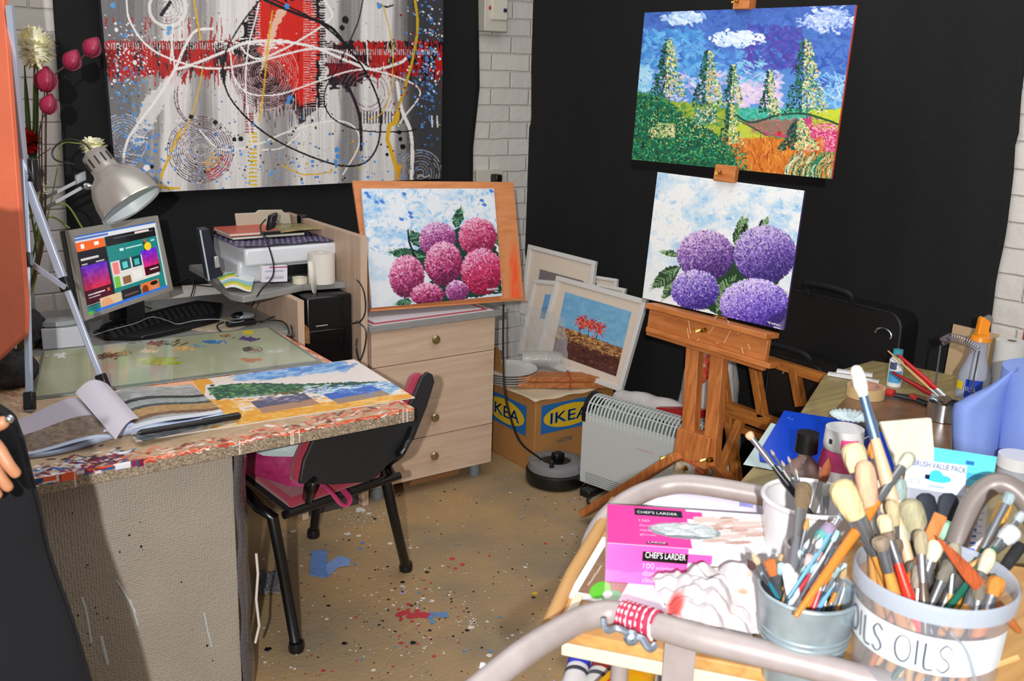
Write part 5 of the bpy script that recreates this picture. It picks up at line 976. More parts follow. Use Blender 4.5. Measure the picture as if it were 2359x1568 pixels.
for j in range(26):
    for i in range(6): t = i/5; z = .0015+(TZ-.039)*j/25; G[j, i] = (px1+(wx-px1)*t+.003*math.sin(z*30), TY0+.048+.12*t*t+.004*math.sin(z*22+i), z)
b.grid(G); b.build('wrap_edge', bubble('bubble_wrap_dark', '4E4C52', .2, sc_=70), r, ang=80, thick=.002)
b = MB(); b.box(TX0+.02, px1-.01, TY0+.35, TY0+.39, .0015, TZ-.038); b.build('side_panel', beechz, r)
dm = mat('drip_pale', 'B9C2C6', .3)
def drip(pts, w_=.003, off=.0): b = MB(); b.tube([PY(x, y, TY0+.0495-off) for x, y in pts], w_, 6, flat=.4, up=(0, 1, 0)); b.build('paint_drip', dm, r)
drip(((188, 1375), (196, 1400), (204, 1440), (210, 1480))); drip(((232, 1465), (240, 1500), (248, 1530)), .004); drip(((268, 1335), (290, 1370), (312, 1410)), .002); drip(((470, 1410), (478, 1450), (488, 1490)), .0015); drip(((300, 1380), (318, 1440)), .0015)
b = MB(); b.tube([PY(x, y, TY0+.07) for x, y in ((590, 1275), (594, 1320), (590, 1380), (597, 1440), (588, 1480))], .0035, 6); b.build('paint_drip', mat('drip_white', 'D8CFC4', .35), r)
b = MB()
for _ in range(26):
    x, y = rs.uniform(130, 520), rs.uniform(1150, 1560); p = PY(x, y, TY0+.0492); k = rs.uniform(.001, .003); b.add([p+A(k*math.cos(t), 0, k*1.3*math.sin(t)) for t in np.linspace(0, 5.2, 6)], [tuple(range(6))])
o = b.build('paint_spot', mat('spot_black', '141318', .4), r); o['kind'] = 'stuff'
# ---- glass palette
gz = TZ+.006; gc = [PZ(x, y, gz) for x, y in ((97, 808), (620, 752), (742, 832), (72, 918))]
r = thing('glass_palette', 'large pale green glass palette with dabs of oil paint', 'palette', gc[3]); b = MB(); b.prism([q-UP*.005 for q in gc], UP*.0045); b.build('glass_edge', mat('glass_edge', '7F8C84', .15), r)
a = Art(gc, 330, 150, (164, 168, 138)); a.C[:] += (fbm(a.X/60, a.Y/30, 5)[..., None]-.5)*24
m = (a.U < .012) | (a.U > .985) | (a.V > .965) | (a.V < .02); a.C[m] = (112, 118, 110)
for x in (205, 395): a.line([(x, 800), (x+2, 930)], 2, (200, 204, 182), .5, False)
def dabp(cx, cy, rx, ry, cols, n_=60, an=-.1):
    for _ in range(n_): a.ell(cx+rs.normal(0, rx*.45), cy+rs.normal(0, ry*.42), rs.uniform(3, 8)*rx/30, rs.uniform(.8, 2), pick(cols, 12), an+rs.normal(0, .25), .95)
dabp(362, 832, 46, 11, [(160, 176, 40), (136, 150, 40), (176, 190, 60), (150, 160, 60)], 110); dabp(248, 820, 26, 8, [(70, 40, 20), (110, 70, 40), (50, 30, 20)], 60); dabp(285, 813, 18, 5, [(190, 140, 60), (120, 80, 40)], 30); dabp(375, 790, 42, 6, [(70, 44, 24), (110, 80, 50), (150, 140, 110)], 60); dabp(425, 802, 26, 5, [(214, 160, 90), (226, 180, 120)], 40); dabp(345, 808, 26, 4, [(206, 190, 150), (220, 206, 170)], 26); dabp(490, 787, 26, 4, [(70, 130, 180), (60, 110, 170)], 40); dabp(455, 797, 20, 4, [(120, 150, 160)], 16); dabp(575, 765, 15, 5, [(206, 180, 30), (220, 196, 50)], 40); dabp(520, 774, 16, 4, [(160, 110, 60), (130, 90, 50)], 20); dabp(570, 780, 24, 5, [(90, 70, 130), (80, 60, 110)], 40); dabp(580, 830, 26, 6, [(176, 100, 40), (150, 84, 30), (190, 120, 60)], 50); dabp(137, 818, 22, 5, [(226, 228, 226), (206, 206, 200)], 30); dabp(640, 810, 26, 8, [(186, 188, 166)], 12)
a.ring(582, 805, 22, 2.4, (60, 34, 30), 1, 7); a.ell(572, 804, 14, 5, (60, 30, 26), rag=.3); a.ell(588, 806, 10, 4, (140, 100, 84)); a.build('palette_surface', attr_mat('glass_top', .12, noise=.06), r)
# ---- sheet with seaside painting and two photographs
bz = TZ+.003; c = [PZ(x, y, bz) for x, y in ((236, 905), (816, 827), (956, 915), (330, 1010))]
c = [PZ(x, y, bz) for x, y in ((240, 903), (816, 827), (956, 915), (312, 1015))]
r = thing('seascape_board', 'long painted board of green coast and blue sea under two small photographs', 'painting', c[3]); a = Art(c, 360, 150, (232, 214, 200))
T = lambda p, col, rag=2: a.poly(p, col, 1, rag, 5)
a.poly([(440, 876), (480, 870), (560, 948), (950, 905), (950, 920), (560, 985), (480, 920)], (226, 160, 50), 1, 3); a.poly([(240, 905), (440, 876), (470, 915), (270, 935)], (238, 176, 140), 1, 2)
for _ in range(700): x = rs.uniform(430, 940); y = rs.uniform(880, 985); a.ell(x, y, rs.uniform(5, 16), rs.uniform(1, 2.5), pick([(228, 164, 56), (214, 140, 40), (236, 184, 90), (240, 200, 130)], 8), -.13, .7) if y > 880+(560-x)*.1 and y > 905-(x-480)*.02 else 0
a.poly([(474, 886), (640, 856), (816, 828), (930, 905), (470, 920)], (228, 218, 214), 1)
for _ in range(420): t = rs.rand(); x = 560+230*t+rs.normal(0, 12); y = 868-26*t+rs.normal(0, 5); a.ell(x, y, rs.uniform(6, 18), rs.uniform(1.5, 4), pick([(60, 120, 200), (90, 150, 220), (130, 180, 228), (180, 206, 232)], 8), -.16, .55)
T([(478, 893), (540, 883), (600, 882), (700, 884), (870, 877), (880, 880), (760, 896), (640, 908), (540, 916), (500, 920)], (36, 84, 62))
for _ in range(420): x = rs.uniform(485, 760); y = rs.uniform(886, 914); a.ell(x, y, rs.uniform(2, 7), rs.uniform(.8, 1.8), pick([(40, 96, 66), (70, 130, 80), (26, 64, 54), (110, 160, 100)], 10), -.1) if y < 918-(x-500)*.06 else 0
T([(720, 902), (800, 888), (890, 877), (930, 890), (900, 905), (780, 915)], (150, 186, 216)); 
for _ in range(160): x = rs.uniform(700, 920); y = 895+rs.normal(0, 6)-(x-800)*.06; a.ell(x, y, rs.uniform(4, 12), rs.uniform(.7, 1.4), pick([(206, 220, 230), (70, 130, 190), (230, 232, 236), (110, 160, 210)], 8), -.1)
for k in range(9): a.ring(520+k*26, 922-k*2.6, 13, 2, (196, 206, 226) if k < 4 else (206, 90, 60), .95, 5, 180, 360)
def photo(q, sk, gr): a.poly(q, sk, 1); p = [np.array(t) for t in q]; a.poly([(p[0]*.45+p[3]*.55), (p[1]*.45+p[2]*.55), p[2], p[3]], gr, 1)
photo([(577, 925), (700, 905), (738, 930), (605, 952)], (84, 84, 110), (170, 128, 104)); photo([(743, 908), (855, 887), (900, 908), (780, 930)], (50, 100, 190), (150, 130, 116))
for _ in range(60): a.ell(rs.uniform(600, 700), 918+rs.normal(0, 4), rs.uniform(4, 9), .9, pick([(150, 150, 170), (90, 90, 120)], 8), -.15); a.ell(rs.uniform(770, 860), 902+rs.normal(0, 4), rs.uniform(4, 9), .9, pick([(100, 150, 210), (60, 100, 180)], 8), -.15)
a.noise(5, 3, 2, 4); a.build('painted_face', PAINT, r); b = MB(); b.prism([q-UP*.0026 for q in c], UP*.002); b.build('board_back', mat('board_white', 'D8D4CE', .5), r)
# ---- open sketch book with curved pages, landscape photo pages
r = thing('open_book', 'open art book with curling pages and grey seascape plates', 'book', PZ(270, 1020, TZ))
def page(q4, lift, painter, nm, nx=110, ny=80, base=(206, 200, 210)):
    a_ = Art(q4, nx, ny, base, disp=lambda P, u, v: P+np.concatenate([0*u*v, 0*u*v, lift(u, v)], 2)); painter(a_); a_.build(nm, attr_mat('page_print', .35), r)
zb = TZ+.008
def pl_(a):
    g = fbm(a.X/10, a.Y/5, 3); m = (a.V > .46) & (a.U < .99); c0 = np.stack([80+90*g, 70+76*g, 62+60*g], 2); a.C[m] = c0[m]; a.C[:] = np.where(((a.V <= .46))[..., None], np.array((186, 178, 192)), a.C); m = (a.U > .12) & (a.U < .3) & (a.V > .5) & (np.sin(a.V*90) > 0) & (fbm(a.X/2, a.Y/2, 1) > .45); a.C[m] = (120, 124, 128); m = a.V > .93; a.C[m] = (186, 200, 224)
page([PZ(x, y, zb) for x, y in ((35, 972), (180, 928), (262, 1022), (58, 1052))], lambda u, v: .004+.022*np.sin(u*2.6)*u+0*v, pl_, 'left_page')
def pr2(a):
    g = fbm(a.X/24, a.Y/4, 6)[..., None]; a.C[:] = np.array((196, 194, 190))*(1-g)+np.array((120, 126, 126))*g
    for y0, y1, c_ in ((.0, .05, (196, 196, 190)), (.34, .42, (40, 44, 44)), (.42, .56, (150, 158, 156)), (.56, .62, (60, 72, 72)), (.62, .8, (176, 140, 90)), (.8, .88, (120, 84, 56))): m = (a.V+.05*np.sin(a.U*4) > y0) & (a.V+.05*np.sin(a.U*4) < y1) & ((c_ != (40, 44, 44)) | (a.U > 0)); a.C[m] = np.array(c_)+(fbm(a.X/8, a.Y/3, 9)[m][:, None]-.5)*50
    m = a.V > .9; a.C[m] = (216, 220, 230)
page([PZ(x, y, zb) for x, y in ((255, 915), (440, 888), (515, 952), (300, 1005))], lambda u, v: .004+.02*np.sin((1-u)*2.6)*(1-u)+0*v, pr2, 'right_page')
def cur(a): a.C[:] = np.array((214, 208, 220)); a.C += (a.U[..., None]-.5)*14
page([PZ(x, y, zb) for x, y in ((175, 925), (250, 908), (322, 985), (268, 1032))], lambda u, v: .014+.034*np.sin(u*2.4+.3)*(1-.35*v), cur, 'turning_page', 40, 60)
b = MB(); G = np.zeros((2, 30, 3))
blk = mat('page_edges', 'B9C6E2', .6); n_ = 26; pe = []; top = []
for i in range(n_):
    t = i/(n_-1); x = 60+(515-60)*t; y = 1056-(1056-960)*t+6*math.sin(t*9) ; p = PZ(x, y, TZ+.002); pe.append(p)
    h_ = .010+.016*math.exp(-((t-.47)/.16)**2)*(1 if abs(t-.47) > .03 else .5); top.append(p+UP*h_)
b.grid(np.array([pe, top])); b.grid(np.array([top, [q+A(.012, .045, -.004) for q in top]])); b.build('page_block', blk, r, ang=70, thick=.001)
a = Art([PZ(x, y, TZ+.014) for x, y in ((300, 1002), (520, 955), (520, 970), (330, 1016))], 100, 16, (90, 100, 104)); a.C[:] += (fbm(a.X/20, a.Y/2, 5)[..., None]-.5)*130; a.build('lower_plate', attr_mat('page_print', .35), r)
b = MB(); pa, pb_ = PZ(316, 997, TZ+.03), PZ(553, 957, TZ+.016); b.lathe(pa, [(.002, 0), (.007, .01), (.0075, np.linalg.norm(pb_-pa)*.62), (.009, np.linalg.norm(pb_-pa)*.63), (.0095, np.linalg.norm(pb_-pa)-.004), (.006, np.linalg.norm(pb_-pa))], 14, pb_-pa)
tag(b.build('marker_pen', BLACK), 'black marker pen resting on the right page of the open book', 'pen')
# white lidded box, papers at left
p0b = PZ(99, 806, DZ+.001); p1b = PZ(195, 797, DZ+.001); ex = nrm((p1b-p0b)*A(1, 1, 0)); w_ = np.linalg.norm(p1b-p0b); ey = A(-ex[1], ex[0], 0)
b = MB(); b.obox(p0b, ex*w_, ey*.09, UP*.065); tag(b.build('white_box', mat('matt_white', 'BEC1C6', .6), bevel=.002), 'plain white cardboard box standing on the desk left of the monitor', 'box')
r = thing('plastic_tub', 'translucent grey plastic tub lid resting on the white box', 'tub', p0b+UP*.07); b = MB(); c_ = p0b+ex*w_*.45+ey*.045+UP*.067; b.lathe(c_, [(.06, 0), (.066, .004), (.06, .016), (.05, .018)], 30, sx=1, sy=.62, ref=ex); b.build('lid', mat('lid_grey', '9CA0A2', .2, alpha=.85), r); 
b = MB(); b.blob(c_+ex*(-.085)-ey*.0-UP*.067+UP*.062, .05, 12, .006, sz=1.3)
tag(b.build('dark_pouch', mat('pouch_dark', '2C2A2C', .7, bump=.8, bs=40)), 'small dark crumpled pouch left of the white box', 'pouch')
b = MB(); 
b.blob(PZ(20, 850, TZ+.05), .05, 14, .01, sx=1.6, sy=1.1); tag(b.build('dark_cloth', mat('lace_dark', '2E2B2E', .8, 0, .6, 60)), 'dark patterned cloth heap at the back of the work table', 'cloth')
# ================================================================ desk lamp
lp = PY(285, 440, 3.15); ax_ = nrm(PY(325, 500, 3.08)-PY(213, 345, 3.26)); r = thing('desk_lamp', 'silver anglepoise lamp with bell shade and slotted neck over the monitor', 'lamp', lp)
s0 = PY(211, 348, 3.26); L_ = np.linalg.norm(PY(315, 478, 3.10)-s0); k = sc(lp)
ax_ = nrm(PY(296, 462, 3.17)-s0); L_ = .2
prof = [(.018*1, 0), (30*k, .012), (31*k, .07), (35*k, .082), (52*k, .098), (64*k, .125), (72*k, .16), (75*k, .195), (75*k, .20)]
b = MB(); b.lathe(s0, prof+[(73*k, .2), (70*k, .16), (61*k, .128), (40*k, .1), (.001, .09)], 48, ax_, cap=False); b.build('shade', mat('lamp_silver', 'B7B3AC', .3, .45), r, ang=60)
b = MB(); b.lathe(s0, [(72.5*k, .199), (69.5*k, .16), (60*k, .13), (38*k, .102), (.002, .093)], 48, ax_, cap=False); b.build('shade_lining', mat('lamp_inner', 'D5DEE2', .4), r, ang=60)
b = MB(); b.lathe(s0, [(74*k, .197), (77*k, .199), (77*k, .204), (73*k, .205), (73*k, .197)], 48, ax_, cap=False); b.build('rim', mat('lamp_rim', 'C4C4C0', .2, .6), r)
b = MB(); b.lathe(s0, [(.012, .10), (.02, .115), (.03, .145), (.025, .168), (.002, .178)], 24, ax_, cap=False); b.build('bulb', mat('bulb_white', 'E6ECEE', .1, emit=.3), r)
xa = nrm(np.cross(ax_, UP)); ya = np.cross(ax_, xa)
for q in range(12):
    t = 2*math.pi*q/12; d_ = xa*math.cos(t)+ya*math.sin(t)
    b = MB(); b.bar(s0+d_*(31*k+.0005)+ax_*.028, s0+d_*(31.3*k+.0005)+ax_*.058, .004, .002, d_); b.build('vent_slot', BLK_M, r)
arm = mat('arm_silver', 'A9B0B4', .35, .5)
j1 = PY(192, 418, 3.3); 
for dy_ in (0, 1):
    b = MB(); b.bar(PY(60, 478+dy_*26, 3.36), PY(182+dy_*6, 416+dy_*16, 3.3), .012, .01); b.build('arm', arm, r)
b = MB(); b.obox(PY(176, 426, 3.29), PY(200, 415, 3.29)-PY(176, 426, 3.29), A(0, .018, 0), UP*.028); b.build('joint', arm, r, bevel=.003)
b = MB(); b.tube([PY(196, 432, 3.28), PY(215, 428, 3.22), PY(226, 424, 3.2)], .006, 8); b.lathe(PY(200, 428, 3.26), [(.01, 0), (.01, .018)], 12, (0, -1, 0)); b.build('hinge', STEEL, r)
b = MB(); b.tube(spl([s0, PY(188, 326, 3.27), PY(150, 322, 3.3), PY(122, 345, 3.32), PY(128, 368, 3.32), PY(170, 378, 3.33)], 8), .0028, 6); b.build('cord', mat('cord_dark', '2C2A22', .5), r)
b = MB(); b.bar(PY(60, 485, 3.36), (PY(60, 485, 3.36)[0], 3.40, DZ+.04), .012, .012, (1, 0, 0)); b.build('lower_arm', arm, r)
q = PY(60, 485, 3.36); b = MB(); b.lathe((q[0], 3.40, DZ+.001), [(.07, 0), (.07, .012), (.02, .02), (.014, .045)], 24); b.build('lamp_base', arm, r)
# ================================================================ aluminium field easel + coral canvas
al = mat('aluminium', 'B9C2D4', .3, .4); r = thing('field_easel', 'folding aluminium tripod easel with black clamps standing on the work table', 'easel', PZ(70, 950, TZ))
fA, fB = PZ(70, 948, TZ+.001), PZ(246, 902, TZ+.001); apx = PD(58, 400, dep(fA)+.12)
def seg(a_, b_, t0, t1): return a_+(b_-a_)*t0, a_+(b_-a_)*t1
for f_, nm_, pts in ((fA, 'A', ((46, 330), (60, 600), (69, 948))), (fB, 'B', ((62, 420), (150, 655), (246, 902)))):
    d0 = dep(apx); d1 = dep(f_); P = [PD(x, y, d0+(d1-d0)*(y-pts[0][1])/(pts[2][1]-pts[0][1])) for x, y in pts]
    b = MB(); b.bar(P[0], P[1], .022, .016, Fh); leg = b.build('leg', al, r, bevel=.003)
    b = MB(); b.bar(P[1], P[2], .017, .012, Fh); b.build('lower_tube', al, leg, bevel=.003)
    b = MB(); b.bar(P[1]-nrm(P[2]-P[0])*.02, P[1]+nrm(P[2]-P[0])*.018, .028, .024, Fh); b.build('clamp', BLACK, leg, bevel=.004)
    b = MB(); b.bar(P[2]-nrm(P[2]-P[1])*.05, P[2]-nrm(P[2]-P[1])*.004, .026, .022, Fh); b.build('foot_clamp', BLACK, leg, bevel=.004)
back = PZ(150, 760, TZ+.002); b = MB(); b.bar(apx, A(fA[0]+.02, 2.98, TZ+.012), .018, .012, Fh); b.build('leg', al, r, bevel=.003)
b = MB(); b.bar(PD(70, 605, dep(apx)+.02), PD(150, 662, dep(apx)), .012, .008, Fh); b.build('spreader', al, r)
b = MB(); b.obox(apx-Rt*.035-UP*.05, Rt*.06, Fh*.03, UP*.09); b.build('head_block', BLACK, r, bevel=.006)
b = MB(); b.bar(apx, apx+UP*.42, .016, .012, Fh); b.build('mast', al, r)
# coral canvas: near vertical panel seen from the front right
dd = dep(apx)-.10; cn = [PD(-330, -260, dd+.05), PD(-8, -260, dd), PD(60, 768, dd-.02), PD(-300, 1010, dd+.03)]
cm = mat('coral_paint', 'DE6F4C', .55, 0, .12, 4, .15, 30); r = thing('coral_canvas', 'back of a tall coral-orange board clamped on the aluminium easel at the left edge', 'board', cn[3])
n_ = nrm(np.cross(cn[1]-cn[0], cn[3]-cn[0])); n_ = n_ if n_@(cn[0]-CAM) > 0 else -n_
cn = [PL(x, y, cn[0], n_) for x, y in ((-330, -260), (-12, -260), (60, 700), (58, 768), (0, 822), (-300, 1060))]
b = MB(); b.prism(cn, n_*.018); b.build('board_face', cm, r, bevel=.002)
# ================================================================ flowers in a dark glass vase
vz = DZ; vc = PZ(88, 765, DZ+.001); vc = A(.53, 3.32, DZ+.001)
r = thing('flower_vase', 'dark olive glass vase holding the artificial flowers', 'vase', vc); b = MB(); b.lathe(vc, [(.028, 0), (.034, .02), (.03, .08), (.022, .13), (.026, .16), (.024, .16), (.02, .13), (.026, .08), (.03, .02), (.002, .006)], 24, cap=False); b.build('vase_body', mat('olive_glass', '4A4A1E', .15, alpha=.9), r)
gs = mat('stem_green', '3E5A2A', .5); gs2 = mat('stem_olive', '7A8A3A', .5)
def flower(name, lab, px, fn, stem, srr=.0026, sm=gs, via=(), dp=None, leafs=()):
    D_ = dp or 3.32; top = PY(px[0], px[1], D_); r = thing(name, lab, 'flower', vc+UP*.12)
    b = MB(); b.tube(spl([vc+UP*.12+A(rs.uniform(-.008, .008), rs.uniform(-.008, .008), 0)]+[PY(x, y, D_) for x, y in via]+[top], 8), srr, 6); b.build('stem', sm, r)
    fn(r, top)
    for lx0, ly0, lx1, ly1, w_ in leafs:
        p, q = PY(lx0, ly0, D_-.01), PY(lx1, ly1, D_-.01); s_ = nrm(np.cross(q-p, Fh))*w_; b = MB(); b.grid(np.array([[p+(q-p)*t+s_*math.sin(math.pi*min(t*.9+.08, 1))*e+Fh*(-.006)*abs(e) for e in (-1, 0, 1)] for t in np.linspace(0, 1, 8)])); b.build('leaf', gs, r, thick=.0006)
def pompon(R_, cols, n_=220, flat=1, petal=(.02, .006)):
    def f(r, c):
        b = MB(); b.blob(c, R_*.62, 14, R_*.04, sz=flat); b.build('flower_head', cols[0], r)
        for ci, cc in enumerate(cols):
            b = MB()
            for i in range(n_//len(cols)):
                v = rs.normal(0, 1, 3); v = nrm(v); v[2] *= flat; t = nrm(np.cross(v, UP+A(.01, 0, 0))); a0 = c+v*R_*.25; a1 = c+v*R_*rs.uniform(.85, 1.05)+UP*.003; w_ = petal[1]; u_ = nrm(np.cross(v, t))
                b.add([a0-t*w_*.5, (a0+a1)/2-t*w_+u_*.001, a1-t*w_*.5, a1+t*w_*.5, (a0+a1)/2+t*w_+u_*.001, a0+t*w_*.5], [(0, 1, 4, 5), (1, 2, 3, 4)])
            b.build('petals', cc, r)['kind'] = 'stuff'
    return f
cr1, cr2 = mat('petal_cream', 'F4F2DC', .6), mat('petal_yellow', 'EEEBB8', .6)
flower('cream_flower', 'large round cream pompom flower high at the left over the tulip buds', (80, 112), pompon(.064, (cr1, cr2), 420), 1, .003, gs2, ((88, 600), (78, 300)), leafs=((75, 400, 58, 150, .008), (80, 420, 88, 150, .009)))
flower('red_flower', 'deep red ruffled carnation beside the coral board', (56, 328), pompon(.052, (mat('petal_red', 'D0181A', .5), mat('petal_dark', '8E0C14', .5)), 300, .8, (.02, .014)), 1, .003, gs, ((84, 600), (60, 420)))
flower('cream_flower', 'cream flower with broad petals just behind the lamp neck', (214, 338), pompon(.045, (cr1, cr2), 110, .7, (.03, .012)), 1, .002, gs2, ((100, 540), (130, 400), (140, 335), (180, 330)), dp=3.42)
flower('cream_flower', 'pale cream blossom low down behind the lamp arm', (92, 432), pompon(.03, (cr1,), 90), 1, .002, gs2, ((90, 560),))
flower('lilac_flower', 'tiny lilac flower sprig above the lamp arm', (92, 400), pompon(.016, (mat('petal_lilac', '7C6FAE', .6),), 60), 1, .0015, gs, ((95, 500),))
tm = mat('tulip', '9E2448', .45); tm2 = mat('tulip_dark', '7A1A38', .45)
def tulip(axis, s_=1):
    s_ = s_*1.3
    def f(r, c):
        a_ = nrm(axis)
        for k_ in range(4):
            t = 2*math.pi*k_/4; b = MB(); x = nrm(np.cross(a_, Fh)); y = np.cross(a_, x); d_ = x*math.cos(t)+y*math.sin(t); sd_ = np.cross(a_, d_)
            b.grid(np.array([[c-a_*.022*s_+a_*.05*s_*v+d_*.019*s_*math.sin(math.pi*min(.12+v*.8, 1))+sd_*e*.018*s_*math.sin(math.pi*min(.15+v*.83, 1)) -d_*.006*abs(e) for e in (-1, -.4, .4, 1)] for v in np.linspace(0, 1, 7)])); b.build('petal', tm if k_ % 2 else tm2, r, ang=80, thick=.0008)
    return f
br_ = mat('stem_brown', '4A3226', .6)
flower('tulip_bud', 'magenta tulip bud at the far tip of the arching stem', (212, 110), tulip(A(.6, 0, 1)), 1, .0022, br_, ((100, 560), (108, 230), (130, 170), (180, 140)))
flower('tulip_bud', 'magenta tulip bud second from the tip of the arching stem', (166, 140), tulip(A(.5, 0, 1)), 1, .0022, br_, ((98, 560), (106, 240), (125, 175)), dp=3.31)
flower('tulip_bud', 'large magenta tulip bud over the white brick edge', (106, 186), tulip(A(.1, 0, 1), 1.15), 1, .0022, br_, ((94, 560), (96, 300)), dp=3.30)
flower('tulip_bud', 'magenta tulip bud lowest of the four, below the large one', (112, 242), tulip(A(.3, 0, 1), .95), 1, .0022, br_, ((96, 560), (90, 320)), dp=3.29)
flower('grass_frond', 'arching olive grass blade hanging over the top of the monitor', (190, 525), lambda r, c: None, 1, .003, gs2, ((95, 560), (100, 490), (150, 470)), dp=3.36)
flower('grass_frond', 'shorter olive grass blade left of the monitor corner', (160, 525), lambda r, c: None, 1, .003, gs2, ((92, 580), (80, 520), (120, 500)), dp=3.34)
flower('grass_frond', 'thin brown twig spray between carnation and lamp neck', (118, 340), lambda r, c: None, 1, .0015, br_, ((92, 480), (78, 380)), dp=3.33)
# ================================================================ chair with bag
r = thing('visitor_chair', 'black-framed stacking chair with wine-red upholstery pushed under the table corner', 'chair', (1.2, 2.6, 0))
e_ = nrm(A(.46, .06, 0)); nb = A(e_[1], -e_[0], 0); bA = A(.995, 2.262, .53); nbt = nrm(nb*math.cos(.16)+UP*math.sin(.16))
out = [(690, 1114), (700, 1060), (718, 1020), (735, 985), (760, 972), (850, 952), (940, 938), (952, 915), (972, 868), (985, 856), (998, 862), (1002, 880), (985, 935), (955, 1010), (930, 1048), (902, 1064), (870, 1095), (850, 1110), (770, 1116)]
op = [PL(x, y, bA, nbt) for x, y in out]
op = [p-UP*max(0, p[2]-.698)*(1 if p[0] < 1.27 else 0) for p in op]
def inset(pts, f, off): c_ = sum(pts)/len(pts); return [c_+(p-c_)*f+off for p in pts]
b = MB(); b.prism(op, -nbt*.012); b.build('backrest_shell', mat('chair_black', '19191B', .55, bump=.2, bs=300), r, bevel=.004)
redm = mat('wine_fabric', '93243A', .9, 0, .15, 200, .3, 400, sheen=.3)
b = MB(); b.prism([p-nbt*.0125-e_*.014+UP*.004 for p in inset(op, .98, A(0, 0, 0))], -nbt*.035); b.build('backrest_cushion', redm, r, bevel=.01)
fm_ = mat('chair_tube', '0D0D0F', .3)
LL, RL, FR, FL = A(.972, 2.46, .425), A(1.372, 2.50, .425), A(1.335, 2.86, .425), A(.955, 2.83, .425)
st = [LL+A(.01, -.12, .02), RL+A(-.075, -.09, .02), FR+A(0, .03, .02), FL+A(0, .03, .02)]
b = MB(); b.prism([q for q in st], UP*.03); b.build('seat', redm, r, bevel=.012)
b = MB(); b.prism([q-UP*.014 for q in st], UP*.013); b.build('seat_pan', BLK_M, r, bevel=.004)
for nm_, pts in (('leg', [PZ(683, 1498, .0)+UP*.012, PZ(655, 1340, .17)*A(1, 1, 0)+UP*.19, PD(628, 1190, dep(LL)-.03), LL+A(-.03, .0, -.01), LL+A(-.03, .08, .0), FL+A(-.02, 0, 0)]),
                 ('leg', [PZ(935, 1313, .0)+UP*.012, PD(905, 1180, dep(RL)+.02), PD(884, 1085, dep(RL)-.02), RL+A(.025, .06, .0), FR+A(.02, 0, 0)]),
                 ('leg', [PZ(722, 1236, .0)+UP*.012, FR+A(0.01, .03, -.01)]), ('leg', [A(.935, 2.97, .012), FL+A(-.01, .03, -.01)])):
    b = MB(); b.tube(pts, .0165 if nm_ else 0, 14, flat=.75); l_ = b.build(nm_, fm_, r, ang=60)
    b = MB(); b.lathe(pts[0]-UP*.0115, [(.021, 0), (.023, .012), (.02, .028)], 14); b.build('rubber_foot', BLACK, l_)
b = MB(); b.tube([LL+A(.0, -.1, .0), RL+A(0, -.06, 0)], .012, 10); b.build('crossbar', fm_, r)
b = MB(); b.tube(spl([PL(722, 1100, bA-nbt*.004, nbt), PL(712, 1125, bA-nbt*.004, nbt), PD(702, 1160, dep(LL)-.02), LL+A(.03, -.08, .01)], 5), .016, 10, flat=.5); b.build('back_bracket', fm_, r)
b = MB(); b.tube(spl([PL(950, 985, bA+nbt*.006, nbt), PL(938, 1015, bA+nbt*.01, nbt), PL(920, 1045, bA+nbt*.01, nbt), PD(893, 1068, dep(RL)-.02), RL+A(-.02, -.05, .0)], 5), .014, 10, flat=.6); b.build('back_bracket', fm_, r)
# bag and clothes on the seat
def heap(c_, w, d, h, m, lab, nm, cat, seed, par=None, ang=70):
    G = np.zeros((14, 30, 3))
    for j in range(14):
        t = j/13
        for i in range(30):
            a_ = 2*math.pi*i/29; k_ = math.cos(t*1.5)**.5*(1+.22*(vnoise(np.array(math.cos(a_)*2.2+seed), np.array(math.sin(a_)*2.2+t*3), seed)-.5)); G[j, i] = (c_[0]+w/2*k_*math.cos(a_), c_[1]+d/2*k_*math.sin(a_), c_[2]+h*math.sin(t*1.5)*(1+.2*math.sin(3*a_+seed)*t))
        G[j, 29] = G[j, 0]
    return tag(MB().grid(G).build(nm, m, ang=ang), lab, cat)
heap((1.10, 2.60, .478), .30, .42, .105, mat('bag_magenta', '9B1F58', .6, 0, .25, 60, .7, 24), 'magenta carrier bag with pale dotted print slumped on the chair seat', 'magenta_bag', 'bag', 2)
heap((1.06, 2.53, .57), .24, .30, .085, mat('bag_pale', 'B9CACB', .35, bump=.9, bs=16), 'pale blue-white plastic bag lying on the magenta bag', 'plastic_bag', 'bag', 5)
b = MB(); a0 = PD(760, 1118, dep(RL)-.12); b.tube(spl([PD(730, 1105, 2.72), PD(760, 1130, 2.70), PD(785, 1160, 2.68), PD(800, 1163, 2.68), PD(805, 1148, 2.70), PD(790, 1128, 2.74)], 6), .008, 8, flat=.3); tag(b.build('bag_strap', mat('strap_pink', 'B03060', .6)), 'pink bag strap dangling over the edge of the chair seat', 'strap')
G = None; b = MB(); b.tube(spl([A(1.0, 2.55, .405), A(1.1, 2.5, .385), A(1.2, 2.55, .38), A(1.28, 2.62, .40)], 6), .018, 10, flat=.5); tag(b.build('hanging_strap', BLK_M), 'black backpack strap sagging under the chair seat', 'strap')
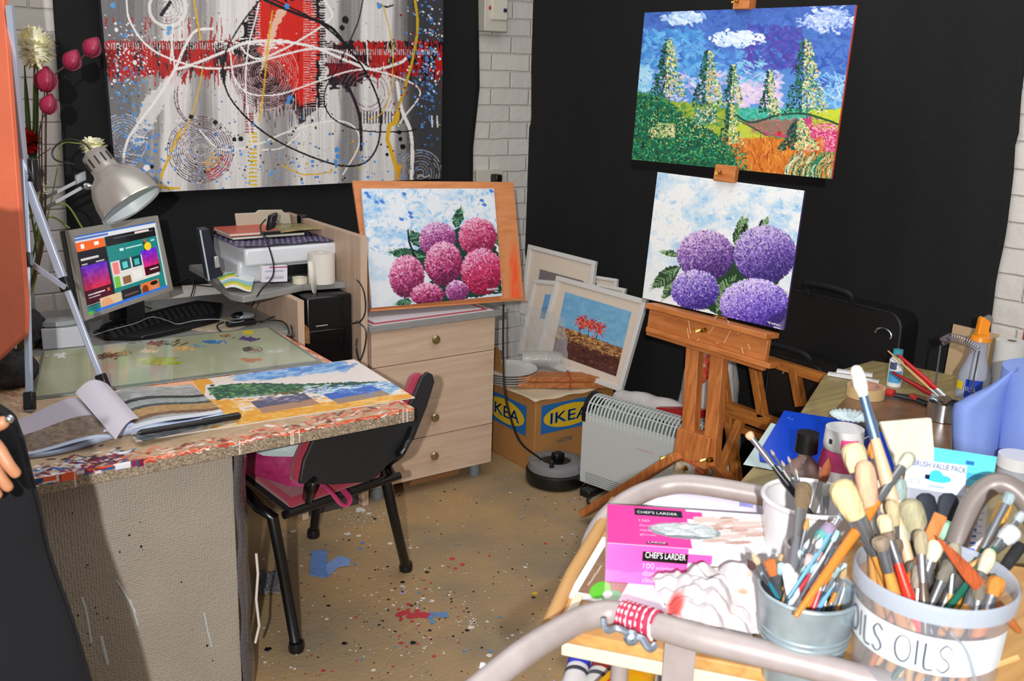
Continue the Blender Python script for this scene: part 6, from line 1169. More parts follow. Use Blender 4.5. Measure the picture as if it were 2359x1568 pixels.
# ---- bits on the floor
def scrap(nm, lab, pts, z, m, cat='tape'):
    q = [PZ(x, y, 0)+UP*z for x, y in pts]; b = MB(); b.prism(q, UP*.002); return tag(b.build(nm, m, smooth=False), lab, cat)
bt_ = mat('blue_tape', '6485C2', .6, 0, .12, 40, .4, 60)
scrap('blue_tissue', 'crumpled pale blue tissue strip on the floor, left piece', ((720, 1270), (752, 1268), (755, 1300), (760, 1325), (752, 1332), (714, 1326), (714, 1300)), .0015, bt_, 'tissue')
scrap('blue_tissue', 'pale blue tissue strip on the floor, right folded piece', ((752, 1304), (780, 1283), (808, 1290), (806, 1304), (780, 1308), (758, 1328), (752, 1318)), .004, mat('blue_tape2', '7C9AD0', .6, 0, .1, 40), 'tissue')
G = np.zeros((10, 14, 3))
for j in range(10):
    for i in range(14): p = PZ(596+(645-596)*i/13, 1320+(1372-1320)*j/9, 0); G[j, i] = p+UP*(.004+.012*rs.rand())
tag(MB().grid(G).build('bubble_wrap_scrap', mat('wrap_grey', '8C8E92', .2, alpha=.7, bump=.8, bs=90), thick=.001), 'loose scrap of bubble wrap on the floor by the wrapped panel', 'bubble wrap')
b = MB(); b.blob(PZ(823, 1150, 0)+UP*.018, .02, 10, .003); tag(b.build('crumpled_wrapper', mat('wrapper_green', '9FB2A6', .4)), 'small crumpled pale green wrapper beneath the drawer unit', 'wrapper')
# ================================================================ workbench at the right
BZ = .75; bp = [PZ(x, y, BZ) for x, y in ((1655, 1165), (1840, 956), (1900, 862), (2010, 830), (2105, 845), (2420, 897))]
near = [A(2.25, .55, BZ), A(1.62, .95, BZ)]; bpoly = [bp[0], bp[1], bp[2], bp[3], bp[4], A(2.90, bp[5][1], BZ) if bp[5][0] > 2.9 else bp[5], A(2.88, .5, BZ), A(1.62, .85, BZ)]
bpoly = [A(min(p[0], 2.88), p[1], BZ) for p in bpoly]
def topface(pts, m, px):   # table surface as fan of attribute coloured quads
    pass
benm = wood('bench_top', '9A8A5E', '84744C', 3, .5, 'X'); r = thing('workbench', 'worn olive-brown wooden workbench carrying bottles, tape and the brush washer', 'workbench', (2.3, 1.3, 0))
b = MB(); b.prism([p-UP*.03 for p in bpoly], UP*.03); b.build('bench_top', benm, r, bevel=.002)
st_ = [PZ(x, y, BZ+.0008) for x, y in ((1890, 975), (1950, 915), (2105, 905), (2190, 930), (2190, 1060), (1900, 1060), (1850, 1010))]
b = MB(); b.face(st_); b.build('brown_stain', mat('stain_brown', '7C5C44', .35, 0, .3, 14), r, smooth=False)
for x, y in ((2.72, 1.55), (2.55, .75), (1.80, 1.12)): b = MB(); b.box(x-.025, x+.025, y-.025, y+.025, .001, BZ-.031); b.build('leg', benm, r)
def at(x, y, z=BZ+.0015): return PZ(x, y, z)
def HT(p, y):
    lo, hi = p[2], p[2]+1.2
    for _ in range(40):
        m = (lo+hi)/2; q = A(p[0], p[1], m)-CAM; yy = 784-FPX*(q@cv)/(q@cf)
        if yy > y: lo = m
        else: hi = m
    return lo-p[2]
def bottle(nm, lab, cat, cx, ybase, prof_px, ytop, z=BZ+.001, mats=None, parts=None, seg=28):
    """prof as (fraction of height, half width px); parts: list of (name, f0, f1, mat)"""
    c = PZ(cx, ybase, z); k = sc(c); c = c+nrm(ray(cx, ybase)*A(1, 1, 0))*prof_px[0][1]*k; h = HT(c, ytop); r = thing(nm, lab, cat, c)
    F_ = [f for f, w in prof_px]; Wd = [w*k for f, w in prof_px]
    for pn, f0, f1, m in parts:
        fs = sorted(set([f0, f1]+[f for f in F_ if f0 < f < f1])); b = MB(); pr_ = [(max(float(np.interp(f, F_, Wd)), .0005), f*h) for f in fs]
        b.lathe(c, [(.0006, pr_[0][1])]+pr_+[(.0006, pr_[-1][1])], seg, cap=False); b.build(pn, m, r, ang=50)
    return r, c, k, h
wht = mat('white_plastic', 'DADADC', .3)
def label_on(r, c, R_, z0, z1, a0, a1, m, nm='label', n=12):
    base = math.atan2(-c[1], -c[0]); b = MB(); b.grid([[c+A(R_*math.cos(base+t), R_*math.sin(base+t), z) for t in np.linspace(a0, a1, n)] for z in (z0, z1)]); return b.build(nm, m, r, ang=80)
def text_on(r, c, R_, z, s, size, a0, m, nm='lettering', wid=None):
    base = math.atan2(-c[1], -c[0]); b = MB(); text(b, s, None, None, None, size, wid, fn=lambda x, y: c+A(R_*math.cos(base+a0+x/R_), R_*math.sin(base+a0+x/R_), z+y)); return b.build(nm, m, r, smooth=False)
# white sticks, masking tape, glue bottle
for k, (x0, y0, x1, y1, lab) in enumerate(((1908, 860, 2025, 880, 'lower white plastic strip lying on the far bench corner'), (1928, 853, 2010, 864, 'upper white plastic strip lying on the far bench corner'))):
    b = MB(); b.bar(at(x0, y0, BZ+.006+.01*k), at(x1, y1, BZ+.006+.01*k), .018, .008); tag(b.build('plastic_strip', wht), lab, 'strip')
b = MB(); tp = at(1993, 912); b.lathe(tp, [(.036, 0), (.052, 0), (.052, .03), (.036, .03), (.036, 0)], 40, cap=False); r = thing('masking_tape', 'roll of cream masking tape with red printed inner ring on the workbench', 'tape', tp); b.build('tape', mat('tape_tan', 'C9AC7C', .5), r)
b = MB(); b.lathe(tp, [(.0355, .001), (.0355, .0312), (.046, .0312), (.046, .0305)], 40, cap=False); b.build('printed_core', mat('core_red', 'C2907C', .5, 0, .5, 260), r)
r, c, k, h = bottle('glue_bottle', 'small white bottle with blue label and turquoise cap beside the red brushes', 'bottle', 2058, 892, [(0, 16), (.72, 16), (.8, 11), (.82, 11), (1, 11)], 805, parts=(('bottle_body', 0, .8, wht), ('cap', .8, 1, mat('cap_teal', '3F97A8', .35))))
label_on(r, c, 16.3*k, h*.12, h*.45, -1, 1, mat('label_blue', '4E9ACB', .4)); label_on(r, c, 16.3*k, h*.48, h*.68, -1, .1, mat('label_dark', '47506A', .4), 'picture_label')
# cutter
def tubeo(nm, pts, r_, m, par=None, seg=8, flat=1, n=6, smooth=True): b = MB(); b.tube(spl(pts, n) if len(pts) > 2 else pts, r_, seg, flat=flat); return b.build(nm, m, par)
r = thing('cutter_knife', 'black and red snap-off cutter knife lying open on the workbench', 'knife', at(2090, 915)); tubeo('handle', [at(2040, 905, BZ+.012), at(2075, 912, BZ+.012), at(2110, 920, BZ+.012), at(2135, 930, BZ+.01)], .011, mat('cutter_black', '1B1B1E', .35), r, flat=.6)
tubeo('red_grip', [at(2039, 902, BZ+.016), at(2060, 906, BZ+.018)], .0115, mat('cutter_red', 'B5312A', .4), r); tubeo('red_inlay', [at(2100, 912, BZ+.02), at(2108, 916, BZ+.02)], .007, mat('cutter_red', 'B5312A', .4), r)
b = MB(); b.prism([at(x, y, BZ+.004) for x, y in ((2140, 932), (2152, 934), (2168, 948), (2160, 950), (2142, 942))], UP*.002); b.build('blade', STEEL, r)
# brush washer with coil handle
cw = at(2168, 975); r = thing('brush_washer', 'steel brush washer pot with tall wire legs and a springy coil handle', 'brush washer', cw); k = sc(cw); Rw = 36*k; cw = cw+nrm(ray(2168, 975)*A(1, 1, 0))*Rw; hw_ = HT(cw, 925)
b = MB(); b.lathe(cw, [(.001, .001), (Rw, .001), (Rw, hw_), (Rw+.002, hw_+.002), (Rw-.002, hw_), (Rw-.002, .004), (.001, .004)], 36, cap=False); b.build('pot', STEEL, r)
d0 = dep(cw); L0, L1 = PD(2152, 905, d0+.03), PD(2167, 795, d0+.06); R0, R1 = PD(2233, 925, d0-.02), PD(2256, 808, d0+.0)
tubeo('wire_leg', [L0, L1], .0024, mat('wire_dark', '6A6C70', .3, .9), r); tubeo('wire_leg', [R0, R1], .0024, mat('wire_dark', '6A6C70', .3, .9), r)
arc = spl([PD(2168, 787, d0+.06), PD(2188, 778, d0+.05), PD(2222, 785, d0+.02), PD(2256, 803, d0)], 14); n_ = len(arc); turns = 22; hp = []
for i in range(turns*10):
    t = i/(turns*10-1)*(n_-1.001); j = int(t); p = arc[j]+(arc[j+1]-arc[j])*(t-j); d_ = nrm(arc[j+1]-arc[j]); x = nrm(np.cross(d_, UP)); y = np.cross(d_, x); a_ = i/10*2*math.pi; hp.append(p+(x*math.cos(a_)+y*math.sin(a_))*.0125)
b = MB(); b.tube(hp, .0011, 5, cap=False); b.build('coil_handle', mat('coil_steel', 'B9B4BC', .2, 1), r)
def brush(tip, base, hr, br, bl, fl, hcol, bcol, fcol='C4C8CC', flat=1, lab='', grp=None, kind='round', hr2=None, nm='paintbrush'):
    """handle from base up, ferrule, bristles ending at tip"""
    tip = np.array(tip, float); base = np.array(base, float); ax = nrm(tip-base); L_ = np.linalg.norm(tip-base); r = thing(nm, lab, 'paintbrush', base, grp); hL = L_-bl-fl; hr2 = hr2 or hr*.55
    sx_ = 1; b = MB(); b.lathe(base, [(hr2*.5, 0), (hr2, .003), (hr, hL*.62), (hr*1.15, hL*.82), (hr*.8, hL)], 12, ax, Rt); b.build('handle', mat('h_'+hcol, hcol, .3), r)
    f0 = base+ax*hL; b = MB(); b.lathe(f0, [(hr*.85, 0), (hr*.95, fl*.3), (br*.8, fl*.75), (br*.85, fl)], 14, ax, Rt, 1, flat); b.build('ferrule', mat('f_'+fcol, fcol, .28, .85), r)
    f1 = f0+ax*fl; pr_ = {'round': [(br*.85, 0), (br*1.15, bl*.3), (br*1.22, bl*.65), (br*1.08, bl*.86), (br*.75, bl*.96), (br*.3, bl)], 'point': [(br*.85, 0), (br*1.1, bl*.3), (br*.8, bl*.6), (br*.3, bl*.88), (.0003, bl)], 'flat': [(br*.85, 0), (br*1.0, bl*.3), (br*1.05, bl*.95), (br*.95, bl)]}[kind]
    b = MB(); b.lathe(f1, pr_, 16, ax, Rt, 1, flat); b.build('bristles', mat('b_'+bcol, bcol, .85, 0, .2, 60, .6, 120, stretch=(1, 1, .2)), r); return r
for k, (x0, y0, x1, y1, hc, lab, r_) in enumerate(((2045, 807, 2175, 925, 'B5935A', 'slim wooden brush leaning across the washer pot, tip uppermost', .004), (2068, 816, 2190, 925, 'B3171B', 'bright red handled brush leaning over the washer pot', .0075), (2055, 856, 2185, 930, '8E1418', 'dark red handled brush lowest across the washer pot', .007), (2075, 838, 2185, 922, '6E2A22', 'thin brown-red brush between the two red handles', .004), (2100, 862, 2170, 935, 'B98A5A', 'short light wood brush under the red handles', .004))):
    e = PD(x1, y1, dep(cw)-.0); s = PD(x0, y0, dep(cw)+.12); brush(e, s, r_, r_, .02, .03, hc, '5A4A3A', lab=lab, grp='brushes leaning across the washer pot')
# spray bottle
sprb = mat('spray_clear', 'A9AEBE', .2, alpha=.75); r, c, k, h = bottle('spray_bottle', 'translucent half-litre spray bottle with orange trigger head', 'bottle', 2236, 922, [(0, 37), (.42, 35), (.62, 24), (.72, 20), (.78, 19), (1, 19)], 784, parts=(('bottle_body', 0, 1, sprb),))
org = mat('spray_orange', 'E88A14', .35); dB = dep(c); b = MB(); b.lathe(c+UP*h, [(22*k, 0), (20*k, .012), (16*k, .014)], 20); b.build('collar', org, r)
hd_ = [PD(x, y, dB) for x, y in ((2243, 786), (2283, 788), (2275, 760), (2280, 740), (2262, 728), (2256, 734), (2250, 762))]; b = MB(); b.prism([q-Fh*.012 for q in hd_], Fh*.024); b.build('trigger_head', org, r, bevel=.003)
b = MB(); b.prism([PD(x, y, dB-.006) for x, y in ((2270, 732), (2284, 726), (2290, 738), (2278, 746))], Fh*.016); b.build('nozzle', mat('nozzle_grey', '6E6A6A', .4), r, bevel=.002)
q = [PD(x, y, dB-.040) for x, y in ((2222, 874), (2258, 880), (2252, 918), (2218, 915))]; Rb = 37*k
cF = c-nrm(ray(2236, 922)*A(1, 1, 0))*Rb; label_on(r, c, Rb*1.02, HT(cF, 918), HT(cF, 876), -.45, .55, mat('label_navy', '1A3FB0', .35)); text_on(r, c, Rb*1.035, HT(cF, 902), '0,5L', .018, -.4, wht); label_on(r, c, Rb*1.02, HT(cF, 902), HT(cF, 884), -1.15, -.62, mat('label_yellow', 'D8C018', .35))
# cardboard panel, white paper roll
b = MB(); q = [PX(x, y, 2.86) for x, y in ((2196, 746), (2300, 770), (2290, 905), (2172, 880))]; b.prism(q, A(.004, 0, 0)); tag(b.build('cardboard_sheet', mat('card_tan', 'B59A78', .7)), 'tan cardboard panel leaning on the wall behind the coil handle', 'cardboard')
b = MB(); q = [PX(x, y, 2.83) for x, y in ((2290, 775), (2345, 785), (2335, 910), (2280, 900))]; b.prism(q, A(.004, 0, 0)); tag(b.build('cardboard_sheet', mat('card_olive', 'A89A74', .7)), 'second cardboard panel just behind the white paper roll', 'cardboard')
r, c, k, h = bottle('paper_roll', 'upright white roll of kitchen paper behind the blue rolls', 'paper roll', 2308, 925, [(0, 36), (1, 34)], 785, parts=(('roll', 0, 1, mat('roll_grey', 'C3C2BF', .8)),))
b = MB(); b.lathe(c+UP*(h-.0), [(.012, .0005), (.012, .001)], 16); b.build('core', mat('core_dark', '6A5C4C', .8), r)
r, c, k, h = bottle('red_tin', 'red capped container at the right edge behind the white paper roll', 'tin', 2362, 885, [(0, 22), (1, 22)], 765, parts=(('tin_body', 0, .8, mat('tin_red', 'B7331F', .4)), ('lid', .8, 1, mat('tin_red2', 'C74A2C', .4))))
# blue paper rolls
bpm = mat('blue_paper', '7F97DA', .8, 0, .06, 10, .25, 12)
c = at(2396, 1085); c = c+nrm(ray(2396, 1085)*A(1, 1, 0))*.09; h = HT(c, 856); r = thing('blue_paper_roll', 'big roll of blue workshop paper at the right edge', 'paper roll', c); b = MB(); b.lathe(c, [(.025, 0), (.118, 0), (.122, h*.1), (.118, h), (.025, h), (.025, 0)], 48, cap=False); b.build('roll', bpm, r)
c2 = at(2265, 1062); dq = dep(c2); pts = [(2195, 1040), (2192, 950), (2198, 925), (2215, 908), (2270, 880), (2340, 838), (2365, 830), (2340, 880), (2325, 960), (2300, 1060), (2280, 1080), (2240, 1072)]
G = []; L_ = [(2195, 1045), (2193, 1000), (2193, 950), (2199, 930), (2228, 914), (2275, 892), (2330, 856)]; R_ = [(2298, 1062), (2300, 1040), (2306, 1000), (2312, 960), (2320, 930), (2330, 890), (2345, 845)]
for (x0, y0), (x1, y1) in zip(L_, R_):
    G.append([PD(x0+(x1-x0)*t, y0+(y1-y0)*t, dq-.05*math.sin(math.pi*t)**.7-.01*math.sin(t*8)*(1-t)) for t in np.linspace(0, 1, 18)])
r = thing('blue_paper_sheet', 'loose folded length of blue workshop paper pulled from the roll', 'paper', c2); b = MB(); b.grid(np.array(G)); b.build('sheet', bpm, r, ang=80, thick=.003)
# white jar at the right
r, c, k, h = bottle('white_jar', 'white screw-lid jar at the right edge below the blue roll', 'jar', 2335, 1120, [(0, 40), (.55, 40), (.56, 44), (1, 44)], 1048, parts=(('jar_body', 0, .55, mat('jar_grey', 'A8ABB4', .3)), ('lid', .55, 1, wht)))
# blue folder and papers
def flatq(nm, lab, pts, z, th, m, cat, par=None): b = MB(); b.prism([PZ(x, y, z) for x, y in pts], UP*th); o = b.build(nm, m, par, bevel=.0008); return tag(o, lab, cat) if lab else o
flatq('pale_paper', 'pale blue-white paper sheet sticking out from under the blue folder', ((1776, 975), (1712, 1070), (1860, 1098), (2000, 1040)), BZ+.002, .002, mat('paper_mint', 'BCCFCE', .6), 'paper')
r = thing('blue_folder', 'bright royal blue plastic folder lying on the workbench', 'folder', at(1850, 1020)); flatq('folder_cover', None, ((1806, 948), (1915, 965), (1998, 988), (2070, 1010), (2060, 1085), (1900, 1095), (1750, 1062), (1748, 1045)), BZ+.006, .004, mat('folder_blue', '1346C8', .25), None, r)
b = MB(); text(b, 'A4', PZ(1812, 962, BZ+.0105), nrm(PZ(1840, 975, .76)-PZ(1812, 962, .76)), nrm(PZ(1820, 950, .76)-PZ(1812, 962, .76)), .02); b.build('printed_mark', mat('mark_blue', '6E8FE0', .4), r, smooth=False)
r = thing('dark_blue_brochure', 'dark navy brochure with a thin white curve at the end of the folder', 'brochure', at(2010, 1020)); flatq('cover', None, ((1975, 985), (2010, 1000), (2012, 1040), (1975, 1035)), BZ+.011, .003, mat('navy_card', '172A6E', .3), None, r); tubeo('white_curve', [at(1982, 1022, BZ+.016), at(1992, 1010, BZ+.016), at(2008, 1003, BZ+.016)], .0015, wht, r)
c = at(1955, 985, BZ+.005); b = MB(); pts = []
for i in range(48): a_ = 2*math.pi*i/48; pts.append([c+A(q*math.cos(a_)*(1+.04*math.sin(i*2.2)), q*math.sin(a_), .012+.02*q/.05+(.004 if i % 2 else 0)) for q in (.001, .02, .035, .05)])
pts.append(pts[0]); b.grid(np.array(pts)); tag(b.build('paper_doily', mat('doily', 'C2D2D4', .7), thick=.001), 'pale frilled paper case on the workbench behind the white-capped bottle', 'paper case')
r = thing('plastic_pouch', 'small transparent plastic pouch beside the paper case', 'pouch', at(2000, 975)); b = MB(); b.prism([at(x, y, BZ+.008) for x, y in ((1978, 968), (2010, 962), (2030, 985), (1990, 990))], UP*.006); b.build('pouch', mat('pouch_clear', 'A9ACA8', .2, alpha=.5), r)
# bottles standing in front of the folder (on the bench)
r, c, k, h = bottle('varnish_bottle', 'clear glass bottle with black ribbed screw cap in front of the blue folder', 'bottle', 1842, 1170, [(0, 46), (.45, 44), (.56, 30), (.64, 17), (.72, 16), (.725, 26), (1, 25)], 996, parts=(('glass', 0, .72, mat('glass_amber', '8A6E62', .08, alpha=.85)), ('cap', .72, 1, BLACK)))
pk_ = mat('pink_bottle', 'B9386E', .3); r, c, k, h = bottle('paint_bottle', 'pink acrylic paint bottle with paint-stained white flip cap', 'bottle', 1922, 1185, [(0, 50), (.55, 50), (.66, 47), (.74, 42), (.75, 44), (.8, 45), (1, 43)], 985, parts=(('bottle_body', 0, .745, pk_), ('cap', .745, 1, wht)))
label_on(r, c, 51*k, h*.18, h*.52, -1.1, .9, mat('label_white', 'D8D4D8', .4)); label_on(r, c, 45.8*k, h*.80, h*.92, -.1, .8, mat('pink_stain', 'E04A8C', .4), 'pink_stain'); label_on(r, c, 45.9*k, h*.84, h*.90, -.75, -.55, mat('spot_dark', '2A3434', .4), 'dark_mark')
# ================================================================ trolley
TT, TS = A(.6, -.8, 0), A(.8, .6, 0); ZT = .88
def TP(t, s, z): return TT*t+TS*s+UP*z
r = thing('trolley', 'old grey tubular trolley with wooden tray full of painting gear', 'trolley', TP(0, 1.35, 0)); gt = mat('tube_grey', 'A39896', .38, .1, .08, 40); cream = mat('tray_cream', 'DCCFB4', .5); ply = wood('tray_ply', 'C99A5A', 'B5854A', 4, .5, 'X')
b = MB(); t0, t1, s0, s1 = -.295, .62, 1.165, 1.60; b.prism([TP(t0, s0, ZT-.018), TP(t1, s0, ZT-.018), TP(t1, s1, ZT-.018), TP(t0, s1, ZT-.018)], UP*.018); b.build('tray', ply, r, bevel=.003)
b = MB(); b.obox(TP(t0+.02, s0-.002, ZT-.037), TT*(t1-t0-.02), TS*.014, UP*.019); b.build('tray_rim', cream, r, bevel=.002)
b = MB(); b.tube([TP(t0, s0+.005, ZT-.0), TP(t0-.006, s0+.15, ZT), TP(t0, s1, ZT)], .011, 10); b.build('edge_beading', mat('edge_gold', 'C0935A', .5), r)
b = MB(); b.obox(TP(t0+.015, s0+.0, ZT+.0), TS*.09+TT*.0, TT*.012, UP*.006); b.build('tray_batten', cream, r)
Rr = .0172
front = [PD(1085, 1600, 1.17), PD(1200, 1508, 1.22), PD(1290, 1452, 1.27), PD(1345, 1424, 1.30), PD(1405, 1412, 1.31), PD(1470, 1428, 1.29), PZ(1620, 1472, .93), PZ(1900, 1540, .93), PZ(2300, 1650, .93)]
r1 = MB().tube(spl(front, 8), Rr, 18).build('front_rail', gt, r)
back = [PD(1357, 1330, 1.62), PD(1362, 1255, 1.64), PD(1395, 1195, 1.68), PD(1450, 1150, 1.70), PD(1520, 1122, 1.72), PZ(1600, 1116, .93), PZ(1780, 1146, .93), PZ(2000, 1190, .93), PZ(2170, 1235, .93)]
MB().tube(spl(back, 8), Rr, 18).build('back_rail', gt, r)
MB().tube(spl([PD(2185, 1330, 1.36), PD(2208, 1240, 1.37), PD(2240, 1160, 1.38), PD(2282, 1118, 1.38), PD(2325, 1120, 1.37), PD(2370, 1165, 1.36), PD(2400, 1250, 1.35)], 8), .0150, 18).build('end_handle', mat('tube_brown', '7E7470', .4, .1), r)
b = MB(); b.obox(PZ(1532, 1466, .915)-TS*.0, TT*.04, TS*.004, -UP*.19); b.build('support_strap', gt, r, bevel=.001)
for t, s in ((-.2, 1.2), (.55, 1.2), (-.2, 1.57), (.55, 1.57)):
    b = MB(); b.tube([TP(t, s, .04), TP(t, s, ZT-.02)], .0125, 12); lg = b.build('leg', gt, r); b = MB(); b.lathe(TP(t, s, .001)+A(0, 0, .02)-TS*.012, [(.004, 0), (.02, .002), (.02, .022), (.004, .024)], 18, TS); b.build('caster', BLACK, lg)
b = MB(); b.prism([TP(-.22, 1.19, .66), TP(.57, 1.19, .66), TP(.57, 1.58, .66), TP(-.22, 1.58, .66)], UP*.015); b.build('lower_shelf', ply, r, bevel=.003)
# red wire wrap and white drip on the front rail
fr = spl(front, 8); i0 = min(range(len(fr)), key=lambda i: abs((1179.5+FPX*((fr[i]-CAM)@cr)/((fr[i]-CAM)@cf))-1430)); i1 = min(range(len(fr)), key=lambda i: abs((1179.5+FPX*((fr[i]-CAM)@cr)/((fr[i]-CAM)@cf))-1512))
def along(u): u = i0+(i1-i0)*u; j = int(min(u, len(fr)-2)); return fr[j]+(fr[j+1]-fr[j])*(u-j), nrm(fr[j+1]-fr[j])
for nm_, cc, tn, ph in (('red_wire', 'B83454', 13, 0), ('white_wire', 'E6D6DA', 7, 1.3)):
    pts = []
    for i in range(tn*12):
        p, d_ = along(min(i/(tn*12-1)+rs.uniform(-.006, .006), 1)); x = nrm(np.cross(d_, UP)); y = np.cross(d_, x); a_ = i/12*2*math.pi+ph; pts.append(p+(x*math.cos(a_)+y*math.sin(a_))*(Rr+.0022))
    b = MB(); b.tube(pts, .0021, 5, cap=False); tag(b.build('wire_binding', mat(nm_, cc, .35)), {'red_wire': 'crimson wire wound tightly around the front trolley rail', 'white_wire': 'whitish wire threaded through the crimson binding on the front trolley rail'}[nm_], 'wire')
hk = mat('hook_zinc', 'A9B4C4', .3, .8); r = thing('wing_hook', 'zinc double hook bracket hanging just under the front trolley rail', 'hook', PD(1460, 1460, 1.24))
tubeo('hook_arm', [PD(1390, 1428, 1.26), PD(1393, 1445, 1.25), PD(1404, 1452, 1.245), PD(1422, 1447, 1.24), PD(1445, 1458, 1.24), PD(1455, 1467, 1.24)], .0042, hk, r); tubeo('hook_arm', [PD(1455, 1467, 1.24), PD(1478, 1470, 1.235), PD(1490, 1488, 1.23), PD(1500, 1494, 1.23), PD(1510, 1485, 1.235)], .0046, hk, r)
b = MB(); b.lathe(PD(1453, 1465, 1.245), [(.001, 0), (.009, .001), (.010, .008), (.006, .014), (.001, .015)], 16, -cf, cap=False); b.build('hook_boss', hk, r)
tubeo('white_peg', [PD(1113, 1528, 1.2), PD(1106, 1562, 1.19)], .0035, wht); tag(bpy.data.objects['white_peg'], 'small white peg sticking up at the low end of the front rail', 'peg')
# ---- glove box
ZG = ZT+.003; g0 = PZ(1402, 1338, ZG); gh = HT(g0, 1250); zt = ZG+gh; ga = PZ(1594, 1264, zt)-PZ(1399, 1250, zt); gx = nrm(ga*A(1, 1, 0)); gy = A(-gx[1], gx[0], 0); gy = gy if gy@Fh > 0 else -gy
gd = np.linalg.norm((PZ(1395, 1161, zt)-PZ(1399, 1250, zt))[:2]); gl = .245
g1 = PZ(1399, 1250, zt); g0 = A(g1[0], g1[1], ZG); r = thing('glove_box', 'pink and white cardboard dispenser box of disposable clear gloves on the trolley', 'box', g0)
b = MB(); b.obox(g0, gx*gl, gy*gd, UP*gh); b.build('carton', mat('carton_white', 'DDD8DC', .4), r, bevel=.001)
pk1 = (240, 70, 170)
def gface(nm, o, ex, ey, w, h, fn, n=(150, 60)):
    a = Art([o+ey*h, o+ex*w+ey*h, o+ex*w, o], n[0], n[1], (240, 236, 240), px=False); fn(a); a.build(nm, GLOSS, r)
def fr_(a):
    X, Y = a.X, a.Y; a.C[X < 48] = (250, 92, 176); a.C[(X < 62) & (X >= 48) & (Y > 12) & (Y < 36)] = (250, 92, 176); a.C[(X > 21) & (X < 48) & (Y > 14) & (Y < 40)] = (20, 18, 24); m = ((X-82)/16)**2+((Y-40-(X-82)*.3)/10)**2 < 1; a.C[m] = (228, 200, 196); a.C[:] += np.clip(18-X, 0, 18)[..., None]*.6
def tf_(a):
    X, Y = a.X, a.Y; a.C[X < 50] = (240, 66, 158); a.C[(X < 60) & (X >= 50) & (Y > 6) & (Y < 26)] = (240, 66, 158); a.C[(X > 17) & (X < 47) & (Y > 6) & (Y < 24)] = (20, 18, 24); a.C[(X > 23) & (X < 36) & (Y > 90) & (Y < 96)] = (60, 14, 40)
    for k in range(60):
        cx_, cy_ = 72+rs.normal(0, 10), 45+rs.normal(0, 16); m = ((X-cx_)/rs.uniform(4, 12))**2+((Y-cy_+(X-cx_)*.4)/4)**2 < 1; a.C[m & (X > 54)] = pick([(226, 204, 196), (214, 184, 172), (236, 224, 220), (200, 160, 148)], 8)
    m = ((X-47)/22)**2+((Y-58)/20)**2 < 1; a.C[m] = (150, 156, 158); m = ((X-47)/20)**2+((Y-55)/15)**2 < 1; a.C[m] = (196, 204, 206); a.C[m] += (fbm(X/2, Y/8, 3)[m][:, None]-.5)*80; m = (abs(X-48) < 3) & (Y > 36) & (Y < 48); a.C[m] = (236, 140, 190)
gface('front_face', g0-gy*.0006, gx, UP, gl, gh, fr_); gface('top_face', g0+UP*(gh+.0006), gx, gy, gl, gd, tf_)
def gt_(s, o, ey, x, y, size, w, m, nn): b = MB(); text(b, s, o+gx*x+ey*y+nn, gx, ey, size, w); b.build('lettering', m, r, smooth=False)
fo = -gy*.0012; uo = UP*(gh+.0012); wtx = mat('white_ink', 'F0F0F0', .5); ptx = mat('pale_pink_ink', 'F6B8DC', .5)
gt_("CHEF'S LARDER", g0, UP, .056, gh*.70, .0135, .058, wtx, fo); gt_('100', g0, UP, .054, gh*.42, .013, .016, ptx, fo); gt_('polythene', g0, UP, .073, gh*.42, .007, .03, ptx, fo); gt_('disposable', g0, UP, .054, gh*.23, .013, .048, ptx, fo); gt_('clear gloves', g0, UP, .054, gh*.06, .012, .046, ptx, fo)
gt_("CHEF'S LARDER", g0, gy, .046, gd*.8, .0125, .062, wtx, uo); gt_('100', g0, gy, .048, gd*.58, .011, .016, ptx, uo); gt_('disposable', g0, gy, .048, gd*.46, .010, .024, ptx, uo); gt_('clear', g0, gy, .048, gd*.34, .010, .02, ptx, uo); gt_('gloves', g0, gy, .048, gd*.23, .010, .024, ptx, uo); gt_('LARGE', g0, gy, .059, gd*.052, .006, .026, wtx, uo+UP*.0003)
G = [[g0+gx*(.085+.075*i/11)+gy*(gd*.25+gd*.28*j/7)+UP*(gh+.003+.006*rs.rand()*math.sin(math.pi*i/11)) for i in range(12)] for j in range(8)]; b = MB(); b.grid(np.array(G)); b.build('glove_film', mat('film', 'DDE6E8', .15, alpha=.7, bump=.5), r, ang=80)
# wet wipes pack behind the glove box
wq = [PZ(x, y, ZT+.004) for x, y in ((1462, 1165), (1765, 1200), (1765, 1155), (1468, 1140))]; r = thing('wipes_pack', 'soft lilac and white pack of wipes lying behind the glove box', 'wipes pack', wq[0]); b = MB(); n_ = 20; G = []
for j in range(9):
    row = []
    for i in range(n_):
        u, v = i/(n_-1), j/8; p = (wq[0]*(1-u)+wq[1]*u)*(1-v)+(wq[3]*(1-u)+wq[2]*u)*v; row.append(p+UP*(.03*min(1, math.sin(math.pi*v)*1.4+.0)*min(1, math.sin(math.pi*min(max(u, .01), .99))*3)**.5))
    G.append(row)
b.grid(np.array(G)[::-1]); b.build('pack', mat('pack_white', 'C9C6DA', .3, 0, .12, 12), r, ang=80)
for x0, x1, cc in ((.02, .22, '7F8FD8'), (.84, .99, '8E90CC')):
    b = MB(); g_ = [[np.array(G)[j][int(x0*(n_-1))+i]+UP*.0012 for i in range(int((x1-x0)*(n_-1))+1)] for j in range(1, 8)]; b.grid(np.array(g_)[::-1]); b.build('printed_end', mat('pack_'+cc, cc, .3, 0, .3, 50), r, ang=80)
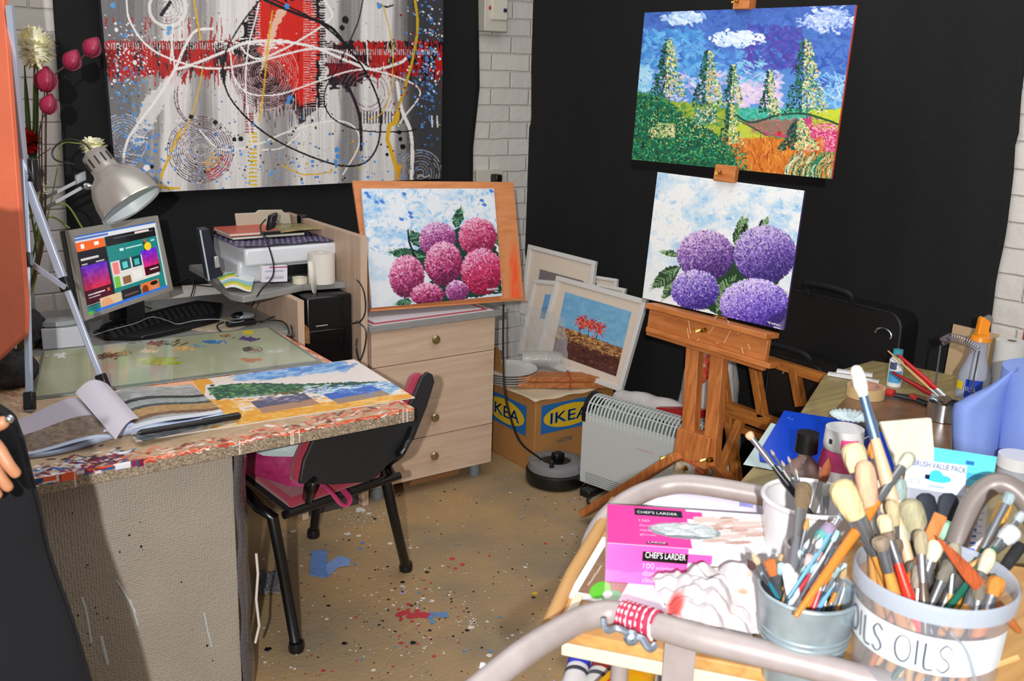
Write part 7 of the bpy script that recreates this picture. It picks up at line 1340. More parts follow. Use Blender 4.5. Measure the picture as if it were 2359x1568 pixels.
b = MB(); lp_ = [wq[0]*(1-u)+wq[1]*u for u in (.36, .72)]; b.prism([lp_[0]*.55+wq[3]*.45*1+(lp_[0]-wq[0])*.45+UP*.034, lp_[1]*.55+(wq[3]+(lp_[1]-wq[0]))*.45+UP*.034, lp_[1]*.25+(wq[3]+(lp_[1]-wq[0]))*.75+UP*.034, lp_[0]*.25+(wq[3]+(lp_[0]-wq[0]))*.75+UP*.034], UP*.003); b.build('opening_flap', mat('flap_white', 'D4D4E2', .3), r, bevel=.002)
# printed panel with white border under the glove box
pf = [PZ(x, y, ZT+.0025) for x, y in ((1388, 1236), (1640, 1262), (1560, 1420), (1306, 1372))]; a = Art(pf, 150, 110, (240, 240, 240), px=False); X, Y = a.X, a.Y
m = (X > 7) & (X < 96) & (Y > 6) & (Y < 92); g = fbm(X/12, Y/12, 3)[..., None]; a.C[:] = np.where(m[..., None], np.array((122, 88, 64))*(1-g)+np.array((150, 120, 96))*g, a.C)
m = ((X-25)/8.5)**2+((Y-84)/13)**2 < 1; a.C[m] = (96, 196, 50); m = ((X-38)/9)**2+((Y-90)/9)**2 < 1; a.C[m] = (20, 170, 96); m = ((X-33)/4)**2+((Y-88)/5)**2 < 1; a.C[m] = (226, 236, 226); a.C[(X > 45) & (Y > 60)] = (222, 232, 240); m = (abs((X-13)-(70-Y)*.05) < .7) & (Y > 48) & (Y < 80); a.C[m] = (200, 180, 160)
r = thing('printed_card', 'brown printed board with white border and green spots under the glove box', 'printed board', pf[3]); a.build('printed_face', GLOSS, r); b = MB(); b.prism([q-UP*.0024 for q in pf], UP*.002); b.build('board_back', PAPER, r)
# tissues stained red
def tissue(lab, q, hfn, spots, n=46):
    a = Art([PD(x, y, d) for x, y, d in q], n, n, (196, 188, 190), disp=lambda P, u, v: P+np.concatenate([0*u*v, 0*u*v, hfn(u, v)], 2))
    for x, y, rx, ry, c_ in spots: a.ell(x, y, rx, ry, c_, .3, .85, soft=.5)
    a.noise(8, 14, 10, 3); o = a.build('tissue', attr_mat('tissue_paper', .9, noise=.3, ns=60)); s_ = o.modifiers.new('s', 'SUBSURF'); s_.levels = s_.render_levels = 1; return tag(o, lab, 'tissue')
d1 = dep(PZ(1600, 1450, ZT+.01))
tissue('crumpled white tissue with a bright red paint stain in front of the glove box', ((1495, 1350, 1.39), (1700, 1330, 1.40), (1745, 1500, 1.27), (1560, 1470, 1.27)), lambda u, v: .006+.028*np.sin(3.1*u)*np.sin(3.1*v)+.010*np.abs(np.sin(u*8+v*5))+.007*np.abs(np.sin(v*13-u*9))+.03*(fbm(u*5,v*5,4)-.5), ((1556, 1395, 22, 40, (226, 60, 54)), (1590, 1392, 14, 16, (226, 130, 100)), (1640, 1450, 24, 16, (240, 196, 190)), (1690, 1420, 20, 30, (244, 210, 206))))
tissue('folded white tissue with faint orange stains standing against the galvanised bucket', ((1652, 1332, 1.36), (1738, 1292, 1.36), (1758, 1500, 1.27), (1700, 1455, 1.28)), lambda u, v: .004*np.sin(v*7)+.006*np.sin(u*6+v*3)+.01, ((1712, 1365, 14, 14, (238, 140, 110)), (1728, 1330, 12, 20, (240, 170, 150)), (1690, 1400, 20, 10, (244, 214, 208))))
tissue('crumpled pale tissue under the glove box edge beside the white pot', ((1650, 1290, 1.50), (1790, 1285, 1.50), (1790, 1350, 1.42), (1650, 1350, 1.42)), lambda u, v: .01+.02*np.sin(3*u)*np.sin(3*v)+.006*np.sin(u*14), ((1700, 1310, 40, 12, (232, 200, 200)),))
# ---- white enamel pot with cup inside
def open_pot(nm, lab, cat, c, R0, R1, h, m, part='pot_body', rim=.003, rimm=None, th=.002):
    r = thing(nm, lab, cat, c); b = MB(); b.lathe(c, [(.001, .001), (R0, .001), (R1, h), (R1-th, h), (R0-th, .004), (.001, .004)], 48, cap=False); b.build(part, m, r, ang=60)
    b = MB(); k = 10; b.lathe(c, [(R1-.001+rim*math.cos(2*math.pi*i/k), h+rim*math.sin(2*math.pi*i/k)) for i in range(k+1)], 48, cap=False); b.build('rim', rimm or m, r); return r
pc = (PZ(1757, 1130, 1.02)+PZ(1983, 1165, 1.02))/2; Rp = np.linalg.norm((PZ(1757, 1130, 1.02)-PZ(1983, 1165, 1.02))[:2])/2; pc[2] = ZT+.001
open_pot('white_pot', 'white glossy pot holding a few long brushes behind the galvanised bucket', 'pot', pc, Rp*.74, Rp, .139, mat('enamel_white', 'D9D6D8', .2), rim=.004)
cc_ = PZ(1868, 1248, .985); cc_[2] = ZT+.001; Rc = .034
open_pot('white_cup', 'small white cup just in front of the white pot', 'cup', cc_, Rc*.85, Rc, .098, mat('cup_white', 'D2CCC8', .25))
# ---- galvanised bucket
bl_, br_2 = PZ(1756, 1318, 1.005), PZ(1976, 1395, 1.005); bc_ = (bl_+br_2)/2; Rk = np.linalg.norm((bl_-br_2)[:2])/2; bc_[2] = ZT+.001
gal = mat('galvanised', 'A6B6BE', .34, .5, .2, 30, .15, 12)
r_b = open_pot('metal_bucket', 'small galvanised metal bucket crammed with artist brushes', 'bucket', bc_, Rk*.72, Rk, .124, gal, 'bucket_body', .0028)
for hh in (.5, .56, .62): b = MB(); RR = Rk*(.72+.28*hh); k = 8; b.lathe(bc_, [(RR+.0015*math.cos(2*math.pi*i/k), .124*hh+.0015*math.sin(2*math.pi*i/k)) for i in range(k+1)], 48, cap=False); b.build('embossed_ring', gal, r_b)
# ---- clear tub with OILS label
tl_, tr2 = PZ(1970, 1285, 1.06), PZ(2350, 1345, 1.06); tc = (tl_+tr2)/2; Rt_ = np.linalg.norm((tl_-tr2)[:2])/2; tc[2] = ZT+.001; th_ = .178
clr = mat('clear_tub', 'A9B0BC', .12, alpha=.33); r_t = thing('clear_tub', 'large clear plastic tub of brushes with a white hand-lettered label', 'tub', tc)
b = MB(); b.lathe(tc, [(.001, .001), (Rt_*.86, .001), (Rt_*.97, th_)], 56, cap=False); b.build('tub_wall', clr, r_t, ang=60)
rimm = mat('tub_rim', 'B4BECC', .15, alpha=.62); b = MB(); b.lathe(tc, [(Rt_*.965, th_-.022), (Rt_*1.01, th_-.020), (Rt_*1.02, th_-.002), (Rt_*.99, th_+.001), (Rt_*.955, th_-.002), (Rt_*.965, th_-.022)], 56, cap=False); b.build('rim', rimm, r_t, ang=50)
ba = math.atan2(-tc[1], -tc[0]); lbm = mat('label_paper', 'D4DADC', .6)
def TR(a_, z): return A(tc[0]+(Rt_*(.86+.11*z/th_)+.0012)*math.cos(ba+a_), tc[1]+(Rt_*(.86+.11*z/th_)+.0012)*math.sin(ba+a_), tc[2]+z)
b = MB(); b.grid(np.array([[TR(t, z) for t in np.linspace(-1.75, 1.25, 40)] for z in (.094, .140)])); b.build('paper_label', lbm, r_t, ang=80)
b = MB()
ink = mat('marker_ink', '4A4E5C', .6)
def TR2(a_, z): p = TR(a_, z); d_ = nrm((p-tc)*A(1, 1, 0)); return p+d_*.0012
def stroke(pts): b.tube([TR2(a_, z) for a_, z in (spl([(x, y) for x, y in pts], 4) if len(pts) > 2 else pts)], .0013, 5, flat=.5)
def oval(a0, z0, ra, rz): stroke([(a0+ra*math.cos(t), z0+rz*math.sin(t)) for t in np.linspace(0, 2*math.pi, 13)])
def esse(a0, z0, w_, h_): stroke([(a0+w_*x, z0+h_*y) for x, y in ((1, .85), (.5, 1), (.05, .78), (.3, .55), (.75, .42), (.95, .2), (.5, 0), (0, .12))])
def word(a0):
    oval(a0+.11, .117, .10, .016); stroke([(a0+.28, .133), (a0+.29, .102)]); stroke([(a0+.38, .132), (a0+.39, .102), (a0+.50, .100)]); esse(a0+.55, .099, .15, .034)
word(-.36); word(-1.24)
b.build('hand_lettering', ink, r_t); r_t.children[-1]['kind'] = 'stuff' if False else 'thing'
tubeo('tape_strap', [TR2(.30, th_-.03), TR2(.5, .13), TR2(.72, .09)], .006, rimm, r_t, flat=.3)
# ---- many brushes
def inside(tip, via, c, R0, zmin, maxL=.33, rimh=.135):
    d_ = nrm(via-tip); p = tip.copy(); L_ = 0
    while L_ < maxL:
        q = p+d_*.004; rad = np.linalg.norm((q-c)[:2])
        if q[2] < zmin or (q[2] < c[2]+rimh and rad > R0 and np.linalg.norm((q-c)[:2]) > np.linalg.norm((p-c)[:2])): break
        p = q; L_ += .004
    return p
GT = 'brushes standing in the clear tub'; GB = 'brushes standing in the galvanised bucket'; dT = dep(tc); used = {}
def tb(tx, ty, vx, vy, hr, br, bl, fl, hc, bc, lab, kind='round', flat=1, fc='9A9CA0', o=0, where='T', nm='paintbrush', o2=0):
    br = br*.56 if br > .0115 else br*.85; hr = hr*.78; bl = bl*.8; fl = fl*.9
    c, R0, dd_, g_ = {'T': (tc, Rt_*.84, dT, GT), 'B': (bc_, Rk*.74, dep(bc_), GB), 'P': (pc, Rp*.8, dep(pc), 'brushes in the white pot')}[where]
    tip = PD(tx, ty, dd_+o); via = PD(vx, vy, dd_+o2); base = inside(tip, via, c, R0, c[2]+.006, .36); 
    if np.linalg.norm(tip-base) < bl+fl+.03: base = tip+nrm(via-tip)*(bl+fl+.05)
    return brush(tip, base, hr, br, bl, fl, hc, bc, fc, flat, lab, g_, kind, nm=nm)
tb(1970, 842, 2030, 1060, .0095, .0125, .05, .06, 'D0AE8C', 'E8E2CE', 'tallest brush in the clear tub, cream head with blue and red striped ferrule', fc='7FA0C8', o=.05, o2=.02)
tb(1962, 1020, 2000, 1180, .012, .022, .045, .04, 'C28A4A', 'D6C69A', 'broad round brush with pale straw bristles above the peach one', o=.03, o2=.01)
tb(1990, 1060, 2010, 1230, .011, .0185, .075, .05, 'C58E4E', 'E0A184', 'peach-coloured fat brush head between the straw ones', o=.0)
tb(1930, 1108, 2010, 1260, .011, .0245, .06, .055, 'CC8C3E', 'D2BE8C', 'large straw-bristled round brush leaning left at the tub edge', o=-.02, o2=-.02)
tb(2008, 1010, 2030, 1130, .007, .009, .03, .03, 'C8C0B0', 'C77F3A', 'small orange-tipped brush beside the pale straw head', 'point', o=.04, o2=.03)
tb(2100, 1045, 2025, 1150, .008, .0125, .03, .065, 'C9772A', 'BDBBAA', 'grey-headed brush leaning right with silver ferrule over orange handle', o=.03, o2=.0)
tb(2090, 1150, 2115, 1240, .011, .0235, .06, .05, '3A3430', 'A09A7C', 'fat grey-olive brush head in the middle of the clear tub', o=.0)
tb(2052, 1150, 2070, 1260, .009, .012, .04, .04, 'C8853C', 'B5A582', 'mid-height tan brush left of the fat grey-olive head', o=-.01)
tb(2032, 1185, 2065, 1290, .009, .013, .04, .04, '1D1D20', 'CDBE9A', 'short cream brush in front of the tan one', o=-.03, o2=-.03)
tb(2045, 1225, 2085, 1345, .0075, .008, .012, .03, 'E2301E', '7A6A5A', 'bright red handled brush in the front of the clear tub', 'flat', o=-.04, o2=-.05)
tb(2160, 1245, 2125, 1340, .01, .014, .03, .03, 'BE8A4C', 'DAD0AE', 'round cream brush in front of the rust coloured blade', o=-.04, o2=-.04)
tb(2285, 1265, 2240, 1370, .009, .012, .04, .05, 'C0884A', 'CFC5A4', 'thin cream brush at the right of the clear tub', o=-.02, o2=-.04)
tb(2342, 1215, 2290, 1265, .009, .011, .03, .03, 'E0A868', 'C2C4C8', 'peach wood handle leaning out over the right rim', o=.0, o2=.0)
tb(2330, 1135, 2230, 1330, .006, .007, .02, .07, '17483E', '8FA2A4', 'dark green handled brush leaning right with silver ferrule', o=.02, o2=-.0)
tb(2358, 1180, 2240, 1330, .006, .006, .02, .05, '1B5A4A', '9FA8A8', 'second dark green handle crossing toward the right edge', o=.01, o2=-.02)
tb(2352, 1255, 2290, 1340, .012, .013, .05, .04, '141318', '1A1A1E', 'thick black handled brush at the right rim of the tub', 'flat', o=.0, o2=-.02)
tb(2300, 1328, 2275, 1400, .0095, .010, .03, .02, 'C8772E', 'B5762E', 'short orange brush just inside the right rim', o=-.05, o2=-.06)
tb(2318, 1160, 2278, 1240, .009, .010, .05, .02, 'C9882E', 'D29A3A', 'yellow-orange flat handle beside the grey trolley tube', 'flat', o=.06, o2=.03)
tb(2168, 1185, 2110, 1310, .008, .0095, .05, .012, 'C0703A', 'C2743C', 'rust-brown wooden spatula leaning left in the tub', 'flat', .4, o=-.03, o2=-.03, nm='wooden_spatula')
tb(2155, 1232, 2240, 1330, .009, .014, .11, .012, 'A8602C', 'A0481C', 'long rust coloured leaf-shaped blade leaning to the right', 'point', .3, o=-.05, o2=-.05, nm='palette_knife')
tb(2060, 1240, 2080, 1360, .009, .009, .02, .03, 'CF9A52', '6A5A4A', 'orange wood handle behind the bright red one', o=-.02, o2=-.03); tb(2025, 1235, 2050, 1330, .009, .01, .02, .03, 'CB8A40', '8A7A68', 'orange wood handle under the large straw brush', o=-.05, o2=-.05)
for k, (tx, ty, vx, vy, hc, bc) in enumerate(((2120, 1300, 2110, 1400, 'C89A5C', '8E8678'), (2190, 1290, 2150, 1380, 'CCA05E', '6E6A60'), (2210, 1310, 2170, 1400, '26262A', '4A4640'), (2235, 1300, 2238, 1400, 'C8A070', 'BDB08C'), (2145, 1270, 2150, 1380, '4A4034', '77705E'), (2262, 1330, 2250, 1400, '8E5A34', '6A6458'), (2100, 1290, 2125, 1380, '2E2A28', '5E5A52'), (2200, 1250, 2190, 1360, 'B98A4C', '9A927E'), (2080, 1190, 2090, 1300, '2A2A30', '94A0A0'), (2070, 1100, 2075, 1220, '3C4A46', '8A9A96'), (2120, 1220, 2125, 1320, '55493C', 'A09478'))):
    tb(tx, ty, vx, vy, .0075, .009+.003*(k % 3), .035, .035, hc, bc, 'half-hidden brush packed in the middle of the clear tub', o=-.04+.015*(k % 5), o2=-.05+.015*(k % 5))
# brush lying low, seen through the tub wall
b = MB(); b.lathe(tc+A(-.02, -.03, .05), [(.004, 0), (.004, .1)], 8, nrm(TT*.7+UP*.5)); tag(b.build('wooden_stick', mat('stick_tan', 'C79058', .5)), 'thin tan stick seen through the wall of the clear tub', 'stick')
b = MB(); b.lathe(tc+A(-.03, -.035, .03)+TT*.02, [(.012, 0), (.012, .012)], 20, nrm(TS+UP*.2)); tag(b.build('red_disc', mat('cap_red', 'B02A34', .4)), 'round red cap at the bottom of the clear tub', 'disc')
# bucket brushes: explicit ones then fillers
tb(1732, 1272, 1785, 1365, .0045, .006, .02, .03, '2A6A7A', 'B9A88A', 'thin brush with beige tip at the left of the bucket', 'point', o=.0, where='B'); tb(1722, 1288, 1775, 1370, .004, .0055, .018, .02, '25252A', '4A2A28', 'dark-tipped thin brush leftmost in the bucket', 'point', o=-.02, o2=-.01, where='B')
tb(1772, 1290, 1800, 1370, .005, .0085, .026, .035, '17171A', 'BE6A34', 'short rust-tipped flat brush at the left of the bucket', 'flat', .5, o=-.01, where='B')
tb(1812, 1298, 1835, 1400, .009, .0125, .09, .01, 'E4E4EA', 'EDEDF2', 'white plastic spoon-like palette knife standing in the bucket', 'round', .35, o=-.03, o2=-.04, where='B', nm='palette_knife')
tb(1990, 1205, 1870, 1380, .0062, .0062, .012, .03, 'D08A2E', '9A6A3A', 'long golden-orange handled brush leaning right across the bucket', 'flat', o=.04, o2=.02, where='B'); tb(1960, 1245, 1850, 1405, .0065, .0065, .012, .02, 'CC862E', '9A6A3A', 'second golden handle below the long one in the bucket', 'flat', o=-.0, o2=-.015, where='B')
tb(1855, 1110, 1842, 1200, .008, .0165, .05, .045, '66686E', '6E5C44', 'dark brown filbert brush upright behind the bucket', 'round', .5, o=.06, o2=.03, where='B', fc='A8A8A8'); tb(1862, 1190, 1840, 1280, .003, .004, .02, .03, 'DCE4EA', 'B58A4A', 'white-handled thin brush with amber tip in the bucket', 'point', o=.0, where='B')
tb(1912, 1050, 1880, 1160, .006, .0135, .05, .07, 'B8B8B4', '8E4B2A', 'rust-brown filbert brush with long silver ferrule in the white pot', 'point', .5, o=-.02, where='P', fc='C2BEB6'); tb(1722, 996, 1795, 1090, .0062, .0062, .014, .055, '15151A', 'CDA984', 'black-handled brush with beige tip leaning left out of the white pot', 'round', o=.0, o2=-.01, where='P')
for k, (x, y) in enumerate(((1775, 1035), (1800, 1060), (1815, 1050), (1832, 1078))): tb(x, y, 1840+k*3, 1140, .0022, .0026, .012, .03, 'B9B4B2', 'A89A8C', ['thinnest grey needle brush in the white pot, leftmost of four', 'thin grey brush second of four in the white pot', 'thin grey brush third of four in the white pot', 'thin grey brush nearest the rust filbert in the white pot'][k], 'point', o=-.01+.005*k, where='P')
tb(1905, 1115, 1900, 1230, .005, .007, .02, .03, 'C9CCC4', 'BDBDB0', 'pale straight handle standing in the white pot', 'flat', o=-.05, o2=-.05, where='P')
cols = (('DDE2EA', 'C8D0D8', 'white'), ('6FA8D0', 'BFD4E0', 'sky blue'), ('E6E6EC', 'C9B8B0', 'white'), ('C8404C', 'D8A8A8', 'crimson'), ('1E1E22', '5A5650', 'black'), ('DADFE6', '9FC4CC', 'white'), ('2E4A52', '8EA6A4', 'teal-black'), ('C98A3C', 'B59A72', 'amber'))
for k in range(34):
    t_ = rs.uniform(0, 1); x = 1800+165*t_+rs.normal(0, 6); y = 1300-75*t_+rs.normal(0, 24); vx = x-(18+50*t_)+rs.normal(0, 5); hc, bc, cn_ = cols[k % 8]
    tb(x, y, vx, y+95, rs.uniform(.0026, .0042), rs.uniform(.003, .0055), .018, .024, hc, bc, 'thin %s-handled brush in the dense sheaf filling the galvanised bucket' % cn_, ('point', 'flat')[k % 2], o=rs.uniform(-.03, .045), o2=rs.uniform(-.04, .03), where='B', fc='C8CCD2')
for k in range(18):
    x = 1880+95*rs.rand(); y = 1285+rs.rand()*60; hc, bc, cn_ = cols[(k*3+1) % 8]
    tb(x, y, x-rs.uniform(25, 45), y+80, rs.uniform(.003, .0045), rs.uniform(.0035, .006), .018, .024, hc, bc, 'thin %s-handled brush leaning over the right side of the galvanised bucket' % cn_, ('point', 'flat')[k % 2], o=rs.uniform(-.02, .02), o2=rs.uniform(-.02, .02), where='B', fc='C8CCD2')
for lab_, x, y, c_ in (('teal blob of sponge among the bucket brushes', 1895, 1245, '4E9A98'), ('lilac sponge piece above the bucket brushes', 1908, 1232, '8E7E98')): b = MB(); b.blob(PD(x, y, dep(bc_)+.01), .012, 12, .001, sz=1.4); tag(b.build('sponge', mat('sponge_'+c_, c_, .8)), lab_, 'sponge')
# hake brush
r = thing('hake_brush', 'wide flat hake brush with thick cream bristles standing in the clear tub', 'paintbrush', PD(2090, 1300, 1.42)); hq = [PD(x, y, 1.50) for x, y in ((2030, 972), (2148, 962), (2156, 1060), (2135, 1078), (2068, 1078))]
b = MB(); b.prism([q-cf*0 for q in hq], cf*.014); b.build('bristles', mat('hake_cream', 'DDD6BC', .85, 0, .18, 30, .6, 50, stretch=(1, 1, .04)), r, bevel=.003); b = MB(); b.prism([PD(x, y, 1.498) for x, y in ((2066, 1076), (2137, 1078), (2128, 1105), (2098, 1125), (2092, 1330), (2074, 1330), (2078, 1120))], cf*.016); b.build('handle', mat('hake_wood', 'CBB290', .5), r, bevel=.003)
for k in range(3): b = MB(); b.obox(PD(2068, 1080+k*6, 1.496), Rt*.045, cf*.001, UP*.001); b.build('stitching', mat('stitch', '6A5A9A', .5), r)
# packets behind the tub
def standcard(nm, lab, quad, d, base, fn, n=(90, 60), par=None, cat='packet'):
    P4 = [PD(x, y, d) for x, y in quad]; r = par or thing(nm, lab, cat, P4[3]); a = Art(P4, n[0], n[1], base, px=False); fn(a); a.build('printed_card', GLOSS, r); b = MB(); b.prism([q+cf*.0006 for q in P4], cf*.0015); b.build('card_back', PAPER, r); return r, P4
def f1(a): X, Y = a.X, a.Y; m = (((X-54)/22)**2+((Y-55)/14)**2 < 1) | (((X-50)/10)**2+((Y-40)/12)**2 < 1); a.C[m] = (70, 190, 226); a.C[(X > 32) & (X < 40) & (Y > 46) & (Y < 62)] = (20, 20, 60); m = (((X-17)/9)**2+((Y-75)/10)**2 < 1) & (((X-17)/6)**2+((Y-75)/7)**2 > 1); a.C[m] = (170, 176, 206); a.C[(abs(Y-84) < 3) & (X > 40) & (X < 66)] = (160, 180, 214)
r, P4 = standcard('brush_packet', 'hanging packet of foam brushes with pale header card behind the tub', ((2092, 1056), (2228, 1072), (2222, 1142), (2082, 1120)), 1.46, (206, 214, 232), f1)
ex = nrm(P4[2]-P4[3]); ey = nrm(P4[0]-P4[3]); b = MB(); text(b, 'BRUSH VALUE PACK', P4[3]+ex*.008+ey*.033-cf*.001, ex, ey, .012, .078); b.build('lettering', mat('ink_blue_grey', '3E4C70', .6), r, smooth=False)
b = MB(); b.prism([PD(x, y, 1.462) for x, y in ((2088, 1118), (2222, 1140), (2218, 1290), (2100, 1290))], cf*.012); b.build('clear_sleeve', mat('sleeve_clear', 'C9D2E6', .1, alpha=.4), r)
for x in (2133, 2185): b = MB(); b.lathe(PD(x, 1215, 1.452), [(.014, 0), (.0165, .01), (.0165, .032), (.013, .045), (.006, .05)], 20, cv, cr, 1, .35); b.build('foam_head', mat('foam_black', '1C2230', .7), r); b = MB(); b.lathe(PD(x, 1290, 1.452), [(.004, 0), (.004, .05)], 10, cv); b.build('foam_handle', mat('foam_wood', 'C2A27A', .5), r)
def f2(a): X, Y = a.X, a.Y; a.C[(Y < 14) & (((X*1.0) % 6) < 3)] = (90, 200, 226); a.C[(Y > 24) & (Y < 36) & (X > 52) & (X < 66)] = (40, 110, 170); a.C[(Y > 60) & (Y < 78) & (X > 50) & (X < 90)] = (70, 170, 210)
standcard('blue_packet', 'light blue card packet standing behind the brush packet', ((2152, 1030), (2297, 1052), (2283, 1128), (2150, 1105)), 1.50, (96, 206, 236), f2)
def f3(a):
    X, Y = a.X, a.Y
    for k in range(9): a.C[(abs(Y-18-k*9) < 2) & (X > 8) & (X < 60)] = (70, 100, 200) if k else (226, 206, 60); a.C[(abs(Y-22-k*9) < .8) & (X > 8) & (X < 85)] = (170, 176, 200)
standcard('striped_sleeve', 'tall white sleeve with rows of blue lines at the right of the foam brushes', ((2228, 1125), (2278, 1130), (2262, 1300), (2214, 1296)), 1.44, (226, 230, 244), f3, (40, 110))
for lab_, x, y, c_ in (('pale green sponge beside the striped sleeve', 2178, 1225, '9AC6A8'), ('mint green sponge at the foot of the striped sleeve', 2200, 1235, '8CCBB4')): b = MB(); b.blob(PD(x, y, 1.40), .016, 12, .001); tag(b.build('sponge', mat('sponge_'+c_, c_, .8)), lab_, 'sponge')
# ---- paint tubes on the lower shelf
ZL = .676
bagq = [PZ(x, y, ZL+.012) for x, y in ((1352, 1482), (1660, 1560), (1640, 1640), (1250, 1640))]; G = [[(bagq[0]*(1-u)+bagq[1]*u)*(1-v)+(bagq[3]*(1-u)+bagq[2]*u)*v+UP*rs.uniform(0, .006) for u in np.linspace(0, 1, 14)] for v in np.linspace(0, 1, 10)]; b = MB(); b.grid(np.array(G)[::-1]); tag(b.build('plastic_bag', mat('bag_pale2', 'C6CDCE', .4, bump=.8, bs=20), ang=80, thick=.001), 'pale plastic bag lining the lower trolley shelf under the paint tubes', 'bag')
def ptube(lab, x0, y0, x1, y1, w_, body, capc, lcol, z=ZL+.03):
    a_, b_ = PZ(x0, y0, z), PZ(x1, y1, z); ax = nrm(b_-a_); L_ = np.linalg.norm(b_-a_); r = thing('paint_tube', lab, 'paint tube', a_, 'paint tubes on the lower trolley shelf'); b = MB(); b.lathe(a_, [(w_*.98, 0), (w_, L_*.8), (w_*.95, L_*.97), (w_*.3, L_)], 20, ax, TS, 1, .75); b.build('tube_body', mat('tube_'+body, body, .3), r, ang=60)
    b = MB(); b.lathe(a_-ax*.003, [(w_*1.02, .004), (w_*1.02, .03)], 20, ax, TS, 1, .78, cap=False); b.build('colour_band', mat('band_'+capc, capc, .35), r); b = MB(); b.lathe(a_-ax*.003, [(w_*1.025, .042), (w_*1.025, .052)], 20, ax, TS, 1, .78, cap=False); b.build('label_band', mat('lb_'+lcol, lcol, .4), r); b = MB(); b.lathe(a_-ax*.002, [(w_*.3, -.001), (w_*.97, .0025)], 20, ax, TS, 1, .75); b.build('shoulder', mat('band_'+capc, capc, .35), r)
    return r
ptube('white paint tube with ultramarine blue band on the lower shelf', 1336, 1518, 1300, 1660, .018, 'DADADC', '2B3BC8', '3A3C4C'); ptube('white paint tube with dark red-brown band beside the blue banded one', 1392, 1530, 1330, 1660, .018, 'D6D8D6', '8A2A20', '4A4C58'); ptube('paint tube with dark blue band half hidden behind the yellow tube', 1425, 1532, 1400, 1660, .015, 'CFD2D6', '24406E', '3A4A5A')
ptube('yellow paint tube with orange band lying on the lower shelf', 1472, 1540, 1440, 1700, .026, 'E2B21A', 'E0B020', 'E8A810', ZL+.045)
b = MB(); b.bar(PZ(1460, 1515, ZL+.085), PZ(1330, 1640, ZL+.085), .022, .005); r = thing('yellow_ruler', 'yellow flat stick with a red stripe lying across the paint tubes', 'stick', PZ(1455, 1515, ZL+.085)); b.build('stick', mat('stick_yellow', 'E0A818', .4), r); b = MB(); b.bar(PZ(1460, 1515, ZL+.0885), PZ(1330, 1640, ZL+.0885), .006, .0015); b.build('red_stripe', mat('stripe_red', 'D8301A', .4), r)
# ================================================================ person at the left edge
pcn = Fh*1.42-Rt*1.08; pcn = A(pcn[0], pcn[1], 0); face_d = nrm(A(.2, .98, 0)); side = A(face_d[1], -face_d[0], 0)
me = bpy.data.meshes.new('person'); V = []; E_ = []; RD = []
def jv(p, r_): V.append(tuple(np.array(p, float))); RD.append(r_); return len(V)-1
def P3(s_, f_, z): return pcn+side*s_+face_d*f_+UP*z
pel = jv(P3(0, 0, .95), .14); spn = jv(P3(0, 0, 1.12), .115); ch = jv(P3(0, .01, 1.32), .13); nk = jv(P3(0, 0, 1.45), .055); hd0 = jv(P3(0, .015, 1.53), .085); hd1 = jv(P3(0, .02, 1.62), .09)
E_ += [(pel, spn), (spn, ch), (ch, nk), (nk, hd0), (hd0, hd1)]
hand_c = PD(-62, 1000, 1.36)
for s_ in (1, -1):
    sh_ = jv(P3(.17*s_, 0, 1.38), .055); E_.append((ch, sh_)); 
    if s_ == 1:
        el = jv(P3(.15, -.14, 1.13), .040); wr = jv(hand_c+A(-.035, -.02, .035), .027)
    else: el = jv(P3(-.24, -.02, 1.12), .042); wr = jv(P3(-.25, .08, .90), .027)
    E_ += [(sh_, el), (el, wr)]
    pm = jv(hand_c if s_ == 1 else P3(-.25, .1, .83), .028); E_.append((wr, pm)); pv = np.array(V[pm])
    fd = nrm(PD(-30, 1070, 1.36)-PD(-62, 1000, 1.36)) if s_ == 1 else A(0, 0, -1.); sd_ = nrm(np.cross(fd, cf)) if s_ == 1 else face_d
    for k in range(4):
        o = sd_*(-.024+.016*k); Lk = (.034, .038, .036, .028)[k]; a1 = jv(pv+o+fd*.03, .0095); a2 = jv(pv+o*1.1+fd*(.03+Lk), .0088); a3 = jv(pv+o*1.1+fd*(.03+Lk*1.7)+cf*.012, .0078); E_ += [(pm, a1), (a1, a2), (a2, a3)]
    t1 = jv(pv+(PD(-20, 985, 1.35)-PD(-62, 1000, 1.36))*.8 if s_ == 1 else pv+face_d*.03, .0115); t2 = jv(PD(18, 968, 1.34) if s_ == 1 else pv+face_d*.045-UP*.03, .010); E_ += [(pm, t1), (t1, t2)]
    hp_ = jv(P3(.09*s_, 0, .88), .09); kn_ = jv(P3(.10*s_, .02, .48), .058); an = jv(P3(.10*s_, -.01, .08), .038); to = jv(P3(.11*s_, .13, .035), .032); E_ += [(pel, hp_), (hp_, kn_), (kn_, an), (an, to)]
me.from_pydata(V, E_, []); po = bpy.data.objects.new('person', me); COL.objects.link(po); tag(po, 'person at the left edge in a dark navy dress with one hand on the hip', 'person'); LOC[po] = A(0, 0, 0)
sk = po.modifiers.new('skin', 'SKIN'); sk.use_smooth_shade = True
for i, v in enumerate(me.skin_vertices[0].data): v.radius = (RD[i], RD[i]); v.use_root = (i == pel)
ss_ = po.modifiers.new('sub', 'SUBSURF'); ss_.levels = ss_.render_levels = 2
me.materials.append(mat('skin_tone', 'B57C5A', .5))
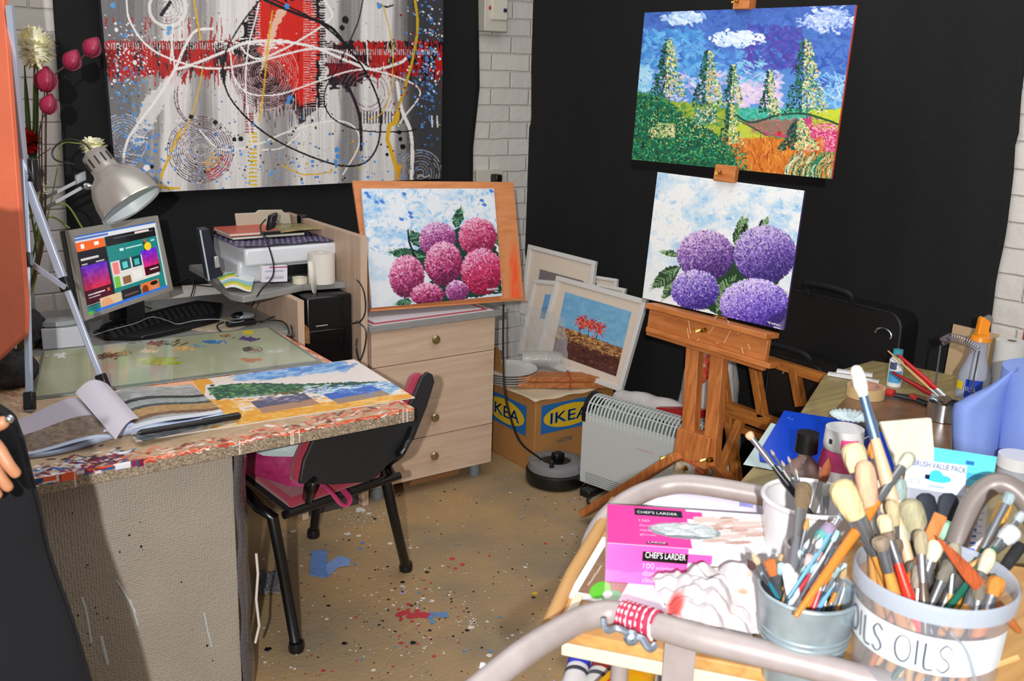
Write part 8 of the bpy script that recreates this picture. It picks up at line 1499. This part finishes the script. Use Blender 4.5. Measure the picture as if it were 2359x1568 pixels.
hm = mat('hair_dark', '1A1412', .6, bump=.5, bs=60); b = MB(); b.blob(P3(0, -.012, 1.61), .118, 20, .003, sx=.92, sz=1.1); b.build('hair', hm, po)
b = MB(); b.lathe(P3(0, .105, 1.575), [(.006, 0), (.013, .012), (.008, .04)], 12, nrm(UP*.9-face_d*.2)); b.build('nose', MATS['skin_tone'], po)
for s_ in (-1, 1): b = MB(); b.blob(P3(.032*s_, .10, 1.61), .011, 12); b.build('eye', mat('eye_white', 'D8D4D0', .2), po)
b = MB(); b.blob(P3(0, .098, 1.545), .02, 12, sx=1.1, sz=.35, sy=.4); b.build('mouth', mat('lips', '8A4038', .5), po)
edge = [(z, ) for z in ()]; ed = []
for x, y in ((30, 985), (42, 1012), (66, 1110), (84, 1180), (97, 1260), (122, 1340), (150, 1420), (190, 1568)): p = PL(x, y, pcn, Fh); ed.append((p[2], (p-CAM)@Rt, ))
zs = [e[0] for e in ed][::-1]; ls = [e[1] for e in ed][::-1]; slope = (ls[0]-ls[1])/(zs[0]-zs[1]); G = []
for j in range(44):
    z = .12+(1.42-.12)*j/43; lat = float(np.interp(z, zs, ls)) if z > zs[0] else ls[0]+min((zs[0]-z)*.12, .04)
    if z > zs[-1]: lat = max(ls[-1]-(z-zs[-1])*1.6, -.86)
    hwid = lat+1.08; row = []
    for i in range(64):
        a_ = 2*math.pi*i/63; fold = 1+.05*math.sin(a_*9+z*2)*(1.2-z)/1.2; row.append(pcn*A(1, 1, 0)+Rt*hwid*fold*math.cos(a_)+Fh*(.15+max(0, .5-z)*.15)*fold*math.sin(a_)+UP*z) 
    row[-1] = row[0]; G.append(row)
b = MB(); b.grid(np.array(G)); b.build('navy_dress', mat('navy_cloth', '05060F', .95, 0, .4, 5, .9, 9), po, ang=80, thick=.003)
b = MB(); b.tube(spl([P3(.17, 0, 1.39), P3(.15, -.14, 1.13), hand_c-Rt*.09-Fh*.02+UP*.05], 6), .05, 14); b.build('sleeve', MATS['navy_cloth'], po)
b = MB(); b.blob(PD(22, 965, 1.33), .006, 10); b.build('button', STEEL, po)
